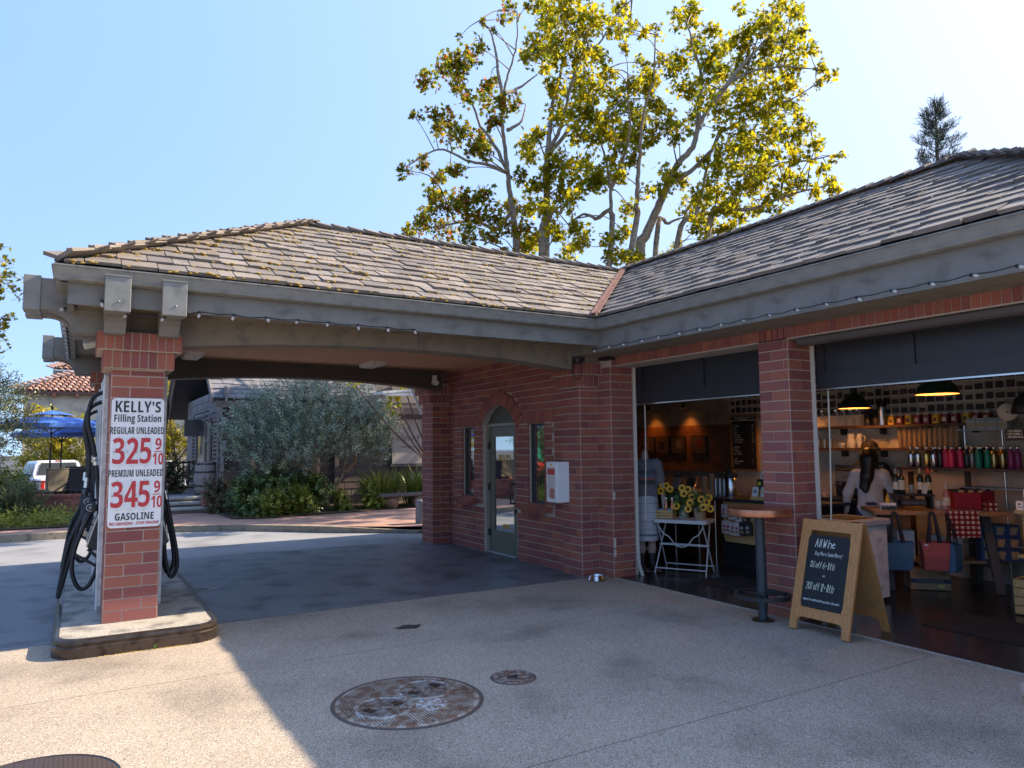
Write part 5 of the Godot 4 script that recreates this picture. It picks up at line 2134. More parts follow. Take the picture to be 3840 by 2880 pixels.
func olive_tree() -> void:
	var t := thing("olive_tree", "grey-green olive tree with twisted trunk in the bed under the canopy arch", "tree", at(5.5, 0.12, -18.5))
	var m := MB.new()
	var limbs := [[at(0, 0, 0), at(-0.10, 0.35, 0), at(-0.05, 0.6, 0.05), at(-0.35, 1.0, 0.1), at(-0.5, 1.5, 0.1), at(-0.9, 2.1, 0.2)], [at(0.02, 0.3, 0), at(0.25, 0.65, 0.05), at(0.42, 0.95, 0.0), at(0.5, 1.35, -0.05), at(0.8, 1.9, -0.1)], [at(0.42, 0.95, 0), at(0.68, 1.2, 0.1), at(0.72, 1.5, 0.15), at(1.0, 1.9, 0.3)], [at(-0.2, 0.85, 0.07), at(-0.75, 1.15, 0.2), at(-1.3, 1.3, 0.3), at(-1.9, 1.5, 0.4)], [at(-0.35, 1.0, 0.1), at(-0.25, 1.5, -0.1), at(0.0, 2.2, -0.1)], [at(-0.5, 1.5, 0.1), at(-1.1, 1.8, -0.2), at(-1.7, 2.2, -0.3)]]
	for i in limbs.size():
		var c := curve(limbs[i], 4)
		var rad := []
		for k in c.size():
			rad.append(lerpf(0.12 if i == 0 else 0.065, 0.015, float(k) / (c.size() - 1)))
		m.tube(c, rad, 9)
	m.tube(PackedVector3Array([at(0, -0.05, 0), at(-0.03, 0.12, 0)]), [0.2, 0.115], 9, false)
	part("trunk", m, mt(0.30, 0.215, 0.14, 0.9, T.stain, Vector3.ONE * 2.0, T.bump, 1.2), t)
	# clumps [x, y, z, r] of the crown: a broad low dome, heavier on the left
	var cl := [[-2.1, 1.55, 0.3, 0.5], [-1.9, 2.1, 0.2, 0.6], [-1.6, 2.6, 0.0, 0.6], [-1.2, 1.7, 0.6, 0.6], [-1.2, 2.3, 0.5, 0.65], [-0.9, 2.9, 0.2, 0.6], [-0.5, 2.0, 0.7, 0.65], [-0.5, 2.6, 0.5, 0.65], [-0.2, 3.1, 0.1, 0.55], [0.2, 2.1, 0.6, 0.6], [0.3, 2.7, 0.3, 0.65], [0.9, 2.2, 0.4, 0.6], [0.9, 2.7, 0.1, 0.55], [1.3, 2.0, 0.2, 0.5], [1.35, 2.4, 0.0, 0.45], [1.1, 1.6, 0.4, 0.42], [0.3, 1.6, 0.7, 0.38], [-1.7, 1.3, 0.6, 0.42], [-1.0, 1.35, 0.8, 0.4], [-0.4, 1.5, -0.3, 0.5], [-1.0, 2.2, -0.6, 0.6], [0.5, 2.2, -0.5, 0.6], [-2.35, 1.9, 0.1, 0.35], [1.2, 1.35, 0.3, 0.3], [-0.6, 1.55, 0.9, 0.35]]
	var xfs := []
	for c in cl:
		var o := Vector3(c[0], c[1], c[2])
		for k in int(620 * c[3] * c[3]):
			var b := in_ball(1.0)
			var q: Vector3 = o + b * c[3]
			xfs.append(Transform3D(aim(b + at(o.x * 0.25, 0.9, 0.2) + dirn() * 0.45).scaled(Vector3.ONE * rng.randf_range(0.16, 0.34)), q))
	scatter(t, "crown", leaf_mesh("olive"), leafmat(1, 1, 1, 0.5, 0.55), xfs, [Color(0.25, 0.31, 0.23), Color(0.15, 0.21, 0.15), Color(0.33, 0.39, 0.31), Color(0.14, 0.19, 0.11), Color(0.20, 0.22, 0.10), Color(0.09, 0.13, 0.09)])


func clump_tree(called: String, label: String, o: Vector3, cl: Array, dens: float, shape: String, sprig: float, cols: Array, back: float, trunk_r: float) -> Node3D:
	var t := thing(called, label, "tree", o)
	var m := MB.new()
	var top := 0.0
	for c in cl:
		top = maxf(top, c[1])
	m.tube(curve([at(0, -0.6, 0), at(0.1, top * 0.25, 0.05), at(-0.05, top * 0.5, 0)], 4), [trunk_r, trunk_r * 0.8, trunk_r * 0.7], 8)
	var xfs := []
	for c in cl:
		var q := Vector3(c[0], c[1], c[2])
		m.tube(curve([at(0, top * 0.3, 0), q * 0.55 + at(0, top * 0.08, 0), q], 4), [trunk_r * 0.45, trunk_r * 0.3, trunk_r * 0.2, 0.03, 0.02, 0.02, 0.015, 0.012, 0.01], 6)
		for k in int(dens * c[3] * c[3]):
			var b := in_ball(1.0)
			xfs.append(Transform3D(aim(b + Vector3.UP * 0.3 + dirn() * 0.8).scaled(Vector3.ONE * sprig * rng.randf_range(0.6, 1.3)), q + b * c[3]))
	part("trunk", m, mt(0.13, 0.10, 0.075, 0.9, T.stain, Vector3.ONE * 2), t)
	scatter(t, "crown", leaf_mesh(shape), leafmat(1, 1, 1, back, 0.5), xfs, cols)
	return t


func left_trees() -> void:
	var sage := [Color(0.20, 0.22, 0.09), Color(0.13, 0.16, 0.06), Color(0.28, 0.29, 0.15), Color(0.10, 0.12, 0.05), Color(0.22, 0.20, 0.08)]
	clump_tree("olive_tree", "sunlit olive tree beside the round brick terrace, partly hiding the blue umbrellas", at(-3.3, 0.12, -20.6), [[-0.6, 3.4, 0, 1.0], [0.6, 3.2, 0.3, 0.9], [1.3, 2.7, 0.2, 0.75], [1.75, 2.2, 0.1, 0.6], [1.9, 2.75, 0.0, 0.45], [1.2, 1.9, 0.5, 0.65], [0.5, 2.2, 0.6, 0.8], [-0.4, 2.4, 0.5, 0.9], [0.9, 3.6, -0.1, 0.7], [0.1, 4.0, 0, 0.7], [1.5, 1.5, 0.3, 0.45], [0.7, 1.5, 0.5, 0.5], [2.15, 2.0, 0.0, 0.35], [-1.2, 2.8, 0, 0.8]], 420.0, "olive", 0.3, sage, 0.5, 0.16)
	var gold := [Color(0.30, 0.26, 0.02), Color(0.18, 0.18, 0.015), Color(0.42, 0.30, 0.03), Color(0.14, 0.15, 0.02)]
	# a plane tree outside the frame on the left, its twigs hang into the sky
	var t := thing("plane_tree", "sparse plane tree branches hanging into the sky at the left edge", "tree", at(-6.0, 0.1, -19.0))
	var m := MB.new()
	var xfs := []
	m.tube(curve([at(0, 0, 0), at(0.1, 3.0, 0), at(0.4, 6.0, 0), at(0.3, 9, 0)], 5), [0.25, 0.24, 0.23, 0.22, 0.2, 0.18, 0.16, 0.14, 0.1, 0.07, 0.04], 9)
	for l in [[at(0.3, 4.5, 0), at(1.8, 5.4, 0.2), at(2.9, 5.6, 0.2), at(3.9, 4.9, 0.2), at(4.35, 4.2, 0.2)], [at(0.35, 5.5, 0), at(1.8, 6.4, 0.1), at(3.0, 6.5, 0), at(3.9, 6.0, 0), at(4.35, 5.35, 0)], [at(0.35, 6.2, 0), at(1.6, 7.1, 0.1), at(3.0, 7.25, 0), at(4.1, 6.75, 0)], [at(0.3, 4.0, 0), at(1.6, 4.5, 0.3), at(3.0, 4.4, 0.2), at(3.75, 3.9, 0.2)]]:
		var c := curve(l, 6)
		m.tube(c, [0.09, 0.08, 0.07, 0.06, 0.05, 0.04, 0.035, 0.03, 0.025, 0.02, 0.016, 0.012, 0.01, 0.008, 0.006], 6)
		for i in range(6, c.size()):
			for q in 3:
				var e := c[i] + at(rng.randf_range(-0.2, 0.55), rng.randf_range(-0.65, 0.35), rng.randf_range(-0.3, 0.3))
				m.tube(PackedVector3Array([c[i], c[i].lerp(e, 0.5) + at(0, 0.06, 0), e]), [0.009, 0.006, 0.003], 4)
				for k in 9:
					xfs.append(Transform3D(Basis.looking_at(dirn(), dirn()).scaled(Vector3.ONE * 0.085 * rng.randf_range(0.6, 1.2)), c[i].lerp(e, rng.randf_range(0.3, 1.0)) + in_ball(0.13)))
	part("trunk", m, mt(0.17, 0.135, 0.10, 0.9), t)
	scatter(t, "crown", leaf_mesh("plane"), M.leaf_gold, xfs, gold)
	# yellow street trees and green hedges before the far buildings
	var yel := [Color(0.52, 0.42, 0.02), Color(0.38, 0.34, 0.02), Color(0.60, 0.46, 0.03), Color(0.26, 0.26, 0.02)]
	var spots := [[at(-1.2, -0.5, -40), "yellow tree before the beige villa, left of the pump hoses", 4.2, 1.3], [at(4.0, -0.5, -39), "bright yellow tree between the brick pillar and the dark cottage", 5.6, 1.9], [at(0.75, -0.5, -42), "small yellow tree at the villa wall just left of the pump", 2.6, 0.9], [at(-8.0, -0.5, -38), "yellow tree behind the parked cars beyond the left edge", 5.0, 2.2]]
	for s in spots:
		var cl := []
		var h: float = s[2]
		var w: float = s[3]
		for k in 11:
			var d := dirn()
			cl.append([d.x * w * 0.75, h * 0.62 + d.y * h * 0.32, d.z * w * 0.7, w * rng.randf_range(0.35, 0.5)])
		clump_tree("street_tree", s[1], s[0], cl, 260.0, "round", 0.42, yel, 0.9, 0.1)
	# near leaf bunch at the far brick pier: a young plane tree
	clump_tree("young_tree", "young tree whose yellow-green leaves show beside the far brick pier", at(7.3, 0.12, -15.6), [[-1.15, 2.68, 0.2, 0.24], [-1.25, 2.5, 0.25, 0.2], [-0.6, 3.1, 0.2, 0.4], [-1.0, 3.2, 0.1, 0.35], [0.2, 3.3, 0.0, 0.5], [-2.3, 3.15, 0.3, 0.28]], 320.0, "plane", 0.085, [Color(0.34, 0.36, 0.02), Color(0.22, 0.27, 0.02), Color(0.44, 0.38, 0.02)], 0.9, 0.06)


# ---------------------------------------------------------------- beyond the canopy
func build_background() -> void:
	cottage()
	villa()
	# steps up to the cottage porch between brick posts
	var st := thing("porch_steps", "three pale concrete steps leading up to the cottage porch", "steps", at(1.85, 0.12, -19.6))
	for k in 3:
		var m := MB.new()
		m.box(at(0, 0.14 + k * 0.115 - 0.032, -0.33 - k * 0.35 + 0.15), at(2.0, 0.066, 0.36), Basis.IDENTITY, 0.012)
		part("tread", m, M.concrete, st)
		m = MB.new()
		m.box(at(0, 0.055 + k * 0.115, -0.2 - k * 0.35), at(1.98, 0.11, 0.34))
		part("riser", m, mt(0.19, 0.14, 0.11, 0.9, T.cloud, Vector3.ONE), st)
	var po := thing("porch", "grey raised porch floor in front of the shuttered cottage wall", "porch", at(1.5, 0.12, -22.0))
	var pm := MB.new()
	pm.box(at(0, 0.17, -0.1), at(3.4, 0.36, 3.0))
	part("floor", pm, mt(0.24, 0.24, 0.25, 0.8, T.speck, Vector3.ONE * 2), po)
	post(at(2.86, 0.12, -19.85), "low brick post at the right end of the porch steps")
	# railing, hedge and barrel on the porch
	var ra := thing("porch_railing", "dark timber railing at the back of the porch", "railing", at(1.7, 0.46, -23.3))
	pm = MB.new()
	pm.box(at(0, 0.86, 0), at(2.6, 0.07, 0.09))
	pm.box(at(0, 0.12, 0), at(2.6, 0.05, 0.05))
	part("rail", pm, M.wood_dark, ra)
	for k in 18:
		pm = MB.new()
		pm.box(at(-1.25 + k * 0.147, 0.47, 0), at(0.035, 0.74, 0.035))
		part("baluster", pm, M.wood_dark, ra)
	var gp := thing("newel_post", "square brown timber post on a dark base at the end of the porch railing", "post", at(2.02, 0.46, -22.2))
	pm = MB.new()
	pm.box(at(0, 0.72, 0), at(0.16, 0.42, 0.16), Basis.IDENTITY, 0.01)
	pm.box(at(0, 0.965, 0), at(0.2, 0.05, 0.2))
	part("post_top", pm, mt(0.32, 0.20, 0.11, 0.7), gp)
	pm = MB.new()
	pm.box(at(0, 0.25, 0), at(0.17, 0.5, 0.17))
	part("base", pm, mt(0.09, 0.06, 0.05, 0.8), gp)
	barrel()
	var dull := leafmat(1, 1, 1, 0.5, 0.5)
	var bright := leafmat(1, 1, 1, 0.9, 0.5)
	var mid := [Color(0.07, 0.12, 0.025), Color(0.11, 0.16, 0.03), Color(0.16, 0.18, 0.03), Color(0.05, 0.09, 0.025)]
	var lime := [Color(0.24, 0.27, 0.03), Color(0.16, 0.21, 0.03), Color(0.32, 0.32, 0.04), Color(0.12, 0.17, 0.03)]
	var rust := [Color(0.08, 0.09, 0.03), Color(0.13, 0.08, 0.035), Color(0.06, 0.09, 0.03), Color(0.17, 0.08, 0.04)]
	bush("hedge_shrub", "upright dark green and rusty shrub by the porch railing", "shrub", at(2.42, 0.46, -22.3), at(0.36, 0.95, 0.32), 520, "round", 0.17, rust, dull)
	bush("shrub", "low rusty green shrub behind the brick post", "shrub", at(3.0, 0.14, -19.3), at(0.45, 0.85, 0.4), 480, "round", 0.15, rust, dull)
	var sh := [[3.55, -17.85, 0.6, 0.8, 0, "leafy green shrub at the left front corner of the bed, next to the steps"], [4.2, -18.0, 0.6, 0.85, 0, "broad green shrub left of the olive trunk"], [4.9, -17.95, 0.55, 0.75, 0, "rounded green shrub just left of the olive trunk"], [3.6, -18.5, 0.6, 1.0, 1, "taller grey-green shrub against the cottage wall"], [4.4, -18.7, 0.6, 1.05, 1, "tall soft green shrub below the olive crown"], [5.2, -19.1, 0.5, 0.8, 1, "dark green shrub behind the olive trunk"], [3.9, -17.55, 0.42, 0.5, 2, "low lime green shrub at the pavement edge"], [4.55, -17.5, 0.34, 0.62, 2, "small yellow-tipped shrub in front of the bed"], [5.75, -18.05, 0.25, 0.4, 2, "little shrub at the foot of the olive trunk"], [6.55, -18.0, 0.34, 0.62, 2, "leafy lime shrub left of the stone bench"]]
	for s in sh:
		bush("shrub", s[5], "shrub", at(s[0], 0.14, s[1]), at(s[2], s[3], s[2] * 0.85), 620 if s[4] < 2 else 330, "olive" if s[4] == 1 else "round", 0.2 if s[4] < 2 else 0.15, [mid, [Color(0.09, 0.14, 0.06), Color(0.06, 0.10, 0.04), Color(0.13, 0.17, 0.07)], lime][s[4]], bright if s[4] == 2 else dull, "shrubs in the bed before the cottage")
	# strap-leaved clump and the stone bench
	for q in [[7.0, -18.55, 260, "clump of long strap-like leaves behind the stone bench"], [8.1, -18.7, 230, "clump of strap leaves next to the far brick pier"]]:
		var g := thing("grass_clump", q[3], "grass clump", at(q[0], 0.14, q[1]), 0, "strap-leaved clumps by the bench")
		var xfs := []
		for k in q[2]:
			var a := rng.randf() * TAU
			var r := rng.randf() * 0.42
			var ln := rng.randf_range(0.55, 1.15)
			xfs.append(Transform3D(Basis(Vector3.UP, a) * Basis(Vector3.RIGHT, rng.randf_range(0.0, 0.5)) * Basis.from_scale(Vector3(0.9, ln, ln)), at(sin(a) * r, 0, cos(a) * r * 0.6)))
		scatter(g, "leaves", leaf_mesh("blade"), leafmat(1, 1, 1, 0.9, 0.4), xfs, [Color(0.11, 0.17, 0.03), Color(0.18, 0.24, 0.04), Color(0.30, 0.30, 0.05), Color(0.07, 0.12, 0.025)])
	var be := thing("stone_bench", "bench of a thick timber slab on a rough brown boulder", "bench", at(7.2, 0.12, -18.0))
	var bm := MB.new()
	bm.box(at(0.1, 0.345, 0), at(1.35, 0.09, 0.4), Basis(Vector3.UP, 0.05), 0.02)
	part("slab", bm, M.wood_grey, be)
	bm = MB.new()
	bm.blob(at(-0.17, 0.14, 0.02), at(0.26, 0.19, 0.2), 8, 5, 0.2, rng)
	part("boulder", bm, mt(0.32, 0.19, 0.12, 0.9, T.stain, Vector3.ONE * 3, T.bump, 2.0), be)
	bm = MB.new()
	bm.blob(at(0.6, 0.14, 0.0), at(0.2, 0.18, 0.2), 8, 5, 0.2, rng)
	part("boulder", bm, mt(0.28, 0.19, 0.13, 0.9, T.stain, Vector3.ONE * 3, T.bump, 2.0), be)
	bm = MB.new()
	bm.box(at(0, 0.28, 0), at(0.16, 0.56, 0.3), Basis.IDENTITY, 0.02)
	tag(part("utility_box", bm, mt(0.16, 0.17, 0.17, 0.6), self, at(6.2, 0.04, -14.1)), "plain grey utility box beside the foot of the far brick pier", "box")
	bm = MB.new()
	bm.box(at(0.2, 2.93, 0), at(0.7, 0.05, 0.6), Basis(Vector3(0, 0, 1), 0.1))
	bm.box(at(0.2, 2.87, 0.28), at(0.7, 0.07, 0.02))
	bm.bar(at(-0.2, 2.95, 1.9), at(0.06, 2.35, 1.9), 0.045, 0.045)
	tag(part("awning", bm, M.white_paint, self, at(5.75, 0, -15.1)), "small white awning with a slanting strut beyond the far brick pier", "awning")
	terrace()
	# ground cover
	var xfs := []
	for k in 1900:
		var x := rng.randf_range(-7.5, 0.2)
		var z := -17.75 - pow(rng.randf(), 0.8) * (5.0 if x < -1.3 else 1.7)
		if Vector2(x - 0.2, z + 21.3).length() < 1.75 or (x > -0.2 and z < -19):
			continue
		xfs.append(Transform3D(aim(Vector3.UP + dirn() * 0.9).scaled(Vector3.ONE * rng.randf_range(0.16, 0.42) * (1.4 if x < -1.5 else 1.0)), at(x, 0.13, z)))
	var gc := scatter(self, "ground_cover", leaf_mesh("olive"), leafmat(1, 1, 1, 0.9, 0.5), xfs, [Color(0.36, 0.36, 0.05), Color(0.26, 0.30, 0.05), Color(0.15, 0.2, 0.04), Color(0.44, 0.38, 0.07)])
	gc.set_meta("label", "sunlit yellow-green ground cover along the left pavement")
	bush("shrub", "feathery dark green shrub in front of the round brick wall", "shrub", at(-1.15, 0.14, -19.1), at(0.5, 0.75, 0.4), 520, "needle", 0.3, [Color(0.06, 0.09, 0.045), Color(0.10, 0.13, 0.06), Color(0.14, 0.16, 0.05)], dull)
	for q in [[-3.2, -22.2, 0.9, 1.1, "bright green shrub under the left olive tree"], [-4.6, -21.5, 1.0, 1.3, "bright green shrub at the far left edge of the bed"], [-2.0, -24.0, 0.8, 0.9, "light green shrub behind the round terrace"], [-1.75, -27.5, 0.6, 1.2, "yellow-green shrub between the two parked vehicles"]]:
		bush("shrub", q[4], "shrub", at(q[0], 0.1 if q[1] > -26 else -0.4, q[1]), at(q[2], q[3], q[2]), 620, "round", 0.24, lime, bright, "bright shrubs on the left")
	cars()


func post(o: Vector3, label: String) -> void:
	var p := thing("brick_post", label, "post", o)
	var m := MB.new()
	m.box(at(0, 0.24, 0), at(0.288, 0.48, 0.288))
	part("mortar", m, M.mortar, p)
	var list := []
	for q in 4:
		var u := Vector3.RIGHT.rotated(Vector3.UP, PI / 2 * q)
		lay(list, frame(o + u.cross(Vector3.UP) * 0.144, u), -0.144, 0.144, 0.0, 0.48, 0.1 if q % 2 else 0.0)
	for e in list:
		e[0] = Transform3D(Basis.IDENTITY, -o) * e[0]
	pieces(p, "brick", unit_box(), list, 24, M.brick, "brickwork", o)
	m = MB.new()
	m.box(at(0, 0.505, 0), at(0.33, 0.05, 0.33), Basis.IDENTITY, 0.006)
	part("cap", m, M.brick[2], p)


func barrel() -> void:
	var b := thing("wine_barrel", "weathered grey oak barrel on the porch beside the shutter", "barrel", at(2.93, 0.47, -20.9))
	for k in 18:
		var a0 := TAU * k / 18 + 0.012
		var a1 := TAU * (k + 1) / 18 - 0.012
		var m := MB.new()
		var pr := [[0.0, 0.235], [0.15, 0.265], [0.45, 0.295], [0.75, 0.265], [0.9, 0.235]]
		for i in 4:
			var r0: float = pr[i][1]
			var r1: float = pr[i + 1][1]
			m.quado(at(cos(a0) * r0, pr[i][0], sin(a0) * r0), at(cos(a1) * r0, pr[i][0], sin(a1) * r0), at(cos(a1) * r1, pr[i + 1][0], sin(a1) * r1), at(cos(a0) * r1, pr[i + 1][0], sin(a0) * r1), at(0, 0.45, 0))
		part("stave", m, M.barrel_oak if M.has("barrel_oak") else bark(), b)
	for q in [[0.06, 0.25], [0.27, 0.283], [0.63, 0.283], [0.84, 0.25]]:
		var m := MB.new()
		m.lathe([Vector2(q[1] + 0.003, q[0] - 0.025), Vector2(q[1] + 0.006, q[0]), Vector2(q[1] + 0.003, q[0] + 0.025)], 28)
		part("hoop", m, mt(0.16, 0.17, 0.19, 0.5, T.rust, Vector3.ONE * 2, null, 0, 0.5), b)
	var m := MB.new()
	m.lathe([Vector2(0.0, 0.875), Vector2(0.238, 0.875)], 24)
	part("head", m, M.barrel_oak, b)


func bark() -> StandardMaterial3D:
	M.barrel_oak = mt(0.36, 0.31, 0.28, 0.85, T.streak, Vector3(6, 0.8, 6))
	return M.barrel_oak


func cottage() -> void:
	var c := thing("shingle_cottage", "dark brown shingled cottage with shuttered gable wall and grey shake roof", "building")
	var brown := mt(0.135, 0.098, 0.085, 0.85, T.cloud, Vector3.ONE)
	var pale := mt(0.25, 0.205, 0.185, 0.8, T.cloud, Vector3.ONE)
	var m := MB.new()
	# body: gable wall faces left, eaves along x
	m.box(at(8.6, 1.6, -24.0), at(10.7, 3.0, 7.2))
	part("wall", m, brown, c)
	# board courses on the front and gable walls
	var list := []
	var mats := [mt(0.12, 0.086, 0.075, 0.85, T.streak, Vector3(6, 1, 6)), mt(0.15, 0.11, 0.095, 0.85, T.streak, Vector3(6, 1, 6)), mt(0.105, 0.078, 0.07, 0.85, T.streak, Vector3(6, 1, 6))]
	for k in 14:
		var x := 3.26
		while x < 13.8:
			var w := rng.randf_range(0.3, 0.75)
			list.append([Transform3D(Basis(Vector3.RIGHT, -0.07) * Basis.from_scale(Vector3(w - 0.012, 0.205, 0.025)), at(x + w / 2, 0.25 + k * 0.2, -20.385)), rng.randi() % 3, 1.0])
			x += w
	pieces(c, "board", unit_box(), list, 240, mats, "boards")
	list = []
	for k in 14:
		var z := -27.5
		while z < -20.5:
			var w := rng.randf_range(0.4, 0.9)
			list.append([Transform3D(Basis(Vector3(0, 0, 1), -0.07) * Basis.from_scale(Vector3(0.025, 0.205, w - 0.012)), at(3.235, 0.62 + k * 0.2, z + w / 2)), rng.randi() % 3, 1.0])
			z += w
	var pm := [mt(0.24, 0.195, 0.175, 0.85, T.streak, Vector3(6, 1, 6)), mt(0.28, 0.23, 0.21, 0.85, T.streak, Vector3(6, 1, 6)), mt(0.22, 0.18, 0.165, 0.85, T.streak, Vector3(6, 1, 6))]
	pieces(c, "gable_board", unit_box(), list, 60, pm, "gable_boards")
	# roof
	var ez := -20.0
	var ey := 3.02
	var tn := 0.72
	var rz := -24.0
	var ry := ey + (ez - rz) * tn
	m = MB.new()
	m.quado(at(2.95, ey, ez), at(14.2, ey, ez), at(14.2, ry, rz), at(2.95, ry, rz), at(8, 0, rz))
	m.quado(at(2.95, ey - 0.1, ez), at(14.2, ey - 0.1, ez), at(14.2, ry - 0.1, rz), at(2.95, ry - 0.1, rz), at(8, 20, rz))
	m.quado(at(2.7, ey - 0.15, -28.2), at(14.2, ey - 0.15, -28.2), at(14.2, ry, rz), at(2.7, ry, rz), at(8, 0, rz))
	m.quado(at(2.7, ey - 0.27, -28.2), at(14.2, ey - 0.27, -28.2), at(14.2, ry - 0.12, rz), at(2.7, ry - 0.12, rz), at(8, 20, rz))
	m.quad(at(2.95, ey - 0.1, ez), at(14.2, ey - 0.1, ez), at(14.2, ey, ez), at(2.95, ey, ez))
	var roof := part("roof", m, mt(0.06, 0.05, 0.045, 0.9), c)
	# barge boards along the gable
	m = MB.new()
	m.bar(at(2.93, ey - 0.06, ez), at(2.93, ry - 0.04, rz), 0.05, 0.2, Vector3(0, 1, 0))
	m.bar(at(2.68, ey - 0.2, -28.2), at(2.68, ry - 0.04, rz), 0.05, 0.2, Vector3(0, 1, 0))
	m.bar(at(2.60, ey - 0.16, -28.25), at(2.60, ry + 0.0, rz), 0.08, 0.05, Vector3(0, 1, 0))
	part("barge_board", m, pale, roof)
	m = MB.new()
	m.box(at(8.6, ey - 0.15, ez + 0.02), at(11.2, 0.16, 0.06))
	m.box(at(8.7, ey - 0.36, ez - 0.33), at(10.7, 0.26, 0.12))
	part("eave_board", m, mt(0.16, 0.115, 0.10, 0.7), roof)
	list = []
	var cs := 1.0 / sqrt(1 + tn * tn)
	var grey := []
	for t in [[0.17, 0.165, 0.18], [0.20, 0.195, 0.21], [0.145, 0.14, 0.155], [0.225, 0.21, 0.215], [0.18, 0.17, 0.175], [0.155, 0.15, 0.17]]:
		grey.append(mt(t[0], t[1], t[2], 0.8, T.streak, Vector3(7, 1.2, 1.2)))
	shake_rows(list, at(0, ey, ez), Vector3.RIGHT, at(0, tn * cs, -cs), 2.4, func(q): return 2.95, func(q): return 7.5)
	pieces(roof, "shingle", unit_wedge(), list, 130, grey, "upper_shingles")
	# upper storey behind with windows
	m = MB.new()
	m.box(at(9.2, 4.6, -24.2), at(8.4, 3.4, 5.6))
	part("upper_wall", m, pale, c)
	for k in 3:
		m = MB.new()
		m.box(at(5.45 + k * 0.28, 3.95, -21.37), at(0.22, 1.0, 0.05))
		var w := part("window", m, M.black_metal, c)
		m = MB.new()
		m.box(at(5.45 + k * 0.28, 3.95, -21.34), at(0.16, 0.92, 0.01))
		part("pane", m, paint(0.15, 0.18, 0.24, 0.2), w)
	# shutters with slats, door and windows on the gable wall
	for q in [-25.2, -21.0]:
		var s := Node3D.new()
		s.name = name_of("shutter", c)
		c.add_child(s)
		for sd in [-1.0, 1.0]:
			m = MB.new()
			m.box(at(3.18, 1.55, q + sd * 0.38), at(0.05, 2.0, 0.10))
			part("stile", m, pale, s)
		for k in 18:
			m = MB.new()
			m.box(at(3.185, 0.62 + k * 0.11, q), at(0.035, 0.055, 0.68))
			part("slat", m, pale, s)
		m = MB.new()
		m.box(at(3.215, 1.55, q), at(0.02, 1.98, 0.7))
		part("backing", m, M.black, s)
	m = MB.new()
	m.box(at(3.2, 1.45, -23.2), at(0.06, 2.1, 2.6))
	var d := part("door", m, mt(0.05, 0.045, 0.05, 0.35), c)
	m = MB.new()
	m.box(at(3.16, 1.9, -23.9), at(0.02, 0.7, 0.5))
	part("pane", m, paint(0.10, 0.12, 0.15, 0.15), d)
	for q in [-24.55, -22.7, -21.85]:
		m = MB.new()
		m.box(at(3.16, 1.5, q), at(0.05, 2.15, 0.09))
		part("post", m, pale, d)
	m = MB.new()
	m.box(at(3.15, 1.95, -22.28), at(0.05, 0.10, 0.8))
	part("crossbar", m, pale, d)
	m = MB.new()
	m.box(at(3.0, 2.75, -22.6), at(0.06, 0.05, 2.7))
	m.box(at(2.98, 2.6, -22.6), at(0.08, 0.04, 2.5))
	m.bar(at(3.0, 2.7, -24.2), at(3.2, 2.2, -24.2), 0.05, 0.05)
	part("sign_bracket", m, M.wood_grey, c)
	m = MB.new()
	m.box(at(2.98, 2.35, -24.0), at(0.5, 0.5, 0.06))
	part("hanging_sign", m, mt(0.10, 0.085, 0.08, 0.7), c)
	# rain pipe and big posts of the front porch wall
	for x in [4.0, 5.75, 6.3]:
		m = MB.new()
		m.box(at(x, 1.5, -20.3), at(0.12, 2.9, 0.12))
		part("post", m, brown, c)
	# tasting room sign board on the wall, chamfered at the upper left
	var s := thing("tasting_room_sign", "beige wall sign with script lettering between olive crown and far brick pier", "sign", at(7.95, 1.22, -20.27))
	m = MB.new()
	m.prism(PackedVector2Array([Vector2(0, 0), Vector2(0.95, 0), Vector2(0.95, 1.32), Vector2(0.07, 1.32), Vector2(0.03, 1.22), Vector2(0, 1.14)]), 0.05)
	part("board", m, mt(0.36, 0.31, 0.27, 0.8), s)
	m = MB.new()
	m.box(at(0.47, -0.05, 0.03), at(1.06, 0.07, 0.12))
	part("ledge", m, M.wood_grey, s)
	var slant := Transform3D(Basis(Vector3(1, 0, 0), Vector3(0.32, 1, 0), Vector3(0, 0, 1)), at(0.5, 0.76, 0.053))
	text(s, "lettering", "Girard", 0.155, slant, M.ink, "serif", 1.05)
	text(s, "lettering", "Tasting Room", 0.055, Transform3D(Basis.IDENTITY, at(0.52, 0.50, 0.053)), M.ink, "serif")
	# curved brace of a pergola beside it
	m = MB.new()
	m.tube(curve([at(7.0, 3.0, -19.7), at(7.5, 2.75, -19.8), at(7.75, 2.35, -19.9), at(7.8, 1.8, -20.2)], 5), [0.07], 6)
	m.bar(at(5.6, 2.5, -19.4), at(7.6, 3.35, -19.4), 0.14, 0.2)
	m.bar(at(6.6, 2.75, -19.6), at(9.6, 2.75, -19.6), 0.1, 0.18)
	part("porch_brace", m, mt(0.13, 0.095, 0.08, 0.8), c)


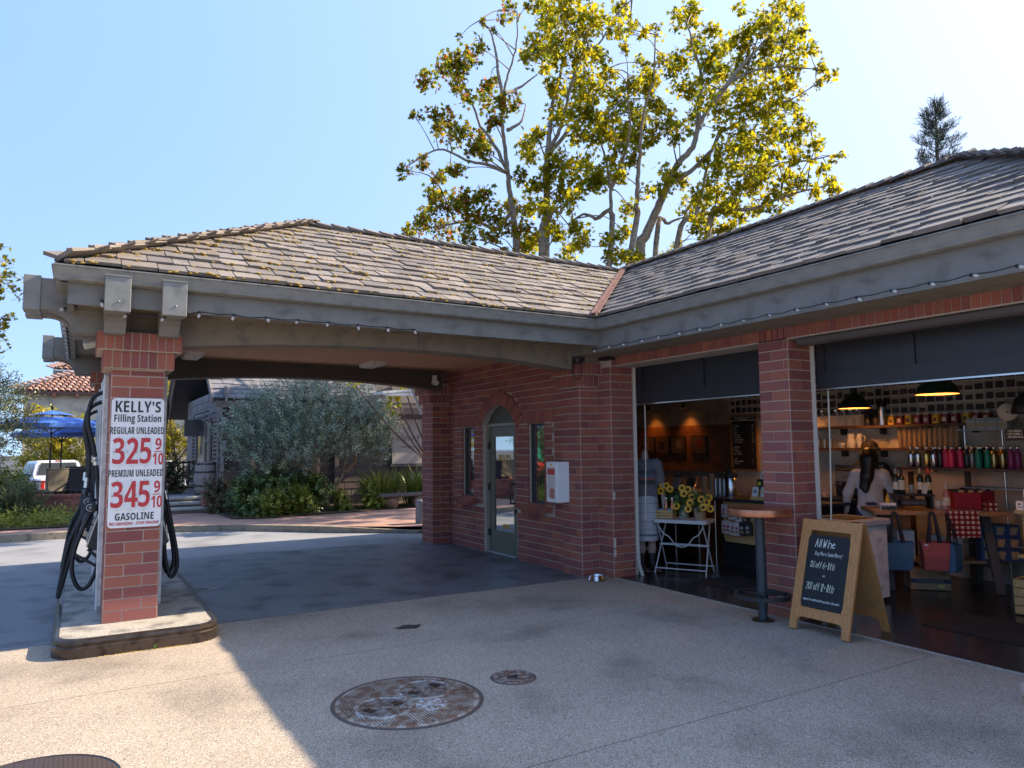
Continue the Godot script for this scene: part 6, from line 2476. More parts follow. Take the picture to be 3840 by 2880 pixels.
func villa() -> void:
	var v := thing("beige_villa", "distant beige stucco villa with barrel tile roofs beyond the car park", "building")
	var m := MB.new()
	m.box(at(5.5, 2.2, -52.0), at(16.4, 5.6, 8.0))
	m.box(at(2.0, 5.2, -54.0), at(7.0, 2.6, 6.0))
	part("wall", m, mt(0.60, 0.52, 0.42, 0.85, T.cloud, Vector3.ONE * 0.4), v)
	m = MB.new()
	m.box(at(5.5, 4.92, -48.3), at(17.6, 0.16, 1.4))
	part("eave_board", m, mt(0.14, 0.06, 0.045, 0.7), v)
	for k in 14:
		m = MB.new()
		m.box(at(-2.4 + k * 1.1, 4.78, -47.9), at(0.16, 0.18, 0.8))
		part("rafter_end", m, mt(0.14, 0.06, 0.045, 0.7), v)
	# barrel tiles: columns of half-round tiles in overlapping courses
	var tile := []
	for t in [[0.34, 0.17, 0.12], [0.28, 0.15, 0.11], [0.40, 0.25, 0.19], [0.25, 0.13, 0.10]]:
		tile.append(mt(t[0], t[1], t[2], 0.85))
	var half := MB.new()
	for k in 5:
		var a0 := PI * k / 5
		var a1 := PI * (k + 1) / 5
		half.quado(at(cos(a0) * 0.5, sin(a0) * 0.5, 0.5), at(cos(a1) * 0.5, sin(a1) * 0.5, 0.5), at(cos(a1) * 0.42, sin(a1) * 0.42, -0.5), at(cos(a0) * 0.42, sin(a0) * 0.42, -0.5), at(0, -0.2, 0))
	var hm := half.done()
	for r in 2:
		var list := []
		var x0: float = [-3.2, -1.6][r]
		var x1: float = [14.3, 5.6][r]
		var y0: float = [4.98, 6.5][r]
		var z0: float = [-47.6, -50.6][r]
		var rows: int = [10, 6][r]
		m = MB.new()
		var ln := rows * 0.42
		var cs := cos(0.42)
		var sn := sin(0.42)
		m.quado(at(x0, y0, z0), at(x1, y0, z0), at(x1 - ln * 0.9, y0 + ln * sn, z0 - ln * cs), at(x0 + ln * 0.9, y0 + ln * sn, z0 - ln * cs), at(0, 0, -60))
		var rf := part("roof", m, tile[1], v)
		for i in rows:
			var inset := i * 0.42 * 0.9
			var n := int((x1 - x0 - 2 * inset) / 0.3)
			for k in n:
				var bs := Basis(Vector3.RIGHT, 0.42 - 0.06) * Basis.from_scale(Vector3(0.26, 0.2, 0.46))
				list.append([Transform3D(bs, at(x0 + inset + (k + 0.5) * 0.3, y0 + 0.03 + i * 0.42 * sn + 0.2 * sn, z0 - i * 0.42 * cs - 0.2 * cs)), rng.randi() % 4, 1.0])
		for k in 14:
			list.append([Transform3D(Basis(Vector3.UP, PI / 4 + 0.25) * Basis(Vector3.RIGHT, 0.32) * Basis.from_scale(Vector3(0.34, 0.3, 0.5)), at(x0 + k * ln * 0.9 / 14, y0 + 0.1 + k * ln * sn / 14, z0 - k * ln * cs / 14)), 2, 1.0])
		pieces(rf, "roof_tile", hm, list, 0, tile, "roof_tiles")
	m = MB.new()
	m.lathe([Vector2(0.0, 0.0), Vector2(0.28, -0.02), Vector2(0.2, 0.2), Vector2(0.12, 0.26), Vector2(0, 0.27)], 12, at(-0.05, 3.05, -47.9))
	part("wall_lamp", m, M.cream, v)
	for q in [[3.0, 2.0], [7.0, 2.0], [10.5, 2.0]]:
		m = MB.new()
		m.box(at(q[0], q[1], -47.98), at(1.2, 1.5, 0.06))
		var w := part("window", m, M.wood_dark, v)
		m = MB.new()
		m.box(at(q[0], q[1], -47.94), at(1.0, 1.3, 0.02))
		part("pane", m, paint(0.05, 0.06, 0.08, 0.15), w)


func terrace() -> void:
	var c := at(0.2, 0.12, -21.3)
	var t := thing("terrace_wall", "low round brick wall of the umbrella terrace", "wall", c)
	var m := MB.new()
	m.lathe([Vector2(1.36, 0.0), Vector2(1.595, 0.0), Vector2(1.595, 0.5), Vector2(1.36, 0.5), Vector2(1.36, 0.0)], 48)
	part("mortar", m, M.mortar, t)
	var list := []
	var n := 32
	for row in 5:
		for k in n:
			var a := TAU * (k + (0.5 if row % 2 else 0.0)) / n
			var d := at(sin(a), 0, cos(a))
			list.append([Transform3D(Basis(Vector3.UP, a) * Basis.from_scale(Vector3(TAU * 1.6 / n - 0.012, 0.09, 0.05)), d * 1.582 + at(0, 0.055 + row * 0.1, 0)), rng.randi() % 6, 1.0])
	pieces(t, "brick", unit_box(), list, 70, M.brick, "brickwork", c)
	list = []
	for k in 84:
		var a := TAU * k / 84
		list.append([Transform3D(Basis(Vector3.UP, a) * Basis.from_scale(Vector3(0.112, 0.06, 0.30)), at(sin(a), 0, cos(a)) * 1.48 + at(0, 0.53, 0)), rng.randi() % 6, 1.0])
	pieces(t, "coping_brick", unit_box(), list, 40, M.brick, "coping", c)
	m = MB.new()
	m.lathe([Vector2(0.0, 0.2), Vector2(1.37, 0.2)], 40)
	part("floor", m, M.pavers, t)
	# umbrellas
	umbrella(at(-0.62, 0.3, -21.9), 2.07, 1.25, 0.0, "sunlit blue patio umbrella nearest the brick terrace, its pole among the chairs")
	umbrella(at(-0.45, -0.3, -25.6), 2.5, 1.35, 0.35, "second blue umbrella just behind and below the first")
	umbrella(at(0.75, 0.0, -24.2), 2.3, 1.3, 0.2, "blue umbrella whose tip shows right of the front brick pillar")
	umbrella(at(-3.05, 0.0, -23.8), 2.4, 1.32, 0.1, "dark blue umbrella mostly hidden by the left olive tree")
	# chairs and table
	var ch := [[at(-0.55, 0.32, -20.85), 0.5, "grey woven-back patio chair nearest the wall, seen from behind", 1], [at(0.1, 0.32, -20.7), -0.1, "black patio chair beside the umbrella pole", 0], [at(0.62, 0.32, -20.8), -0.6, "black patio chair half hidden by the pump hoses", 0], [at(-0.1, 0.32, -22.3), 2.9, "black patio chair on the far side of the terrace table", 0], [at(0.55, 0.32, -22.2), 3.6, "black patio chair at the back right of the terrace table", 0]]
	for q in ch:
		chair(q[0], q[1], q[2], q[3])
	var tb := thing("patio_table", "round black patio table between the terrace chairs", "table", at(0.05, 0.32, -21.55))
	m = MB.new()
	m.cyl(at(0, 0.7, 0), at(0, 0.73, 0), 0.5, 0.5, 28)
	part("table_top", m, M.black_metal, tb)
	m = MB.new()
	m.cyl(at(0, 0.03, 0), at(0, 0.7, 0), 0.035)
	part("leg", m, M.black_metal, tb)
	m = MB.new()
	m.cyl(at(0, 0.0, 0), at(0, 0.03, 0), 0.25, 0.22, 20)
	part("base", m, M.black_metal, tb)


func chair(o: Vector3, turn: float, label: String, woven: int) -> void:
	var c := thing("patio_chair", label, "chair", o, turn, "chairs on the round terrace")
	var mat: Material = mt(0.20, 0.165, 0.115, 0.8, T.streak, Vector3.ONE * 8) if woven else mt(0.022, 0.022, 0.026, 0.5)
	var m := MB.new()
	m.box(at(0, 0.42, 0), at(0.5, 0.06, 0.5), Basis.IDENTITY, 0.015)
	part("seat", m, mat, c)
	m = MB.new()
	for k in 5:
		var y0 := 0.44 + k * 0.1
		var z0 := 0.24 + 0.07 * pow(k / 5.0, 1.5)
		var z1 := 0.24 + 0.07 * pow((k + 1) / 5.0, 1.5)
		var w0 := 0.23 + 0.03 * k / 5.0
		m.quado(at(-w0, y0, z0), at(w0, y0, z0), at(w0 + 0.006, y0 + 0.1, z1), at(-w0 - 0.006, y0 + 0.1, z1), at(0, y0, -1))
		m.quado(at(-w0, y0, z0 - 0.04), at(w0, y0, z0 - 0.04), at(w0 + 0.006, y0 + 0.1, z1 - 0.04), at(-w0 - 0.006, y0 + 0.1, z1 - 0.04), at(0, y0, 1))
		for sd in [-1.0, 1.0]:
			m.quado(at(w0 * sd, y0, z0), at(w0 * sd, y0, z0 - 0.04), at((w0 + 0.006) * sd, y0 + 0.1, z1 - 0.04), at((w0 + 0.006) * sd, y0 + 0.1, z1), at(0, y0, z0))
	m.box(at(0, 0.945, 0.29), at(0.54, 0.02, 0.06), Basis.IDENTITY, 0.008)
	part("backrest", m, mat, c)
	for sx in [-1.0, 1.0]:
		for sz in [-1.0, 1.0]:
			m = MB.new()
			m.box(at(sx * 0.22, 0.2, sz * 0.21), at(0.045, 0.4, 0.045))
			part("leg", m, M.black_metal, c)
		m = MB.new()
		m.box(at(sx * 0.25, 0.64, 0.0), at(0.05, 0.03, 0.5), Basis.IDENTITY, 0.008)
		m.box(at(sx * 0.25, 0.53, -0.22), at(0.04, 0.2, 0.04))
		part("armrest", m, M.black_metal, c)


func umbrella(o: Vector3, h: float, r: float, turn: float, label: String) -> void:
	var u := thing("patio_umbrella", label, "umbrella", o, turn, "blue umbrellas")
	var blue := leafmat(0.045, 0.15, 0.52, 0.5, 0.7)
	blue.vertex_color_use_as_albedo = false
	var m := MB.new()
	m.cyl(at(0, 0, 0), at(0, h + 0.38, 0), 0.022, 0.02, 10)
	part("pole", m, mt(0.05, 0.035, 0.03, 0.4), u)
	for k in 8:
		var a0 := TAU * k / 8
		var a1 := TAU * (k + 1) / 8
		var d0 := at(cos(a0), 0, sin(a0))
		var d1 := at(cos(a1), 0, sin(a1))
		m = MB.new()
		var top := at(0, h + 0.36, 0)
		var mid0 := d0 * r * 0.42 + at(0, h + 0.235, 0)
		var mid1 := d1 * r * 0.42 + at(0, h + 0.235, 0)
		var e0 := d0 * r + at(0, h, 0)
		var e1 := d1 * r + at(0, h, 0)
		var dip := at(0, -0.012, 0)
		m.tri(top, mid1, mid0)
		m.quado(mid0 * 0.98 + dip, mid1 * 0.98 + dip, e1, e0, at(0, -9, 0))
		m.quado(e0, e1, e1 - at(0, 0.10, 0), e0 - at(0, 0.10, 0), at(0, h, 0))
		part("canopy_panel", m, blue, u)
		m = MB.new()
		m.bar(top - at(0, 0.04, 0), e0 - at(0, 0.02, 0), 0.012, 0.016)
		m.bar(at(0, h - 0.25, 0), (top + e0) * 0.5 - at(0, 0.03, 0), 0.01, 0.014)
		part("rib", m, M.wood_dark, u)
	m = MB.new()
	m.lathe([Vector2(0.0, h + 0.5), Vector2(0.03, h + 0.48), Vector2(0.042, h + 0.44), Vector2(0.03, h + 0.40), Vector2(0.02, h + 0.36)], 12)
	part("finial", m, M.black, u)
	m = MB.new()
	m.cyl(at(0, -0.02, 0), at(0, 0.05, 0), 0.24, 0.2, 18)
	part("base", m, M.black_metal, u)


func wheel(p: Node3D, o: Vector3, r: float, w: float) -> void:
	var x := Basis(Vector3(0, 0, 1), PI / 2)
	var m := MB.new()
	m.lathe([Vector2(r * 0.62, -w / 2), Vector2(r * 0.93, -w / 2), Vector2(r, -w * 0.34), Vector2(r, w * 0.34), Vector2(r * 0.93, w / 2), Vector2(r * 0.62, w / 2)], 24, o, x)
	var t := part("wheel", m, M.rubber, p)
	m = MB.new()
	m.lathe([Vector2(0.0, -w * 0.42), Vector2(r * 0.2, -w * 0.44), Vector2(r * 0.55, -w * 0.3), Vector2(r * 0.63, -w * 0.48), Vector2(r * 0.63, w * 0.48), Vector2(r * 0.55, w * 0.3), Vector2(0, w * 0.42)], 24, o, x)
	part("rim", m, M.steel_dull, t)


func car_loft(p: Node3D, called: String, secs: Array, mat: Material, parent: Node3D) -> MeshInstance3D:
	# cross-sections along z: [z, half width at sill, half width at belt, half width at top, y sill, y belt, y top]
	var m := MB.new()
	var rings := []
	for s in secs:
		var r := []
		for q in [[s[1], s[4]], [s[2], lerpf(s[4], s[5], 0.45)], [s[2], s[5]], [lerpf(s[2], s[3], 0.55), lerpf(s[5], s[6], 0.72)], [s[3], s[6] - 0.03], [s[3] - 0.08, s[6]]]:
			r.append(at(q[0], q[1], s[0]))
		for i in range(5, -1, -1):
			r.append(at(-r[i].x, r[i].y, s[0]))
		rings.append(r)
	for i in rings.size() - 1:
		for k in 12:
			var a: Vector3 = rings[i][k]
			var b: Vector3 = rings[i][(k + 1) % 12]
			var c: Vector3 = rings[i + 1][(k + 1) % 12]
			var d: Vector3 = rings[i + 1][k]
			m.quado(a, b, c, d, at(0, (secs[i][4] + secs[i][6]) / 2, (secs[i][0] + secs[i + 1][0]) / 2))
	for e in [0, rings.size() - 1]:
		var r: Array = rings[e]
		var ce := at(0, (secs[e][4] + secs[e][6]) / 2, secs[e][0])
		for k in 12:
			var a: Vector3 = r[k]
			var b: Vector3 = r[(k + 1) % 12]
			if (a - ce).cross(b - ce).z * (1.0 if e == rings.size() - 1 else -1.0) > 0:
				m.tri(ce, a, b)
			else:
				m.tri(ce, b, a)
	return part(called, m, mat, parent)


func cars() -> void:
	# rear of every vehicle looks along +z
	var s := thing("parked_sedan", "dark sedan parked at the left edge, seen from behind with a red tail light", "car", at(-2.62, -0.53, -35.3), -0.04)
	var navy := mt(0.018, 0.022, 0.035, 0.2)
	navy.clearcoat_enabled = true
	navy.clearcoat = 1.0
	var dark := paint(0.02, 0.025, 0.03, 0.1)
	car_loft(s, "body", [[-2.3, 0.6, 0.75, 0.6, 0.3, 0.6, 0.68], [-1.9, 0.82, 0.9, 0.8, 0.2, 0.66, 0.82], [-1.0, 0.86, 0.92, 0.84, 0.18, 0.72, 0.95], [1.2, 0.86, 0.92, 0.84, 0.18, 0.76, 1.0], [1.9, 0.86, 0.92, 0.82, 0.22, 0.8, 1.02], [2.25, 0.8, 0.86, 0.76, 0.26, 0.72, 0.98], [2.32, 0.72, 0.8, 0.7, 0.34, 0.66, 0.88]], navy, s)
	car_loft(s, "cabin", [[-1.1, 0.78, 0.76, 0.7, 0.92, 0.96, 0.98], [-0.4, 0.8, 0.76, 0.6, 0.95, 1.1, 1.4], [0.7, 0.8, 0.76, 0.58, 0.97, 1.12, 1.43], [1.75, 0.78, 0.74, 0.66, 0.98, 1.0, 1.03]], navy, s)
	var m := MB.new()
	m.quado(at(-0.55, 1.39, 0.82), at(0.55, 1.39, 0.82), at(0.64, 1.06, 1.72), at(-0.64, 1.06, 1.72), at(0, 0, 0))
	part("rear_window", m, paint(0.25, 0.28, 0.22, 0.1), s)
	for sd in [-1.0, 1.0]:
		m = MB.new()
		m.quado(at(0.60 * sd, 1.34, -0.35), at(0.59 * sd, 1.36, 0.7), at(0.70 * sd, 1.03, 1.3), at(0.79 * sd, 1.02, -0.9), at(0, 1.1, 0))
		part("side_window", m, dark, s)
		m = MB.new()
		m.box(at(0.62 * sd, 0.80, 2.25), at(0.36, 0.17, 0.12), Basis(Vector3.UP, sd * 0.35), 0.03)
		part("tail_light", m, paint(0.65, 0.02, 0.02, 0.15), s)
		for z in [-1.35, 1.35]:
			wheel(s, at(0.8 * sd, 0.32, z), 0.32, 0.2)
	m = MB.new()
	m.box(at(0, 0.62, 2.335), at(0.34, 0.15, 0.015))
	part("licence_plate", m, M.white, s)
	m = MB.new()
	m.box(at(0, 0.42, 2.3), at(1.5, 0.14, 0.12), Basis.IDENTITY, 0.03)
	part("bumper", m, navy, s)
	m = MB.new()
	m.blob(at(0, 0.83, 2.30), at(0.09, 0.05, 0.02), 12, 6)
	part("emblem", m, M.steel, s)
	pickup(at(-0.95, -0.53, -35.6), 0.26, "white extended-cab pickup truck parked behind the terrace chairs")
	pickup(at(2.35, -0.53, -31.5), PI + 0.2, "white truck facing us right of the price sign, behind the porch railing")
	# tram-like tour bus across the car park: seen mirrored in the shop window
	var b := thing("trolley_bus", "red and green trolley bus mirrored in the right shop window", "bus", at(-9.5, -0.53, -31.0), 0.5)
	m = MB.new()
	m.box(at(0, 1.0, 0), at(2.3, 1.1, 8.0), Basis.IDENTITY, 0.08)
	part("body", m, paint(0.6, 0.03, 0.03, 0.3), b)
	m = MB.new()
	m.box(at(0, 1.66, 0), at(2.32, 0.22, 8.02))
	m.box(at(0, 2.75, 0), at(2.4, 0.3, 8.1), Basis.IDENTITY, 0.05)
	for k in 9:
		for sd in [-1.0, 1.0]:
			m.box(at(1.12 * sd, 2.2, -3.9 + k * 0.975), at(0.06, 0.9, 0.12))
	part("upper_body", m, paint(0.03, 0.30, 0.20, 0.4), b)
	m = MB.new()
	m.box(at(0, 3.05, 0), at(1.5, 0.35, 7.4), Basis.IDENTITY, 0.05)
	part("clerestory", m, paint(0.10, 0.45, 0.33, 0.4), b)
	m = MB.new()
	m.box(at(0, 2.2, 0), at(2.1, 0.88, 7.8))
	part("windows", m, paint(0.03, 0.04, 0.04, 0.1), b)
	for sd in [-1.0, 1.0]:
		for z in [-2.6, 2.6]:
			wheel(b, at(1.0 * sd, 0.42, z), 0.42, 0.26)


func pickup(o: Vector3, turn: float, label: String) -> void:
	if M.has("pickup0"):
		dup(M.pickup0, o, turn, label)
		return
	var t := thing("pickup_truck", label, "truck", o, turn)
	M.pickup0 = t
	var white := mt(0.74, 0.75, 0.76, 0.2)
	white.clearcoat_enabled = true
	white.clearcoat = 1.0
	var dark := paint(0.02, 0.025, 0.03, 0.1)
	car_loft(t, "body", [[-2.75, 0.78, 0.9, 0.8, 0.45, 0.8, 0.95], [-2.2, 0.9, 0.97, 0.88, 0.42, 0.9, 1.1], [-1.2, 0.92, 0.98, 0.9, 0.42, 0.95, 1.16], [2.5, 0.92, 0.98, 0.94, 0.42, 0.95, 1.17], [2.6, 0.9, 0.96, 0.93, 0.45, 0.95, 1.16]], white, t)
	car_loft(t, "cab", [[-1.35, 0.88, 0.85, 0.8, 1.1, 1.14, 1.17], [-0.75, 0.9, 0.86, 0.68, 1.12, 1.3, 1.8], [0.75, 0.9, 0.86, 0.7, 1.12, 1.3, 1.84], [1.0, 0.88, 0.85, 0.72, 1.12, 1.28, 1.8]], white, t)
	var m := MB.new()
	m.quado(at(-0.62, 1.74, 1.035), at(0.62, 1.74, 1.035), at(0.74, 1.26, 1.03), at(-0.74, 1.26, 1.03), at(0, 1.4, 0))
	part("rear_window", m, paint(0.05, 0.055, 0.06, 0.08), t)
	m = MB.new()
	m.quado(at(-0.62, 1.74, -0.83), at(0.62, 1.74, -0.83), at(0.74, 1.2, -1.34), at(-0.74, 1.2, -1.34), at(0, 1.4, 0))
	part("windscreen", m, paint(0.32, 0.36, 0.40, 0.08), t)
	for sd in [-1.0, 1.0]:
		m = MB.new()
		m.quado(at(0.765 * sd, 1.70, -0.62), at(0.765 * sd, 1.72, 0.12), at(0.89 * sd, 1.24, 0.12), at(0.89 * sd, 1.22, -1.05), at(0, 1.4, 0))
		m.quado(at(0.765 * sd, 1.72, 0.24), at(0.775 * sd, 1.72, 0.72), at(0.89 * sd, 1.26, 0.8), at(0.89 * sd, 1.24, 0.24), at(0, 1.4, 0))
		part("side_window", m, dark, t)
		m = MB.new()
		m.box(at(1.08 * sd, 1.28, -0.85), at(0.2, 0.2, 0.1), Basis.IDENTITY, 0.03)
		part("mirror", m, M.black, t)
		m = MB.new()
		m.box(at(0.88 * sd, 0.92, 2.6), at(0.13, 0.36, 0.06), Basis.IDENTITY, 0.01)
		part("tail_light", m, paint(0.5, 0.03, 0.02, 0.2), t)
		m = MB.new()
		m.box(at(0.70 * sd, 0.82, -2.76), at(0.3, 0.18, 0.06), Basis.IDENTITY, 0.02)
		part("headlight", m, M.steel, t)
		for z in [-1.75, 1.75]:
			wheel(t, at(0.84 * sd, 0.38, z), 0.38, 0.24)
	m = MB.new()
	m.box(at(0, 0.5, 2.66), at(1.85, 0.16, 0.12), Basis.IDENTITY, 0.03)
	m.box(at(0, 0.55, -2.8), at(1.8, 0.18, 0.12), Basis.IDENTITY, 0.03)
	part("bumper", m, M.steel, t)
	m = MB.new()
	m.box(at(0, 0.8, -2.77), at(1.0, 0.24, 0.05))
	part("radiator_grille", m, M.black, t)
	m = MB.new()
	m.box(at(0, 1.815, 1.0), at(0.22, 0.04, 0.03))
	part("brake_light", m, paint(0.4, 0.03, 0.02, 0.3), t)


# ---------------------------------------------------------------- limbs and foliage of the three plane trees behind the shop, in metres from each foot
const TREE_A_AT := Vector3(11.23, 0, -18.43)
const TREE_A_LIMBS := [[Vector3(0.00, 7.48, 0.00), Vector3(-0.09, 8.34, 0.03), Vector3(-0.24, 9.33, 0.04), Vector3(-0.32, 9.99, 0.06), Vector3(-0.43, 10.78, 0.07), Vector3(-0.52, 11.57, 0.10), Vector3(-0.52, 12.42, 0.19), Vector3(-0.43, 12.95, 0.30), Vector3(-0.24, 13.93, 0.51), Vector3(-0.27, 14.86, 0.58)], [Vector3(-0.32, 10.05, 0.07), Vector3(-0.78, 11.08, -0.19), Vector3(-1.04, 11.51, -0.40), Vector3(-1.20, 12.15, -0.52), Vector3(-1.47, 12.79, -0.71), Vector3(-1.86, 13.23, -0.99)], [Vector3(-0.32, 9.99, 0.06), Vector3(-0.77, 10.31, -0.35), Vector3(-1.27, 10.51, -0.82), Vector3(-1.86, 10.92, -1.31), Vector3(-2.31, 10.78, -1.77), Vector3(-2.70, 10.51, -2.22)], [Vector3(-0.37, 11.30, 0.17), Vector3(0.20, 11.77, 0.00), Vector3(0.54, 12.53, -0.27)], [Vector3(-0.49, 12.42, 0.20), Vector3(0.28, 12.97, -0.11), Vector3(1.11, 13.73, -0.36)], [Vector3(-0.45, 11.96, 0.18), Vector3(-0.60, 13.18, -0.01), Vector3(-0.62, 14.02, -0.16), Vector3(-0.73, 14.73, -0.37), Vector3(-0.88, 15.09, -0.66)], [Vector3(-0.02, 8.14, 0.05), Vector3(-0.43, 8.38, -0.56), Vector3(-0.87, 8.76, -1.18), Vector3(-1.54, 8.73, -1.98), Vector3(-2.23, 8.70, -2.79)]]
const TREE_A_FOLIAGE := [[-3.8, 9.3, 0.4, 0.23], [-2.9, 11.7, -1.1, 0.19], [-1.7, 11.2, -3.1, 0.31], [-2.2, 13.2, -1.5, 0.39], [-1.3, 14.3, -2.3, 0.44], [-2.5, 12.2, 1.1, 0.40], [-1.5, 13.3, -0.1, 0.37], [-1.7, 13.2, 0.9, 0.27], [-2.2, 11.9, -1.1, 0.35], [-1.7, 11.5, -1.0, 0.41], [-2.5, 10.3, 1.4, 0.31], [-2.7, 10.8, 0.3, 0.27], [-2.0, 12.0, 0.4, 0.36], [-0.3, 13.1, -1.8, 0.41], [-0.3, 13.2, -1.0, 0.33], [-1.4, 11.4, 1.4, 0.32], [0.4, 12.8, -0.8, 0.30], [-1.5, 10.8, 1.4, 0.32], [-0.8, 11.2, -0.8, 0.35], [-1.8, 10.0, 1.2, 0.29], [-2.3, 9.8, 1.5, 0.28], [-1.0, 15.1, -1.8, 0.12], [-1.8, 13.8, 1.1, 0.11], [-1.5, 13.6, 1.3, 0.12], [0.7, 16.3, -1.3, 0.28], [0.3, 15.7, -1.0, 0.24], [-0.5, 14.5, 1.5, 0.15], [-1.2, 10.6, -2.9, 0.34], [-2.2, 9.4, -1.3, 0.35], [-1.4, 9.5, -1.6, 0.39], [-2.6, 8.5, 0.2, 0.35], [-1.6, 9.6, -3.1, 0.27], [-2.2, 8.7, -2.2, 0.39], [-2.1, 8.9, -3.6, 0.31], [-1.2, 8.9, -2.7, 0.44], [-1.8, 9.0, 0.1, 0.36], [-1.5, 8.5, -0.0, 0.43], [-1.6, 8.7, 0.9, 0.35], [-1.5, 8.1, 1.1, 0.35], [-2.2, 7.5, 1.0, 0.34], [-1.2, 7.8, 0.4, 0.30], [-0.0, 9.0, -0.4, 0.38], [-1.2, 7.6, 2.0, 0.37], [0.6, 8.0, -0.5, 0.39], [-0.6, 7.4, 0.5, 0.30], [-2.0, 9.8, 0.1, 0.27], [-1.2, 10.8, -2.1, 0.23], [-0.0, 9.9, 0.3, 0.31]]
const TREE_B_AT := Vector3(11.37, 0, -17.20)
const TREE_B_LIMBS := [[Vector3(0.00, 7.21, 0.00), Vector3(0.04, 8.34, 0.14), Vector3(0.00, 9.28, 0.21), Vector3(0.00, 10.10, 0.29), Vector3(0.05, 10.86, 0.40), Vector3(0.08, 11.61, 0.49), Vector3(0.19, 12.24, 0.62), Vector3(0.33, 13.05, 0.78), Vector3(0.35, 13.99, 0.89), Vector3(0.38, 14.62, 0.97)], [Vector3(0.02, 10.23, 0.32), Vector3(0.20, 10.69, 0.57), Vector3(0.29, 11.28, 0.78), Vector3(0.38, 11.98, 1.00), Vector3(0.56, 12.87, 1.30), Vector3(0.93, 13.12, 1.64), Vector3(1.27, 13.87, 2.02), Vector3(1.57, 14.24, 2.34)], [Vector3(0.00, 10.10, 0.29), Vector3(0.46, 10.78, 0.65), Vector3(0.81, 11.21, 0.92), Vector3(1.10, 11.83, 1.18), Vector3(1.28, 12.51, 1.37)], [Vector3(1.66, 6.94, 0.97), Vector3(1.78, 8.06, 0.96), Vector3(1.81, 9.26, 0.91), Vector3(1.70, 10.41, 0.77), Vector3(1.55, 11.39, 0.58)], [Vector3(2.23, 7.57, 1.37), Vector3(2.12, 8.56, 1.68), Vector3(1.99, 9.40, 1.96), Vector3(1.85, 10.22, 2.24), Vector3(1.77, 11.02, 2.55), Vector3(1.79, 11.80, 2.91), Vector3(1.64, 12.79, 3.20)], [Vector3(1.71, 7.82, 1.08), Vector3(1.57, 8.43, 0.47), Vector3(1.52, 8.72, -0.12), Vector3(1.49, 8.55, -0.75)], [Vector3(1.61, 9.14, 1.16), Vector3(1.53, 9.63, 1.76), Vector3(1.38, 10.39, 2.34), Vector3(0.96, 11.34, 2.78)], [Vector3(0.09, 7.78, 0.11), Vector3(0.54, 8.55, 0.14), Vector3(0.94, 9.15, 0.14), Vector3(1.37, 9.56, 0.12)]]
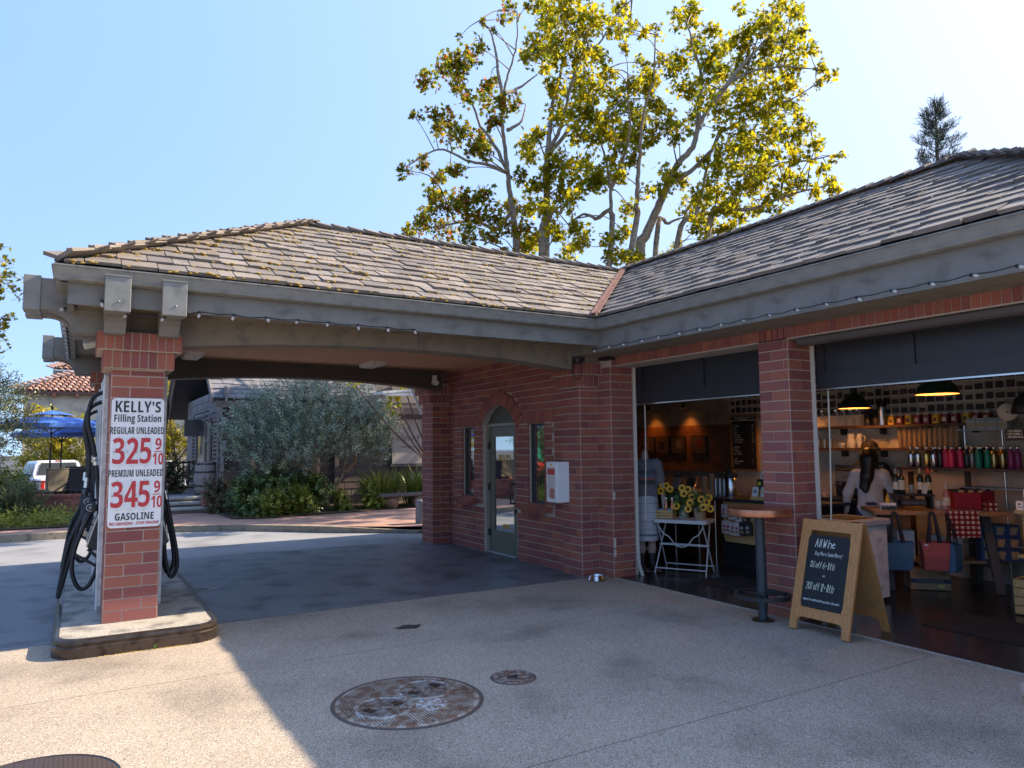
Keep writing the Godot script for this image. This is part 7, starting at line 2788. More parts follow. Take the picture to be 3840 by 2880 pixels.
const TREE_B_FOLIAGE := [[0.3, 11.2, -1.3, 0.39], [-1.5, 9.8, 2.0, 0.27], [0.3, 10.6, -1.0, 0.38], [-0.3, 9.7, 0.8, 0.29], [0.0, 14.5, 0.3, 0.49], [-1.0, 13.0, 2.6, 0.43], [-0.5, 13.0, 2.7, 0.46], [0.2, 13.2, 2.4, 0.33], [0.9, 14.9, -1.1, 0.46], [-0.6, 12.9, 1.9, 0.45], [1.3, 14.1, 0.1, 0.47], [0.6, 14.3, -1.2, 0.46], [1.0, 14.0, -1.1, 0.46], [-0.1, 12.6, 1.3, 0.41], [0.4, 12.7, 1.6, 0.35], [-0.5, 13.1, 0.1, 0.27], [2.0, 13.7, 0.3, 0.32], [0.4, 12.8, 2.9, 0.27], [2.4, 14.3, 0.8, 0.22], [2.6, 15.3, 0.8, 0.29], [3.0, 14.9, 0.6, 0.26], [0.7, 12.4, 3.5, 0.22], [2.1, 13.6, -0.5, 0.46], [0.2, 11.6, 2.8, 0.30], [-0.3, 11.7, 1.2, 0.35], [0.9, 12.4, 0.4, 0.37], [2.1, 12.8, -0.4, 0.46], [0.8, 11.6, 1.8, 0.38], [2.8, 12.6, -0.1, 0.39], [0.4, 11.6, 0.4, 0.39], [0.2, 11.0, 1.5, 0.40], [0.6, 10.8, 1.7, 0.43], [0.6, 10.4, 2.4, 0.39], [-0.4, 9.9, 2.3, 0.33], [0.2, 9.9, 2.3, 0.39], [2.2, 10.9, 0.7, 0.47], [3.4, 11.8, -0.2, 0.40], [-0.7, 10.4, 1.7, 0.22], [-0.7, 9.2, 2.2, 0.32], [2.2, 10.7, -1.0, 0.40], [1.4, 9.9, 0.9, 0.39], [-0.1, 9.4, 0.7, 0.35], [-0.1, 8.9, 1.5, 0.40], [1.3, 9.4, 0.5, 0.37], [2.4, 9.9, -0.1, 0.39], [-0.3, 9.1, 0.3, 0.36], [0.1, 8.8, 0.6, 0.35], [-0.5, 8.1, 2.2, 0.27], [0.6, 9.4, -1.6, 0.39], [-1.1, 7.8, 1.9, 0.32], [0.5, 8.1, 0.4, 0.39], [1.8, 8.3, -0.6, 0.39], [-0.7, 7.3, 1.6, 0.33], [0.4, 8.0, -0.9, 0.38], [1.8, 8.0, -1.3, 0.40], [1.3, 7.7, 0.1, 0.25], [3.2, 13.5, 1.0, 0.29], [0.7, 12.2, 3.0, 0.19], [2.4, 13.5, 2.4, 0.21], [0.9, 11.3, 2.8, 0.33], [3.3, 12.9, 0.7, 0.39], [1.9, 11.9, 2.7, 0.31], [2.7, 12.7, 2.4, 0.27], [3.6, 12.7, 0.1, 0.43], [3.6, 12.5, 0.8, 0.39], [4.4, 12.5, 0.6, 0.33], [2.3, 11.0, 2.0, 0.36], [2.7, 11.0, 2.1, 0.30], [2.9, 11.0, 0.9, 0.41], [2.5, 10.5, 2.0, 0.30], [1.2, 9.7, 2.1, 0.37], [1.9, 9.8, 1.9, 0.35], [0.7, 9.0, 2.5, 0.30], [1.4, 7.4, 1.5, 0.35], [3.5, 8.5, -0.4, 0.33], [3.5, 9.3, -0.2, 0.33], [2.4, 7.3, 0.8, 0.34], [1.6, 7.1, 1.0, 0.24], [1.8, 6.9, 1.9, 0.29], [1.3, 8.4, 3.1, 0.22]]
const TREE_E_AT := Vector3(15.13, 0, -17.27)
const TREE_E_LIMBS := [[Vector3(0.00, 7.43, 0.00), Vector3(0.12, 8.33, 0.16), Vector3(0.41, 9.22, 0.42), Vector3(0.62, 9.90, 0.62), Vector3(0.89, 10.59, 0.85), Vector3(1.29, 11.14, 1.14), Vector3(1.44, 11.82, 1.30), Vector3(1.77, 12.51, 1.57), Vector3(2.11, 13.06, 1.83), Vector3(2.80, 13.53, 2.29), Vector3(3.68, 13.66, 2.83), Vector3(4.58, 13.58, 3.36)], [Vector3(1.44, 11.69, 1.29), Vector3(1.28, 12.43, 1.48), Vector3(1.18, 13.22, 1.71), Vector3(0.78, 14.14, 1.78), Vector3(0.45, 14.71, 1.86)], [Vector3(0.68, 9.97, 0.66), Vector3(1.38, 10.45, 0.92), Vector3(2.09, 11.21, 1.21), Vector3(2.44, 11.84, 1.27), Vector3(3.18, 12.27, 1.54), Vector3(4.28, 12.91, 2.06)], [Vector3(0.39, 8.12, 0.30), Vector3(1.13, 8.91, 0.14), Vector3(2.02, 9.31, 0.02)], [Vector3(1.80, 8.38, 1.17), Vector3(2.17, 9.03, 1.59), Vector3(2.90, 9.12, 2.17), Vector3(3.68, 9.48, 2.79), Vector3(4.74, 9.77, 3.59)], [Vector3(2.25, 9.06, 1.51), Vector3(2.93, 10.03, 1.75), Vector3(3.99, 10.74, 2.19), Vector3(5.09, 10.96, 2.60), Vector3(6.08, 11.26, 2.95)], [Vector3(1.77, 12.51, 1.57), Vector3(2.78, 13.89, 1.97), Vector3(3.64, 14.89, 2.25), Vector3(4.15, 15.98, 2.32)], [Vector3(0.99, 8.04, 0.65), Vector3(1.58, 9.00, 0.86), Vector3(2.03, 10.74, 1.06), Vector3(2.44, 11.95, 1.19)]]
const TREE_E_FOLIAGE := [[1.5, 15.7, 0.9, 0.47], [2.1, 15.8, 0.7, 0.31], [0.3, 15.0, 1.7, 0.26], [3.1, 16.1, 1.6, 0.24], [0.8, 14.2, 2.4, 0.31], [0.8, 14.1, 1.2, 0.39], [2.0, 15.1, 0.5, 0.38], [1.3, 14.0, 0.4, 0.37], [0.9, 13.6, 2.3, 0.41], [3.5, 15.5, 0.5, 0.43], [2.9, 15.0, 1.7, 0.41], [3.0, 15.1, 2.2, 0.40], [1.4, 13.7, 4.1, 0.36], [3.6, 15.5, 2.7, 0.40], [2.9, 14.8, 3.8, 0.34], [4.7, 15.8, 2.7, 0.31], [4.0, 14.7, 3.3, 0.26], [4.8, 15.7, 2.0, 0.38], [3.7, 14.8, 2.1, 0.44], [4.7, 15.2, 2.0, 0.42], [3.4, 13.8, 3.5, 0.35], [4.9, 14.6, 2.9, 0.30], [3.4, 14.7, 1.5, 0.45], [3.2, 14.5, 0.9, 0.45], [1.1, 13.2, 2.1, 0.41], [2.4, 13.8, 0.2, 0.42], [2.1, 13.7, -0.1, 0.39], [3.3, 13.9, 1.6, 0.44], [4.9, 14.7, 1.1, 0.47], [5.4, 14.8, 1.5, 0.43], [4.2, 13.6, 3.0, 0.33], [4.7, 13.7, 3.3, 0.26], [3.6, 12.6, 4.5, 0.21], [6.0, 13.9, 2.5, 0.21], [3.6, 14.0, 0.5, 0.50], [2.5, 12.8, 2.2, 0.42], [3.8, 13.4, 1.8, 0.44], [4.4, 13.5, 2.0, 0.41], [4.8, 13.6, 2.3, 0.34], [0.4, 11.8, 2.5, 0.37], [3.0, 13.0, 0.8, 0.45], [2.8, 12.4, 1.7, 0.43], [3.6, 12.7, 1.8, 0.44], [3.1, 12.2, 2.8, 0.39], [4.3, 12.8, 2.5, 0.37], [5.2, 12.5, 2.2, 0.31], [5.0, 12.0, 2.7, 0.27], [2.0, 12.4, 0.5, 0.34], [-0.9, 11.0, 2.4, 0.24], [-0.2, 10.9, 2.0, 0.34], [2.1, 11.6, 2.0, 0.42], [3.3, 12.0, 1.6, 0.44], [2.2, 11.2, 3.2, 0.40], [4.4, 12.0, 2.1, 0.41], [4.6, 11.6, 2.4, 0.37], [2.9, 10.4, 4.5, 0.27], [5.2, 10.8, 3.6, 0.23], [3.8, 10.0, 4.0, 0.25], [2.8, 10.0, 4.3, 0.21], [0.9, 10.4, 2.8, 0.37], [2.0, 10.7, 2.5, 0.41], [2.0, 10.5, 3.2, 0.40], [2.5, 10.4, 3.4, 0.37], [2.3, 9.9, 4.1, 0.30], [0.5, 10.4, 0.8, 0.39], [0.2, 9.7, 1.0, 0.35], [1.3, 10.2, 0.4, 0.34], [2.0, 10.8, 1.1, 0.33], [1.1, 9.9, 2.3, 0.37], [3.9, 11.1, 0.5, 0.46], [1.1, 9.6, 3.6, 0.38], [3.0, 10.2, 2.6, 0.39], [3.0, 9.8, 3.2, 0.35], [3.9, 9.9, 3.1, 0.32], [3.1, 9.1, 4.1, 0.27], [6.3, 10.5, 2.3, 0.25], [4.7, 9.5, 3.7, 0.29], [-0.0, 9.0, 2.6, 0.33], [2.4, 9.9, 1.1, 0.44], [1.0, 9.1, 3.0, 0.39], [3.1, 9.8, 1.9, 0.43], [2.8, 9.5, 2.8, 0.38], [4.2, 9.7, 2.3, 0.33], [2.8, 9.9, -0.5, 0.43], [2.9, 9.6, 0.2, 0.45], [2.0, 9.0, 1.8, 0.42], [3.8, 9.6, 0.8, 0.42], [3.7, 9.4, 1.7, 0.34], [3.1, 9.0, 2.7, 0.26], [0.3, 8.1, 2.1, 0.37], [2.2, 8.7, 1.0, 0.40], [2.6, 8.7, 1.3, 0.33], [2.2, 8.3, -1.0, 0.32], [2.0, 8.1, -1.3, 0.32], [1.4, 8.2, 0.3, 0.23], [1.3, 8.0, 1.6, 0.25]]


# ---------------------------------------------------------------- inside the shop
func lathe_thing(called: String, label: String, cat: String, o: Vector3, prof: Array, mat: Material, group := "", seg := 16) -> Node3D:
	var t := thing(called, label, cat, o, 0.0, group)
	var m := MB.new()
	m.lathe(prof, seg)
	part("body", m, mat, t)
	return t


func add_lathe(t: Node3D, called: String, prof: Array, mat: Material, seg := 16) -> void:
	var m := MB.new()
	m.lathe(prof, seg)
	part(called, m, mat, t)


func add_box(t: Node3D, called: String, o: Vector3, s: Vector3, mat: Material, ch := 0.0, bs := Basis.IDENTITY) -> MeshInstance3D:
	var m := MB.new()
	m.box(o, s, bs, ch)
	return part(called, m, mat, t)


const THERMOS := [Vector2(0, 0), Vector2(0.033, 0), Vector2(0.036, 0.008), Vector2(0.036, 0.15), Vector2(0.033, 0.175), Vector2(0.022, 0.20), Vector2(0.017, 0.215), Vector2(0.016, 0.225)]
const CAP := [Vector2(0.0175, 0.225), Vector2(0.0185, 0.228), Vector2(0.0185, 0.256), Vector2(0.015, 0.26), Vector2(0, 0.26)]
const WINE := [Vector2(0, 0), Vector2(0.035, 0), Vector2(0.037, 0.006), Vector2(0.037, 0.175), Vector2(0.034, 0.195), Vector2(0.018, 0.225), Vector2(0.0145, 0.24), Vector2(0.0145, 0.26)]
const FOIL := [Vector2(0.0148, 0.24), Vector2(0.0155, 0.243), Vector2(0.0155, 0.305), Vector2(0, 0.307)]
const CUPS := [[0.0, 0.0], [0.034, 0.0]]


func cup_stack(o: Vector3, h: float, label: String, group := "stacks of paper cups", r := 0.042) -> void:
	var prof := [Vector2(0, 0), Vector2(r * 0.75, 0)]
	var y := 0.0
	while y < h - 0.02:
		prof.append(Vector2(r * 0.97, y + 0.012))
		prof.append(Vector2(r, y + 0.017))
		prof.append(Vector2(r * 0.95, y + 0.018))
		y += 0.018
	prof.append(Vector2(r * 0.8, h))
	prof.append(Vector2(0, h - 0.02))
	lathe_thing("cup_stack", label, "paper cups", o, prof, M.card, group, 14)


func build_interior() -> void:
	var side := thing("shop_interior_wall", "cream inner wall panel carrying the shelves and the menu board", "wall", at(10.0, 0, -4.95))
	add_box(side, "panel", at(0.0, 1.48, 0), at(0.76, 2.96, 7.6), M.cream)
	var band := thing("painted_band", "tan band painted along the rear wall of the left bay", "wall", at(10.39, 1.635, -10.6))
	add_box(band, "panel", Vector3.ZERO, at(0.015, 0.90, 3.75), mt(0.36, 0.19, 0.095, 0.7, T.cloud, Vector3.ONE))
	# framed photographs lit by two small picture lights
	var notes := ["leftmost of the four photographs on the tan band", "second photograph from the left on the tan band", "third photograph from the left on the tan band", "rightmost of the four photographs on the tan band"]
	for k in 4:
		var p := thing("framed_photograph", notes[k], "picture", at(10.37, 1.70, [-11.72, -11.28, -10.82, -10.26][k]), 0.0, "photographs on the tan band")
		add_box(p, "frame", Vector3.ZERO, at(0.03, 0.36, 0.40), M.black)
		add_box(p, "print", at(-0.017, 0, 0), at(0.004, 0.33, 0.37), mt(0.20, 0.17, 0.15, 0.4, T.stain, Vector3.ONE * (2.5 + k * 0.7)))
		add_box(p, "print_patch", at(-0.0195, -0.03 + 0.02 * k, 0.03 * (k - 1.5)), at(0.002, 0.15, 0.16), [paint(0.38, 0.33, 0.27), paint(0.06, 0.06, 0.07), paint(0.34, 0.3, 0.27), paint(0.25, 0.08, 0.06)][k])
	for k in 2:
		var p := thing("picture_light", ["warm picture light above the left photographs", "warm picture light above the right photographs"][k], "lamp", at(10.20, 2.42, [-11.5, -10.5][k]), 0.0, "picture lights")
		var m := MB.new()
		m.lathe([Vector2(0.0, 0.10), Vector2(0.03, 0.10), Vector2(0.045, 0.0), Vector2(0.04, 0.0), Vector2(0.025, 0.09), Vector2(0, 0.09)], 14)
		m.cyl(at(0, 0.1, 0), at(0.0, 0.5, 0), 0.008)
		part("shade", m, M.black_metal, p)
		m = MB.new()
		m.blob(at(0, 0.035, 0), at(0.022, 0.03, 0.022), 10, 6)
		var gm := paint(0.9, 0.7, 0.4)
		gm.emission_enabled = true
		gm.emission = Color(1.0, 0.62, 0.25)
		gm.emission_energy_multiplier = 3.0
		part("bulb", m, gm, p)
		var l := SpotLight3D.new()
		l.name = "picture_lamp"
		l.position = at(0, 0.03, 0)
		l.rotation = Vector3(-PI / 2, 0, 0)
		l.light_color = Color(1.0, 0.55, 0.2)
		l.light_energy = 0.10
		l.spot_angle = 50
		l.spot_range = 6
		l.light_size = 0.02
		l.shadow_enabled = true
		p.add_child(l)
	# menu board
	var mb := thing("menu_board", "tall black menu board in a wooden frame on the inner wall", "menu board", at(9.60, 1.27, -8.46))
	for sd in [-1.0, 1.0]:
		add_box(mb, "frame", at(0, 0.465, sd * 0.27), at(0.04, 0.95, 0.03), M.wood_top)
		add_box(mb, "frame", at(0, 0.465 + sd * 0.46, 0), at(0.04, 0.03, 0.51), M.wood_top)
	add_box(mb, "board", at(0.008, 0.465, 0), at(0.02, 0.9, 0.51), M.chalkboard)
	var m := MB.new()
	var y := 0.87
	strokes(m, "KELLY'S FILLING STATION", at(-0.004, y, -0.20), Vector3(0, 0, 1), Vector3.UP, 0.022, 0.0125, 0.0045)
	strokes(m, "& WINE SHOP", at(-0.004, y - 0.035, -0.11), Vector3(0, 0, 1), Vector3.UP, 0.022, 0.0125, 0.0045)
	y -= 0.13
	for r in [["ESPRESSO", "325"], ["DRIP", "25"], ["LATTE", "4"], ["MOCHA", "45"], ["ICED LATTE", "45"], ["ICED COFFEE", "4"], ["COLD BREW COFFEE", "45"], ["HOT CHOCOLATE", "35"], ["", ""], ["ALMOND MILK", "1"], ["VANILLA", "1"], ["EXTRA SHOT", "1"], ["MILK & SUGAR", ""], ["", ""], ["WINE", "8"], ["BREAD & CHEESE", "5"], ["COOKIES", "3"]]:
		strokes(m, r[0], at(-0.004, y, -0.22), Vector3(0, 0, 1), Vector3.UP, 0.019, 0.011, 0.0042)
		strokes(m, r[1], at(-0.004, y, 0.17), Vector3(0, 0, 1), Vector3.UP, 0.019, 0.011, 0.0042)
		y -= 0.04
	part("felt_letters", m, M.chalk, mb)
	# white wire grid with dark cards
	var gr := thing("wire_card_rack", "white wire grid covering the upper wall, filled with rows of dark cards", "rack", at(9.60, 2.10, -8.74))
	m = MB.new()
	for k in 50:
		m.box(at(-0.012, 0.41, k * 0.12), at(0.008, 0.82, 0.008))
	for k in 7:
		m.box(at(-0.006, k * 0.125 + 0.005, 2.95), at(0.028, 0.012, 5.95))
	part("grid", m, M.white_paint, gr)
	var xfs := []
	for k in 49:
		for q in 6:
			if k < 5 and q < 1:
				continue
			var h := rng.randf_range(0.055, 0.095)
			xfs.append(Transform3D(Basis(Vector3.RIGHT, rng.randf_range(-0.12, 0.12)) * Basis.from_scale(Vector3(0.008, h, rng.randf_range(0.07, 0.1))), at(-0.004, q * 0.125 + 0.012 + h / 2, k * 0.12 + 0.06)))
	scatter(gr, "cards", unit_box(), leafmat(1, 1, 1, 0.0, 0.6), xfs, [Color(0.03, 0.03, 0.04), Color(0.06, 0.05, 0.07), Color(0.09, 0.075, 0.08), Color(0.04, 0.04, 0.045)])
	shelves()
	pendants()
	counter()
	bistro()
	wine_table()
	people()
	# floor mats
	add_box(thing("door_mat", "black rubber mat on the floor of the right bay", "mat", at(7.2, 0.013, -3.5)), "mat", Vector3.ZERO, at(0.8, 0.012, 0.95), M.mat, 0.004)
	add_box(thing("door_mat", "black rubber mat on the floor of the left bay", "mat", at(6.95, 0.013, -6.3)), "mat", Vector3.ZERO, at(0.75, 0.012, 0.85), M.mat, 0.004)
	# ice cream chest behind the sandwich board
	var ch := thing("ice_cream_chest", "white chest freezer with grey lid behind the sandwich board", "freezer", at(7.25, 0.01, -5.02))
	add_box(ch, "cabinet", at(0, 0.43, 0), at(0.62, 0.78, 0.56), M.white_paint, 0.01)
	add_box(ch, "lid", at(0, 0.845, 0), at(0.68, 0.07, 0.62), mt(0.34, 0.38, 0.43, 0.4), 0.012)
	add_box(ch, "lid_glass", at(0, 0.884, 0), at(0.4, 0.006, 0.4), M.black)
	add_box(ch, "base", at(0, 0.02, 0), at(0.56, 0.04, 0.5), M.black)


func shelves() -> void:
	for k in 2:
		var s := thing("wall_shelf", ["upper dark wood wall shelf loaded with jars", "lower dark wood wall shelf with cups and bowls"][k], "shelf", at(9.5, [1.93, 1.62][k], -5.95))
		add_box(s, "board", Vector3.ZERO, at(0.24, 0.035, 2.7), M.wood_dark)
		for q in 5:
			add_box(s, "bracket", at(0.02, -0.06, -1.2 + q * 0.6), at(0.14, 0.09, 0.02), M.black_metal)
	# glass jars
	for k in 8:
		var z := -7.1 + k * 0.115
		var t := lathe_thing("glass_jar", ["first", "second", "third", "fourth", "fifth", "sixth", "seventh", "eighth", "ninth", "tenth", "eleventh", "twelfth"][k] + " clear glass jar from the left on the upper shelf", "jar", at(9.48, 1.95, z), [Vector2(0, 0), Vector2(0.045, 0), Vector2(0.048, 0.01), Vector2(0.048, 0.17), Vector2(0.035, 0.20), Vector2(0.035, 0.225)], M.clear, "glass jars on the upper shelf")
		add_lathe(t, "lid", [Vector2(0.037, 0.222), Vector2(0.038, 0.24), Vector2(0, 0.242)], M.steel)
	for k in 2:
		lathe_thing("dark_bottle", ["stout dark bottle next to the glass jars on the upper shelf", "stout dark bottle touching the steel canister on the upper shelf"][k], "bottle", at(9.48, 1.95, -6.14 + k * 0.12), [Vector2(0, 0), Vector2(0.05, 0), Vector2(0.05, 0.14), Vector2(0.02, 0.18), Vector2(0.02, 0.22), Vector2(0, 0.22)], mt(0.02, 0.022, 0.03, 0.2), "dark bottles on the upper shelf")
	var cn := lathe_thing("steel_canister", "tall steel canister with black lid at the shelf corner", "canister", at(9.48, 1.95, -5.93), [Vector2(0, 0), Vector2(0.052, 0), Vector2(0.052, 0.25), Vector2(0, 0.25)], M.steel)
	add_lathe(cn, "lid", [Vector2(0.06, 0.25), Vector2(0.062, 0.32), Vector2(0.05, 0.33), Vector2(0, 0.33)], M.black)
	var seq := "YRYRRYRRYRR"
	for k in 11:
		var yel := seq[k] == "Y"
		var z := -5.78 + k * 0.118 + (0.02 if k > 7 else 0.0)
		var ord: String = ["first", "second", "third", "fourth", "fifth", "sixth", "seventh", "eighth", "ninth", "tenth", "last"][k]
		var t := thing("condiment_jar", "%s %s condiment jar with white lid in the row on the upper shelf" % [ord, "yellow" if yel else "dark red"], "jar", at(9.47, 1.95, z), 0.0, "condiment jars on the upper shelf")
		var b := MB.new()
		b.prism(rrect(0.098, 0.088, 0.022, 3), 0.10, Transform3D(Basis(Vector3.RIGHT, -PI / 2), Vector3.ZERO), true)
		b.prism(rrect(0.08, 0.075, 0.022, 3), 0.02, Transform3D(Basis(Vector3.RIGHT, -PI / 2), at(0, 0.10, 0)), true)
		part("body", b, paint(0.72, 0.42, 0.02, 0.3) if yel else paint(0.20, 0.012, 0.018, 0.25), t)
		add_lathe(t, "lid", [Vector2(0.033, 0.12), Vector2(0.035, 0.136), Vector2(0, 0.138)], M.white)
		add_box(t, "label", at(-0.0505, 0.052, 0), at(0.002, 0.05, 0.045), paint(0.10, 0.07, 0.05) if yel else paint(0.55, 0.5, 0.48))
	for k in 12:
		cup_stack(at(9.48, 1.64, -5.68 + k * 0.0665), 0.27 + 0.02 * sin(k * 1.9), ["first", "second", "third", "fourth", "fifth", "sixth", "seventh", "eighth", "ninth", "tenth", "eleventh", "twelfth"][k] + " stack of brown paper cups from the left under the condiment jars", "row of paper cup stacks on the lower shelf", 0.034)
	for k in 4:
		lathe_thing("steel_tumbler", ["first", "second", "third", "fourth", "fifth", "sixth", "seventh", "eighth", "ninth", "tenth", "eleventh", "twelfth"][k] + " slim steel tumbler from the left on the lower shelf", "tumbler", at(9.46, 1.64, -7.03 + k * 0.1), [Vector2(0, 0), Vector2(0.03, 0), Vector2(0.034, 0.13), Vector2(0, 0.125)], M.steel_dull, "steel tumblers on the lower shelf")
	lathe_thing("bowl", "white footed bowl on the lower shelf", "bowl", at(9.46, 1.64, -6.55), [Vector2(0, 0), Vector2(0.03, 0), Vector2(0.035, 0.01), Vector2(0.06, 0.07), Vector2(0.055, 0.07), Vector2(0, 0.02)], M.white_paint)
	for k in 2:
		var t := lathe_thing("white_pitcher", ["large white pitcher on the lower shelf", "narrow white pitcher on the lower shelf"][k], "pitcher", at(9.46, 1.64, -6.40 + k * 0.13), [Vector2(0, 0), Vector2(0.055 - k * 0.02, 0), Vector2(0.06 - k * 0.02, 0.06), Vector2(0.04 - k * 0.01, 0.14), Vector2(0.05 - k * 0.015, 0.2), Vector2(0, 0.19)], M.white_paint)
		var b := MB.new()
		b.tube(curve([at(0, 0.17, 0.045), at(0, 0.15, 0.085), at(0, 0.06, 0.06)], 4), [0.007], 6)
		part("handle", b, M.white_paint, t)
	# wire shelving with pale boxes, round dial, letter board at the right
	var w := thing("wire_shelving", "chrome wire shelving rack by the right inner wall", "shelving", at(9.3, 0.01, -4.35))
	for z in [-0.42, 0.0, 0.42]:
		var b := MB.new()
		b.cyl(at(0, 0, z), at(0, 1.9, z), 0.012)
		part("post", b, M.steel, w)
	for yy in [0.5, 1.15, 1.84]:
		add_box(w, "wire_shelf", at(0.05, yy, 0), at(0.3, 0.015, 0.9), M.steel_dull)
	for k in 4:
		var t := thing("pale_box", ["leftmost pale blue carton on top of the wire shelving", "second pale blue carton on top of the wire shelving", "third pale blue carton on top of the wire shelving", "short pale carton at the right end of the wire shelving"][k], "carton", at(9.3, 1.86, -4.66 + k * 0.115), 0.0, "pale cartons on the wire shelving")
		add_box(t, "carton", at(0, 0.065, 0), at(0.12, 0.13, 0.105), mt(0.42, 0.46, 0.46, 0.6))
		add_box(t, "print", at(-0.062, 0.05, 0), at(0.003, 0.055, 0.085), paint(0.42, 0.36, 0.22))
		add_box(t, "print_band", at(-0.062, 0.11, 0), at(0.003, 0.025, 0.08), paint(0.20, 0.30, 0.38))
	var d := thing("round_dial", "round cream dial with brass hub hanging before the upper shelf", "dial", at(8.7, 2.03, -4.0))
	var b := MB.new()
	b.lathe([Vector2(0, 0.02), Vector2(0.085, 0.02), Vector2(0.095, 0.012), Vector2(0.095, -0.02), Vector2(0, -0.02)], 32, Vector3.ZERO, Basis(Vector3(0, 0, 1), PI / 2) * Basis(Vector3.RIGHT, 0.4))
	part("disc", b, M.cream, d)
	add_lathe(d, "hub", [Vector2(0, -0.012), Vector2(0.012, 0), Vector2(0, 0.012)], M.copper)
	d.get_child(1).position = at(-0.03, 0, 0.01)
	var hs := thing("black_lamp_shade", "large black lamp shade at the right edge of the shop opening", "lamp", at(8.6, 2.05, -3.72))
	add_lathe(hs, "shade", [Vector2(0.18, -0.05), Vector2(0.19, -0.03), Vector2(0.15, 0.11), Vector2(0.06, 0.18), Vector2(0.03, 0.2), Vector2(0.03, 0.9), Vector2(0, 0.9)], M.black_metal, 24)
	var lb := thing("letter_board", "small black letter board listing ice cream, right edge", "sign", at(8.55, 1.78, -3.83), 0.15)
	add_box(lb, "board", Vector3.ZERO, at(0.02, 0.13, 0.26), M.black)
	b = MB.new()
	var lines := ["ICE CREAM", "CUP CONE 4", "AFFOGATO 6"]
	for k in 3:
		strokes(b, lines[k], at(-0.013, 0.03 - k * 0.032, -0.105), Vector3(0, 0, 1), Vector3.UP, 0.018, 0.0115, 0.004)
	part("felt_letters", b, M.chalk, lb)


func pendants() -> void:
	var green := mt(0.012, 0.035, 0.022, 0.3)
	var spots := [at(7.45, 2.19, -4.06), at(8.9, 2.17, -5.95), at(9.2, 2.2, -7.35)]
	var notes := ["largest dark green enamel pendant lamp, hanging nearest the opening", "second dark green pendant lamp further inside the shop", "third green pendant lamp half hidden at the brick pillar's edge"]
	for k in 3:
		var p := thing("pendant_lamp", notes[k], "pendant lamp", spots[k], 0.0, "green enamel pendant lamps")
		var r: float = [0.20, 0.20, 0.2][k]
		add_lathe(p, "shade", [Vector2(r, 0.0), Vector2(r + 0.006, 0.006), Vector2(r * 0.85, 0.08), Vector2(r * 0.5, 0.16), Vector2(r * 0.22, 0.19), Vector2(r * 0.2, 0.27), Vector2(0, 0.28)], green, 28)
		var inner := paint(0.75, 0.6, 0.38, 0.6)
		add_lathe(p, "inner_shade", [Vector2(r * 0.2, 0.17), Vector2(r * 0.48, 0.15), Vector2(r * 0.83, 0.075), Vector2(r * 0.985, 0.002)], inner, 28)
		var m := MB.new()
		m.blob(at(0, 0.1, 0), at(0.035, 0.05, 0.035), 10, 6)
		var gm := paint(0.9, 0.75, 0.5)
		gm.emission_enabled = true
		gm.emission = Color(1.0, 0.7, 0.35)
		gm.emission_energy_multiplier = 2.0
		part("bulb", m, gm, p)
		var l := OmniLight3D.new()
		l.name = "pendant_glow"
		l.position = at(0, 0.1, 0)
		l.light_color = Color(1.0, 0.68, 0.35)
		l.light_energy = 0.11
		l.light_size = 0.04
		l.omni_range = 8
		l.omni_attenuation = 2.0
		l.shadow_enabled = true
		p.add_child(l)
		m = MB.new()
		m.cyl(at(0, 0.28, 0), at(0, 0.77, 0), 0.006)
		part("cord", m, M.black, p)


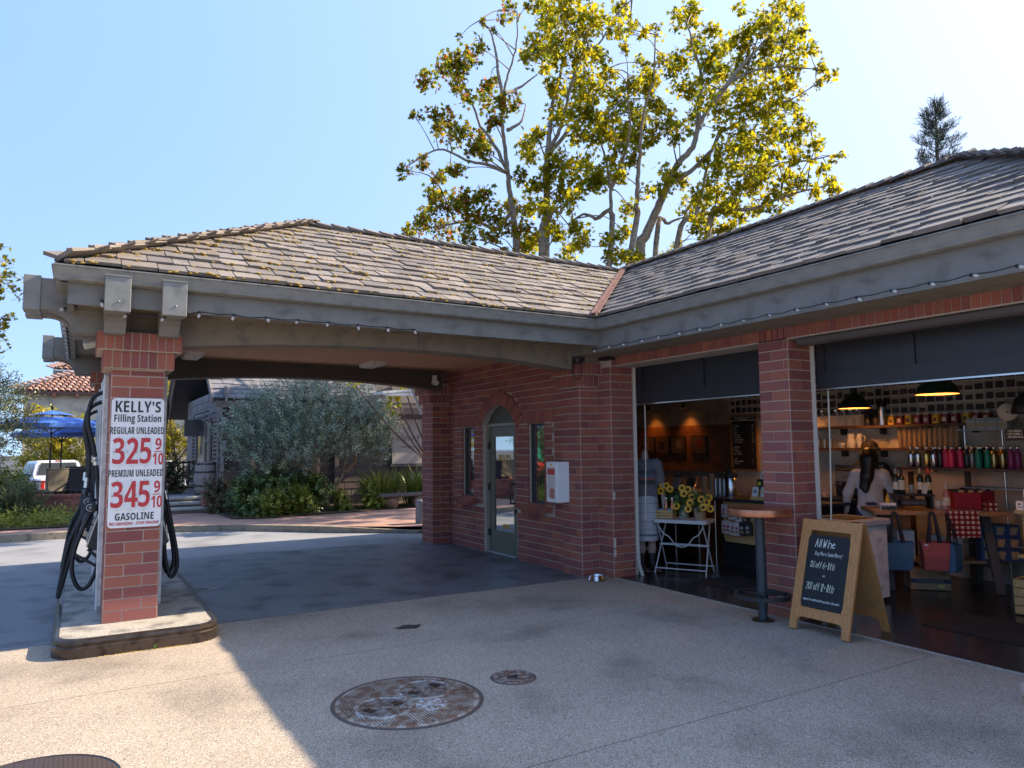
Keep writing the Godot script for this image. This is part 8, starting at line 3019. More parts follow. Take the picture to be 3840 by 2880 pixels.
func counter() -> void:
	var c := thing("coffee_counter", "black topped coffee counter with pegboard front hung with bags", "counter", at(8.1, 0.01, -6.7))
	add_box(c, "top", at(0, 0.925, 0.05), at(0.72, 0.04, 1.75), M.black_metal, 0.006)
	add_box(c, "cabinet", at(0.08, 0.45, 0.05), at(0.5, 0.9, 1.6), M.black)
	var peg := mt(0.46, 0.28, 0.12, 0.7, T.dots, Vector3.ONE * 20)
	add_box(c, "pegboard", at(-0.28, 0.65, 0.0), at(0.02, 0.5, 1.1), peg)
	add_box(c, "rail", at(-0.285, 0.375, 0.0), at(0.04, 0.05, 1.14), M.pine)
	add_box(c, "rail", at(-0.285, 0.65, -0.57), at(0.04, 0.5, 0.04), M.pine)
	add_box(c, "plinth", at(0.02, 0.05, 0.05), at(0.5, 0.1, 1.55), M.black)
	var bags := [[0.02, 0.77, 0, "white coffee bag with red seal, upper left on the pegboard"], [0.15, 0.75, 0, "second white coffee bag in the upper row on the pegboard"], [0.27, 0.73, 0, "third white coffee bag in the upper row on the pegboard"], [0.40, 0.72, 1, "dark pouch at the right of the upper pegboard row"], [0.02, 0.55, 0, "white coffee bag at the left of the lower pegboard row"], [0.09, 0.55, 0, "second white coffee bag in the lower pegboard row"], [0.17, 0.54, 0, "third white coffee bag in the lower pegboard row"], [0.24, 0.54, 0, "fourth white coffee bag in the lower pegboard row"], [0.33, 0.55, 1, "dark pouch with white print in the lower pegboard row"], [0.43, 0.56, 1, "rightmost dark pouch in the lower pegboard row"], [0.66, 0.60, 2, "yellow and white bag near the brick pillar"]]
	for k in bags.size():
		var q: Array = bags[k]
		var t := thing("coffee_bag", q[3], "bag", at(7.785, q[1] + 0.01, -7.25 + q[0]), 0.0, "bags on the pegboard")
		var mat: Material = [mt(0.62, 0.60, 0.57, 0.5), mt(0.03, 0.03, 0.035, 0.4), mt(0.5, 0.36, 0.16, 0.5)][q[2]]
		var m := MB.new()
		m.prism(PackedVector2Array([Vector2(-0.045, -0.085), Vector2(0.045, -0.085), Vector2(0.048, 0.03), Vector2(0.04, 0.075), Vector2(0.042, 0.09), Vector2(-0.042, 0.09), Vector2(-0.04, 0.075), Vector2(-0.048, 0.03)]), 0.045, frame(Vector3.ZERO, Vector3(0, 0, 1)).rotated_local(Vector3.UP, rng.randf_range(-0.25, 0.25)))
		part("pouch", m, mat, t)
		m = MB.new()
		m.lathe([Vector2(0, 0.002), Vector2(0.02, 0.002), Vector2(0.02, 0)], 14, at(-0.049, 0.015, 0), Basis(Vector3(0, 0, 1), PI / 2))
		part("seal", m, paint(0.45, 0.04, 0.04) if q[2] == 0 else paint(0.6, 0.6, 0.6), t)
		add_box(t, "label", at(-0.047, -0.04, 0), at(0.003, 0.035, 0.06), paint(0.35, 0.2, 0.12))
	# steel side table with thermos jugs, cups and sugar pourer
	var s := thing("steel_table", "narrow steel table left of the coffee counter", "table", at(8.35, 0.01, -8.15))
	add_box(s, "top", at(0, 0.925, 0), at(0.55, 0.03, 0.9), M.steel_dull, 0.005)
	for sx in [-1.0, 1.0]:
		for sz in [-1.0, 1.0]:
			var m := MB.new()
			m.cyl(at(sx * 0.25, 0, sz * 0.42), at(sx * 0.25, 0.91, sz * 0.42), 0.016)
			part("leg", m, M.steel, s)
	cup_stack(at(8.2, 0.95, -8.02), 0.27, "shorter stack of brown paper cups beside the thermos jug", "stacks of paper cups by the thermos", 0.042)
	cup_stack(at(8.22, 0.95, -7.90), 0.31, "taller stack of brown paper cups beside the thermos jug", "stacks of paper cups by the thermos", 0.042)
	for k in 3:
		lathe_thing("steel_flask", ["first", "second", "third", "fourth", "fifth", "sixth", "seventh", "eighth", "ninth", "tenth", "eleventh", "twelfth"][k] + " small steel flask from the cup stacks towards the thermos jug", "flask", at(8.16 + 0.03 * k, 0.95, -7.76 + k * 0.055), [Vector2(0, 0), Vector2(0.03, 0), Vector2(0.03, 0.2), Vector2(0.022, 0.225), Vector2(0.022, 0.25), Vector2(0, 0.25)], M.steel_dull, "steel flasks by the cups")
	var a := lathe_thing("thermos_jug", "big chrome thermos jug with black pump lid", "thermos", at(8.2, 0.95, -7.50), [Vector2(0, 0), Vector2(0.085, 0), Vector2(0.088, 0.01), Vector2(0.088, 0.26), Vector2(0.075, 0.28), Vector2(0, 0.28)], M.steel, "", 24)
	add_lathe(a, "lid", [Vector2(0.09, 0.27), Vector2(0.095, 0.30), Vector2(0.08, 0.36), Vector2(0.04, 0.385), Vector2(0, 0.39)], M.black, 20)
	add_box(a, "spout", at(-0.09, 0.33, -0.03), at(0.1, 0.04, 0.04), M.black, 0.008)
	var m2 := MB.new()
	m2.tube(curve([at(-0.07, 0.36, 0.03), at(-0.02, 0.43, 0.03), at(0.06, 0.36, 0.03)], 4), [0.009], 6)
	part("handle", m2, M.black, a)
	var sp := lathe_thing("sugar_pourer", "glass sugar pourer with steel lid on the steel table", "pourer", at(8.2, 0.95, -8.25), [Vector2(0, 0), Vector2(0.04, 0), Vector2(0.045, 0.05), Vector2(0.03, 0.11)], M.clear)
	add_lathe(sp, "lid", [Vector2(0.033, 0.11), Vector2(0.025, 0.135), Vector2(0, 0.15)], M.steel)
	for k in 3:
		var t := thing("open_book", ["leftmost book leaning on the back counter", "middle book leaning on the back counter", "wooden-framed book leaning at the right on the back counter"][k], "book", at(8.55, 0.95, [-9.35, -8.98, -8.66][k]), 0.0, "books on the back counter")
		add_box(t, "cover", at(0, 0.12, 0), at(0.03, 0.25, 0.2), [paint(0.12, 0.10, 0.10), paint(0.10, 0.10, 0.12), paint(0.42, 0.24, 0.09)][k], 0.0, Basis(Vector3(0, 0, 1), -0.45))
		add_box(t, "page", at(-0.02, 0.125, 0), at(0.01, 0.2, 0.16), [paint(0.5, 0.42, 0.36), paint(0.5, 0.45, 0.42), paint(0.09, 0.07, 0.06)][k], 0.0, Basis(Vector3(0, 0, 1), -0.45))
	var bc := thing("back_counter", "pale back counter under the tan band", "counter", at(8.9, 0.01, -9.6))
	add_box(bc, "top", at(0, 0.92, 0), at(0.6, 0.04, 2.0), M.offwhite)
	add_box(bc, "cabinet", at(0.05, 0.45, 0), at(0.5, 0.9, 1.9), M.black)
	# tiered rack of greeting cards
	var cr := thing("card_rack", "tiered light wood rack of greeting cards on the coffee counter", "card rack", at(7.95, 0.955, -6.62))
	add_box(cr, "tier", at(-0.06, 0.025, 0), at(0.12, 0.05, 0.42), M.pine)
	add_box(cr, "tier", at(0.03, 0.085, 0), at(0.1, 0.17, 0.42), M.pine)
	add_box(cr, "tier", at(0.12, 0.14, 0), at(0.1, 0.28, 0.42), M.pine)
	var cols := [paint(0.7, 0.7, 0.68), paint(0.62, 0.62, 0.62), paint(0.66, 0.6, 0.55), paint(0.03, 0.03, 0.035), paint(0.6, 0.12, 0.12), paint(0.72, 0.72, 0.7), paint(0.7, 0.68, 0.66), paint(0.6, 0.62, 0.6)]
	for k in 8:
		var tier := k / 3
		add_box(cr, "card", at(-0.1 + tier * 0.09, 0.11 + tier * 0.10, -0.14 + (k % 3) * 0.14), at(0.006, 0.13, 0.10), cols[k], 0.0, Basis(Vector3(0, 0, 1), -0.2))
		add_box(cr, "card_print", at(-0.106 + tier * 0.09, 0.115 + tier * 0.10, -0.14 + (k % 3) * 0.14), at(0.004, 0.05, 0.05), [paint(0.2, 0.3, 0.4), paint(0.5, 0.5, 0.2), paint(0.5, 0.1, 0.12), paint(0.55, 0.5, 0.05), paint(0.6, 0.55, 0.5), paint(0.3, 0.3, 0.3), paint(0.2, 0.25, 0.4), paint(0.3, 0.2, 0.2)][k], 0.0, Basis(Vector3(0, 0, 1), -0.2))
	# dark coffee machine and cake domes deeper in the right bay
	var em := thing("coffee_machine", "dark coffee machine on the bar behind the two women", "coffee machine", at(9.25, 0.95, -6.15))
	add_box(em, "body", at(0, 0.22, 0), at(0.35, 0.4, 0.55), M.black_metal, 0.02)
	add_box(em, "front_panel", at(-0.18, 0.3, 0), at(0.02, 0.14, 0.5), M.steel_dull)
	add_box(em, "cup_rail", at(0, 0.44, 0), at(0.33, 0.04, 0.53), M.steel)
	for k in 3:
		var m := MB.new()
		m.cyl(at(-0.22, 0.2, -0.16 + k * 0.16), at(-0.16, 0.2, -0.16 + k * 0.16), 0.025)
		m.cyl(at(-0.33, 0.19, -0.16 + k * 0.16), at(-0.22, 0.2, -0.16 + k * 0.16), 0.012)
		part("brew_group", m, M.steel, em)
	var br := thing("service_bar", "dark service bar with a pegboard end facing the street", "counter", at(9.1, 0.01, -6.55))
	add_box(br, "top", at(0, 0.925, 0), at(0.6, 0.04, 1.6), M.black_metal)
	add_box(br, "cabinet", at(0.03, 0.45, 0), at(0.5, 0.9, 1.5), M.black)
	add_box(br, "pegboard", at(-0.24, 0.65, -0.12), at(0.02, 0.5, 0.5), peg)
	var sn := thing("snack_bag", "blue printed snack bag on the bar's pegboard", "bag", at(8.83, 0.72, -6.5))
	add_box(sn, "pouch", at(0, 0.06, 0), at(0.05, 0.19, 0.22), paint(0.06, 0.30, 0.42, 0.4), 0.015)
	add_box(sn, "label", at(-0.027, 0.09, 0), at(0.003, 0.06, 0.15), paint(0.6, 0.18, 0.12))
	add_box(sn, "label_band", at(-0.027, 0.03, 0), at(0.003, 0.03, 0.12), paint(0.55, 0.5, 0.2))
	for k in 3:
		var t := lathe_thing("cake_dome", ["tall glass cake dome on the bar", "glass cookie jar with round knob on the bar", "low glass dome with a gold cake on the bar"][k], "cake dome", at(8.95, 0.955, [-6.62, -6.5, -6.78][k]), [Vector2(0.085 - k * 0.012, 0.012), Vector2(0.085 - k * 0.012, 0.16 - 0.05 * k), Vector2(0.05, 0.2 - 0.05 * k), Vector2(0.0, 0.21 - 0.05 * k)], M.clear)
		add_lathe(t, "plate", [Vector2(0, 0), Vector2(0.095, 0.004), Vector2(0.1, 0.012), Vector2(0, 0.012)], M.steel)
		add_lathe(t, "knob", [Vector2(0, 0.205 - 0.05 * k), Vector2(0.014, 0.217 - 0.05 * k), Vector2(0, 0.232 - 0.05 * k)], M.steel)
		add_lathe(t, "cake", [Vector2(0, 0.013), Vector2(0.05, 0.013), Vector2(0.045, 0.06), Vector2(0, 0.07)], M.pine)


func bistro() -> void:
	var o := at(7.015, 0.01, -7.26)
	var turn := atan2(-0.874, 0.486)
	var t := thing("folding_table", "white metal folding table with curved brace holding sunflowers", "table", o, turn)
	var m := MB.new()
	m.prism(rrect(0.76, 0.47, 0.05, 5), 0.014, Transform3D(Basis(Vector3.RIGHT, -PI / 2), at(0, 0.69, 0)))
	m.prism(rrect(0.74, 0.45, 0.05, 5), 0.03, Transform3D(Basis(Vector3.RIGHT, -PI / 2), at(0, 0.662, 0)))
	var wm := mt(0.55, 0.55, 0.56, 0.4)
	part("table_top", m, wm, t)
	for sx in [-1.0, 1.0]:
		m = MB.new()
		m.cyl(at(sx * 0.34, 0.0, 0.24), at(sx * 0.30, 0.67, -0.18), 0.009)
		part("leg", m, wm, t)
		m = MB.new()
		m.cyl(at(sx * 0.325, 0.0, -0.22), at(sx * 0.30, 0.67, 0.2), 0.009)
		part("leg", m, wm, t)
	for z in [0.225, -0.205]:
		m = MB.new()
		m.cyl(at(-0.34, 0.07, z), at(0.34, 0.07, z), 0.008)
		m.cyl(at(-0.33, 0.36, z * 0.25), at(0.33, 0.36, z * 0.25), 0.008)
		part("stretcher", m, wm, t)
	m = MB.new()
	m.tube(curve([at(-0.31, 0.64, 0.17), at(-0.24, 0.52, 0.16), at(-0.16, 0.47, 0.15), at(-0.08, 0.37, 0.14), at(0.0, 0.345, 0.14), at(0.08, 0.37, 0.14), at(0.16, 0.47, 0.15), at(0.24, 0.52, 0.16), at(0.31, 0.64, 0.17)], 4), [0.008], 6)
	part("curved_brace", m, wm, t)
	var bs := Basis(Vector3.UP, turn)
	var on := func(x: float, z: float) -> Vector3: return o + bs * at(x, 0.705, z)
	# crate with two copper bottles
	var cr := thing("slatted_crate", "small slatted wooden crate at the left of the folding table", "crate", on.call(-0.24, 0.02), turn)
	for k in 3:
		for sd in [-1.0, 1.0]:
			add_box(cr, "slat", at(0, 0.02 + k * 0.038, sd * 0.085), at(0.23, 0.03, 0.01), M.pine)
			add_box(cr, "slat", at(sd * 0.115, 0.02 + k * 0.038, 0), at(0.01, 0.03, 0.16), M.pine)
	add_box(cr, "bottom", at(0, 0.006, 0), at(0.22, 0.01, 0.16), M.pine)
	for k in 3:
		add_box(cr, "packet", at(-0.06 + k * 0.06, 0.11, 0.03), at(0.05, 0.04, 0.05), [paint(0.05, 0.3, 0.4), paint(0.5, 0.12, 0.05), paint(0.1, 0.35, 0.4)][k], 0.01)
	for k in 2:
		var b := thing("copper_bottle", ["left copper-coloured bottle in the slatted crate", "right copper-coloured bottle in the slatted crate"][k], "bottle", on.call(-0.24 + k * 0.085, 0.0) + at(0, 0.012, 0), 0.0, "copper bottles in the crate")
		add_lathe(b, "body", [Vector2(0, 0), Vector2(0.032, 0), Vector2(0.034, 0.14), Vector2(0.02, 0.19), Vector2(0.016, 0.24), Vector2(0, 0.24)], M.copper)
		add_lathe(b, "cap", [Vector2(0.017, 0.24), Vector2(0.017, 0.265), Vector2(0, 0.267)], M.white)
	# sunflowers
	var vs := lathe_thing("glass_jar", "glass jar holding sunflowers in the middle of the folding table", "jar", on.call(0.0, 0.0), [Vector2(0, 0), Vector2(0.06, 0), Vector2(0.065, 0.02), Vector2(0.065, 0.15), Vector2(0.05, 0.18), Vector2(0.052, 0.19)], M.clear)
	add_lathe(vs, "water", [Vector2(0, 0.01), Vector2(0.058, 0.01), Vector2(0.06, 0.11), Vector2(0, 0.11)], glass(0.35, Color(0.5, 0.6, 0.45)))
	var pp := thing("paper_pot", "brown paper wrapped pot at the right of the folding table", "pot", on.call(0.22, 0.02), turn)
	m = MB.new()
	m.lathe([Vector2(0, 0), Vector2(0.075, 0), Vector2(0.09, 0.15), Vector2(0.07, 0.16), Vector2(0, 0.14)], 6)
	part("pot", m, M.card, pp)
	var spots := [["bunch of sunflowers leaning out to the left above the crate", on.call(-0.12, -0.05) + at(0, 0.12, 0), [[-0.22, 0.30, 0.05], [-0.12, 0.31, 0.02], [-0.05, 0.27, 0.08], [-0.18, 0.24, 0.07]]], ["bunch of sunflowers with feathery green in the middle jar", on.call(0.0, 0.0) + at(0, 0.12, 0), [[0.0, 0.29, 0.05], [0.07, 0.27, 0.02], [0.12, 0.1, 0.1], [-0.06, 0.05, 0.12], [0.1, 0.02, 0.13], [0.04, 0.22, 0.1], [0.13, 0.17, 0.05]]], ["bunch of sunflowers in the paper pot at the right", on.call(0.22, 0.02) + at(0, 0.12, 0), [[0.05, 0.15, 0.08], [0.12, 0.11, 0.08], [0.08, 0.05, 0.11], [0.13, 0.17, 0.0], [0.16, 0.03, 0.06]]]]
	for s in spots:
		var f := thing("sunflowers", s[0], "flowers", s[1], turn, "bunches of sunflowers")
		var stems := MB.new()
		var xfs := []
		for q in s[2]:
			var c := at(q[0], q[1], q[2])
			stems.tube(curve([at(0, -0.08, 0), c * 0.5 + at(0, 0.04, 0), c], 3), [0.005], 5)
			m = MB.new()
			var face_to := (at(q[0], 0.25, 0.6 + q[2])).normalized()
			var fb := Basis(Quaternion(Vector3.UP, face_to))
			for k in 13:
				var a := TAU * k / 13
				var d := fb * at(cos(a), 0.12, sin(a))
				var sd := fb * at(-sin(a), 0, cos(a)) * 0.013
				m.quado(c + d * 0.018, c + d * 0.034 + sd, c + d * 0.058, c + d * 0.034 - sd, c - face_to)
			part("petals", m, mt(0.78, 0.40, 0.01, 0.5), f)
			m = MB.new()
			m.blob(c + face_to * 0.006, at(0.022, 0.022, 0.022), 8, 5)
			part("flower_centre", m, paint(0.07, 0.035, 0.012), f)
		for k in 46:
			xfs.append(Transform3D(aim(dirn() + Vector3.UP * 0.7).scaled(Vector3.ONE * rng.randf_range(0.06, 0.13)), at(0, 0.08, 0.01) + in_ball(0.13)))
		part("stems", stems, paint(0.07, 0.14, 0.03), f)
		scatter(f, "greenery", leaf_mesh("round"), leafmat(1, 1, 1, 0.5), xfs, [Color(0.07, 0.14, 0.03), Color(0.12, 0.2, 0.05), Color(0.05, 0.1, 0.03)])
	mannequin()


func mannequin() -> void:
	var t := thing("shop_mannequin", "headless mannequin in grey printed shirt, white striped skirt and dark boots", "mannequin", at(6.72, 0.012, -7.68), -0.55)
	var skin := mt(0.42, 0.30, 0.25, 0.5)
	var b := Body.new()
	b.k = 0.04
	b.bone(at(0, 1.48, 0), at(0, 1.58, 0), 0.055, 0.05)
	for sx in [-1.0, 1.0]:
		b.bone(at(0.075 * sx, 0.5, 0.0), at(0.07 * sx, 0.28, -0.01), 0.058, 0.05)
		b.bone(at(0.07 * sx, 0.28, -0.01), at(0.07 * sx, 0.08, 0.0), 0.05, 0.036)
		b.bone(at(0.18 * sx, 1.40, 0), at(0.225 * sx, 1.14, 0.0), 0.048, 0.036)
		b.bone(at(0.225 * sx, 1.14, 0.0), at(0.235 * sx, 0.90, 0.06), 0.036, 0.026)
		b.bone(at(0.235 * sx, 0.90, 0.06), at(0.225 * sx, 0.82, 0.085), 0.026, 0.03, Vector3(1.4, 1, 1))
	var m := MB.new()
	b.into(m, 0.013)
	var h := Body.new()
	h.k = 0.012
	for sx in [-1.0, 1.0]:
		for k in 4:
			var w := at(0.225 * sx, 0.82, 0.085) + at(0, 0, -0.026 + k * 0.018)
			h.bone(w, w + at(0.0, -0.05, 0.012), 0.0095, 0.0085)
			h.bone(w + at(0.0, -0.05, 0.012), w + at(-0.012 * sx, -0.085 + absf(k - 1.4) * 0.008, 0.02), 0.0085, 0.0065)
		h.bone(at(0.222 * sx, 0.85, 0.10), at(0.20 * sx, 0.80, 0.135), 0.011, 0.008)
	h.into(m, 0.005)
	part("body", m, skin, t)
	# shirt
	b = Body.new()
	b.k = 0.06
	b.bone(at(-0.15, 1.435, 0), at(0.15, 1.435, 0), 0.065, 0.065)
	b.bone(at(0, 1.33, 0.02), at(0, 1.18, 0.01), 0.145, 0.125, Vector3(0.82, 1, 1.25))
	b.bone(at(0, 1.18, 0.01), at(0, 1.0, 0.01), 0.12, 0.135, Vector3(0.8, 1, 1.15))
	for sx in [-1.0, 1.0]:
		b.bone(at(0.17 * sx, 1.42, 0), at(0.215 * sx, 1.22, 0), 0.068, 0.062)
	m = MB.new()
	b.into(m, 0.013)
	part("shirt", m, mt(0.17, 0.18, 0.21, 0.9, T.speck, Vector3.ONE * 6), t)
	text(t, "lettering", "KELLY'S", 0.05, Transform3D(Basis.IDENTITY, at(0.0, 1.33, 0.152)), M.ink, "bold", 0.9, 0.01)
	add_box(t, "print", at(0, 1.235, 0.142), at(0.2, 0.018, 0.02), paint(0.5, 0.06, 0.07))
	add_box(t, "print", at(0, 1.19, 0.135), at(0.21, 0.06, 0.02), paint(0.02, 0.02, 0.025))
	# skirt
	m = MB.new()
	var prof := []
	for k in 13:
		var y := 0.40 + k * 0.052
		prof.append(Vector2(0.185 - absf(k - 6) * 0.003 - (0.03 if k == 12 else 0.0), y))
	m.lathe(prof, 28, Vector3.ZERO, Basis.from_scale(Vector3(0.98, 1, 0.86)))
	m.lathe([Vector2(0, 1.024), Vector2(0.15, 1.024)], 20)
	var sk := part("skirt", m, mt(0.60, 0.61, 0.63, 0.9, T.speck, Vector3.ONE * 6), t)
	for y in [0.47, 0.485, 0.55, 0.66, 0.78, 0.9]:
		m = MB.new()
		m.lathe([Vector2(0.188, y), Vector2(0.188, y + (0.008 if y < 0.5 else 0.004))], 28, Vector3.ZERO, Basis.from_scale(Vector3(0.98, 1, 0.86)))
		part("stripe", m, paint(0.10, 0.11, 0.16), sk)
	# boots
	for sx in [-1.0, 1.0]:
		b = Body.new()
		b.k = 0.03
		b.bone(at(0.07 * sx, 0.20, 0.0), at(0.07 * sx, 0.06, 0.0), 0.05, 0.042)
		b.bone(at(0.07 * sx, 0.045, -0.01), at(0.08 * sx, 0.035, 0.15), 0.042, 0.034, Vector3(1, 1.1, 1))
		m = MB.new()
		b.into(m, 0.011)
		part("boot", m, mt(0.03, 0.025, 0.025, 0.4), t)
	var st := add_box(t, "stand", at(0, -0.004, 0), at(0.36, 0.01, 0.3), M.steel_dull, 0.003)


func wine_table() -> void:
	var o := at(8.745, 0.01, -4.92)
	var turn := -0.80
	var bs := Basis(Vector3.UP, turn)
	var on := func(x: float, y: float, z: float) -> Vector3: return o + bs * at(x, y, z)
	var t := thing("trestle_table", "oak topped trestle table of wine and picnic goods", "table", o, turn)
	for k in 3:
		add_box(t, "plank", at(0, 0.885, -0.25 + k * 0.25), at(1.40, 0.05, 0.245), M.wood_top, 0.004)
	for sx in [-1.0, 1.0]:
		for sz in [-1.0, 1.0]:
			var m := MB.new()
			m.bar(at(sx * 0.52, 0.86, sz * 0.12), at(sx * 0.56, 0.0, sz * 0.36), 0.09, 0.05, Vector3(0, 0, 1))
			part("leg", m, M.wood_grey, t)
		add_box(t, "cross_bar", at(sx * 0.53, 0.30, 0), at(0.05, 0.06, 0.5), M.wood_grey)
	add_box(t, "lower_shelf", at(0, 0.315, -0.05), at(1.3, 0.03, 0.4), M.wood_top)
	# gingham runner
	var g := thing("gingham_runner", "red and white gingham cloth hanging over the front of the trestle table", "cloth", on.call(0.22, 0.0, 0.0), turn)
	var gm := mt(0.8, 0.8, 0.8, 0.9, T.gingham, Vector3.ONE * 18)
	gm.uv1_world_triplanar = false
	gm.texture_filter = BaseMaterial3D.TEXTURE_FILTER_NEAREST
	var m := MB.new()
	m.box(at(0, 0.914, 0.02), at(0.34, 0.006, 0.72))
	for k in 8:
		var x0 := -0.16 + k * 0.04
		var w0 := 0.006 * sin(k * 1.7)
		var w1 := 0.006 * sin((k + 1) * 1.7)
		m.quado(at(x0, 0.916, 0.385), at(x0 + 0.04, 0.916, 0.385), at(x0 + 0.042, 0.61 + 0.003 * k, 0.40 + w1), at(x0, 0.607 + 0.003 * k, 0.40 + w0), at(x0, 0.7, 0))
		m.quado(at(x0, 0.916, 0.38), at(x0 + 0.04, 0.916, 0.38), at(x0 + 0.042, 0.61 + 0.003 * k, 0.395 + w1), at(x0, 0.607 + 0.003 * k, 0.395 + w0), at(x0, 0.7, 1))
	part("cloth", m, gm, g)
	# shopping bags hung from the edge
	tote(on.call(-0.5, 0.26, 0.47), turn, paint(0.05, 0.15, 0.27, 0.8), "blue canvas tote bag hanging at the left of the trestle table", 0.34)
	tote(on.call(-0.12, 0.27, 0.49), turn, paint(0.40, 0.10, 0.09, 0.8), "coral canvas tote bag with a white tag hanging from the trestle table", 0.29)
	tote(on.call(0.06, 0.25, 0.46), turn + 0.9, paint(0.06, 0.16, 0.28, 0.8), "blue tote bag folded behind the coral one", 0.2)
	var tg := thing("price_tag", "white price tag hanging on the coral tote bag", "tag", on.call(-0.22, 0.52, 0.56), turn)
	add_box(tg, "tag", Vector3.ZERO, at(0.04, 0.08, 0.003), M.white, 0.0, Basis(Vector3(0, 0, 1), -0.15))
	add_box(tg, "print", at(0, 0, 0.003), at(0.024, 0.03, 0.002), paint(0.5, 0.12, 0.08), 0.0, Basis(Vector3(0, 0, 1), -0.15))
	# boxes on the lower shelf and floor
	var boxes := [[-0.32, 0.33, 0.05, 0.19, 0.33, "white wine carton with a dark swoosh on the lower shelf, left"], [0.02, 0.33, 0.03, 0.16, 0.28, "white carton with a red print on the lower shelf, middle"], [0.22, 0.33, 0.03, 0.12, 0.29, "narrow white carton on the lower shelf, right"]]
	for k in 3:
		var q: Array = boxes[k]
		var b := thing("wine_carton", q[5], "carton", on.call(q[0], q[1], q[2]), turn, "white cartons under the trestle table")
		add_box(b, "carton", at(0, q[4] / 2, 0), at(q[3], q[4], 0.16), mt(0.52, 0.52, 0.50, 0.6), 0.002)
		add_box(b, "print", at(-0.02, q[4] * 0.55, 0.082), at(q[3] * 0.5, 0.012, 0.002), [paint(0.10, 0.08, 0.08), paint(0.5, 0.05, 0.05), paint(0.6, 0.45, 0.05)][k], 0.0, Basis(Vector3(0, 0, 1), 0.25))
	var kb := thing("cardboard_box", "brown cardboard box with blue band printed SUSTAINABLE on the floor", "box", on.call(-0.12, 0.006, 0.12), turn)
	add_box(kb, "carton", at(0, 0.115, 0), at(0.42, 0.23, 0.3), M.card, 0.002)
	add_box(kb, "band", at(0, 0.10, 0.1515), at(0.421, 0.045, 0.002), paint(0.03, 0.04, 0.09))
	text(kb, "lettering", "SUSTAINABLE", 0.024, Transform3D(Basis.IDENTITY, at(0, 0.10, 0.154)), paint(0.35, 0.3, 0.25), "serif", 1.2)
	add_box(kb, "sticker", at(0.11, 0.045, 0.1515), at(0.07, 0.035, 0.002), paint(0.5, 0.5, 0.1))
	for sx in [-1.0, 1.0]:
		add_box(kb, "print", at(sx * 0.12, 0.185, 0.1515), at(0.08, 0.03, 0.002), paint(0.22, 0.14, 0.09))
	var names := ["bottom", "middle", "top"]
	var cols := ["left", "centre", "right"]
	for r in 3:
		for k in 3:
			var b := thing("canned_wine_case", "blue case with tan emblem, %s row, %s column of the stack" % [names[r], cols[k]], "case", on.call(0.52 + k * 0.135, 0.335 + r * 0.137, 0.05), turn, "stack of blue cases under the table")
			add_box(b, "case", at(0, 0.067, 0), at(0.132, 0.134, 0.22), mt(0.035, 0.07, 0.15, 0.5), 0.002)
			m = MB.new()
			m.prism(PackedVector2Array([Vector2(-0.035, -0.04), Vector2(0.03, -0.04), Vector2(0.03, -0.01), Vector2(0.04, 0.0), Vector2(0.04, 0.045), Vector2(-0.035, 0.045)]), 0.002, Transform3D(Basis.IDENTITY, at(0, 0.067, 0.11)))
			part("emblem", m, mt(0.42, 0.27, 0.13, 0.7), b)
	# bottles on a black stand, glasses, picnic coolers
	var bk := thing("display_stand", "low black display stand carrying the wine bottles", "stand", on.call(-0.2, 0.912, -0.02), turn)
	add_box(bk, "shelf", at(0, 0.16, 0), at(0.44, 0.02, 0.26), M.black)
	add_box(bk, "leg", at(-0.19, 0.075, 0), at(0.03, 0.15, 0.24), M.black)
	add_box(bk, "leg", at(0.19, 0.075, 0), at(0.03, 0.15, 0.24), M.black)
	add_box(bk, "tray", at(0, 0.07, 0.02), at(0.28, 0.07, 0.2), mt(0.05, 0.055, 0.065, 0.4), 0.015)
	var wines := [[-0.36, 0.172, -0.02, 0, "wine bottle with white label and grey foil, leftmost on the stand"], [-0.31, 0.172, 0.03, 1, "wine bottle with tall white label next to the leftmost"], [-0.10, 0.172, 0.0, 2, "wine bottle with cream foil and hanging note on the stand"], [-0.02, 0.172, 0.03, 3, "wine bottle with red foil and yellowish label"], [0.14, 0.0, 0.12, 4, "rosé wine bottle with white label beside the red cooler"]]
	for q in wines:
		var b := thing("wine_bottle", q[4], "bottle", on.call(q[0], 0.912 + q[1], q[2]), turn, "wine bottles on the trestle table")
		add_lathe(b, "glass", WINE, mt(0.018, 0.022, 0.014, 0.08) if q[3] < 4 else mt(0.42, 0.17, 0.13, 0.08))
		add_lathe(b, "foil", FOIL, [paint(0.3, 0.3, 0.3), paint(0.02, 0.02, 0.03), paint(0.45, 0.38, 0.2), paint(0.6, 0.06, 0.02), paint(0.5, 0.48, 0.45)][q[3]])
		add_lathe(b, "label", [Vector2(0.0376, 0.05), Vector2(0.0376, 0.14 if q[3] != 1 else 0.165)], mt(0.60, 0.57, 0.48, 0.7) if q[3] != 3 else mt(0.58, 0.5, 0.28, 0.7))
	var nt := thing("note_card", "cream note card leaning against the wine bottles", "card", on.call(-0.07, 1.09, 0.075), turn)
	add_box(nt, "card", at(0, 0.06, 0), at(0.055, 0.12, 0.003), M.offwhite, 0.0, Basis(Vector3(0, 0, 1), -0.25))
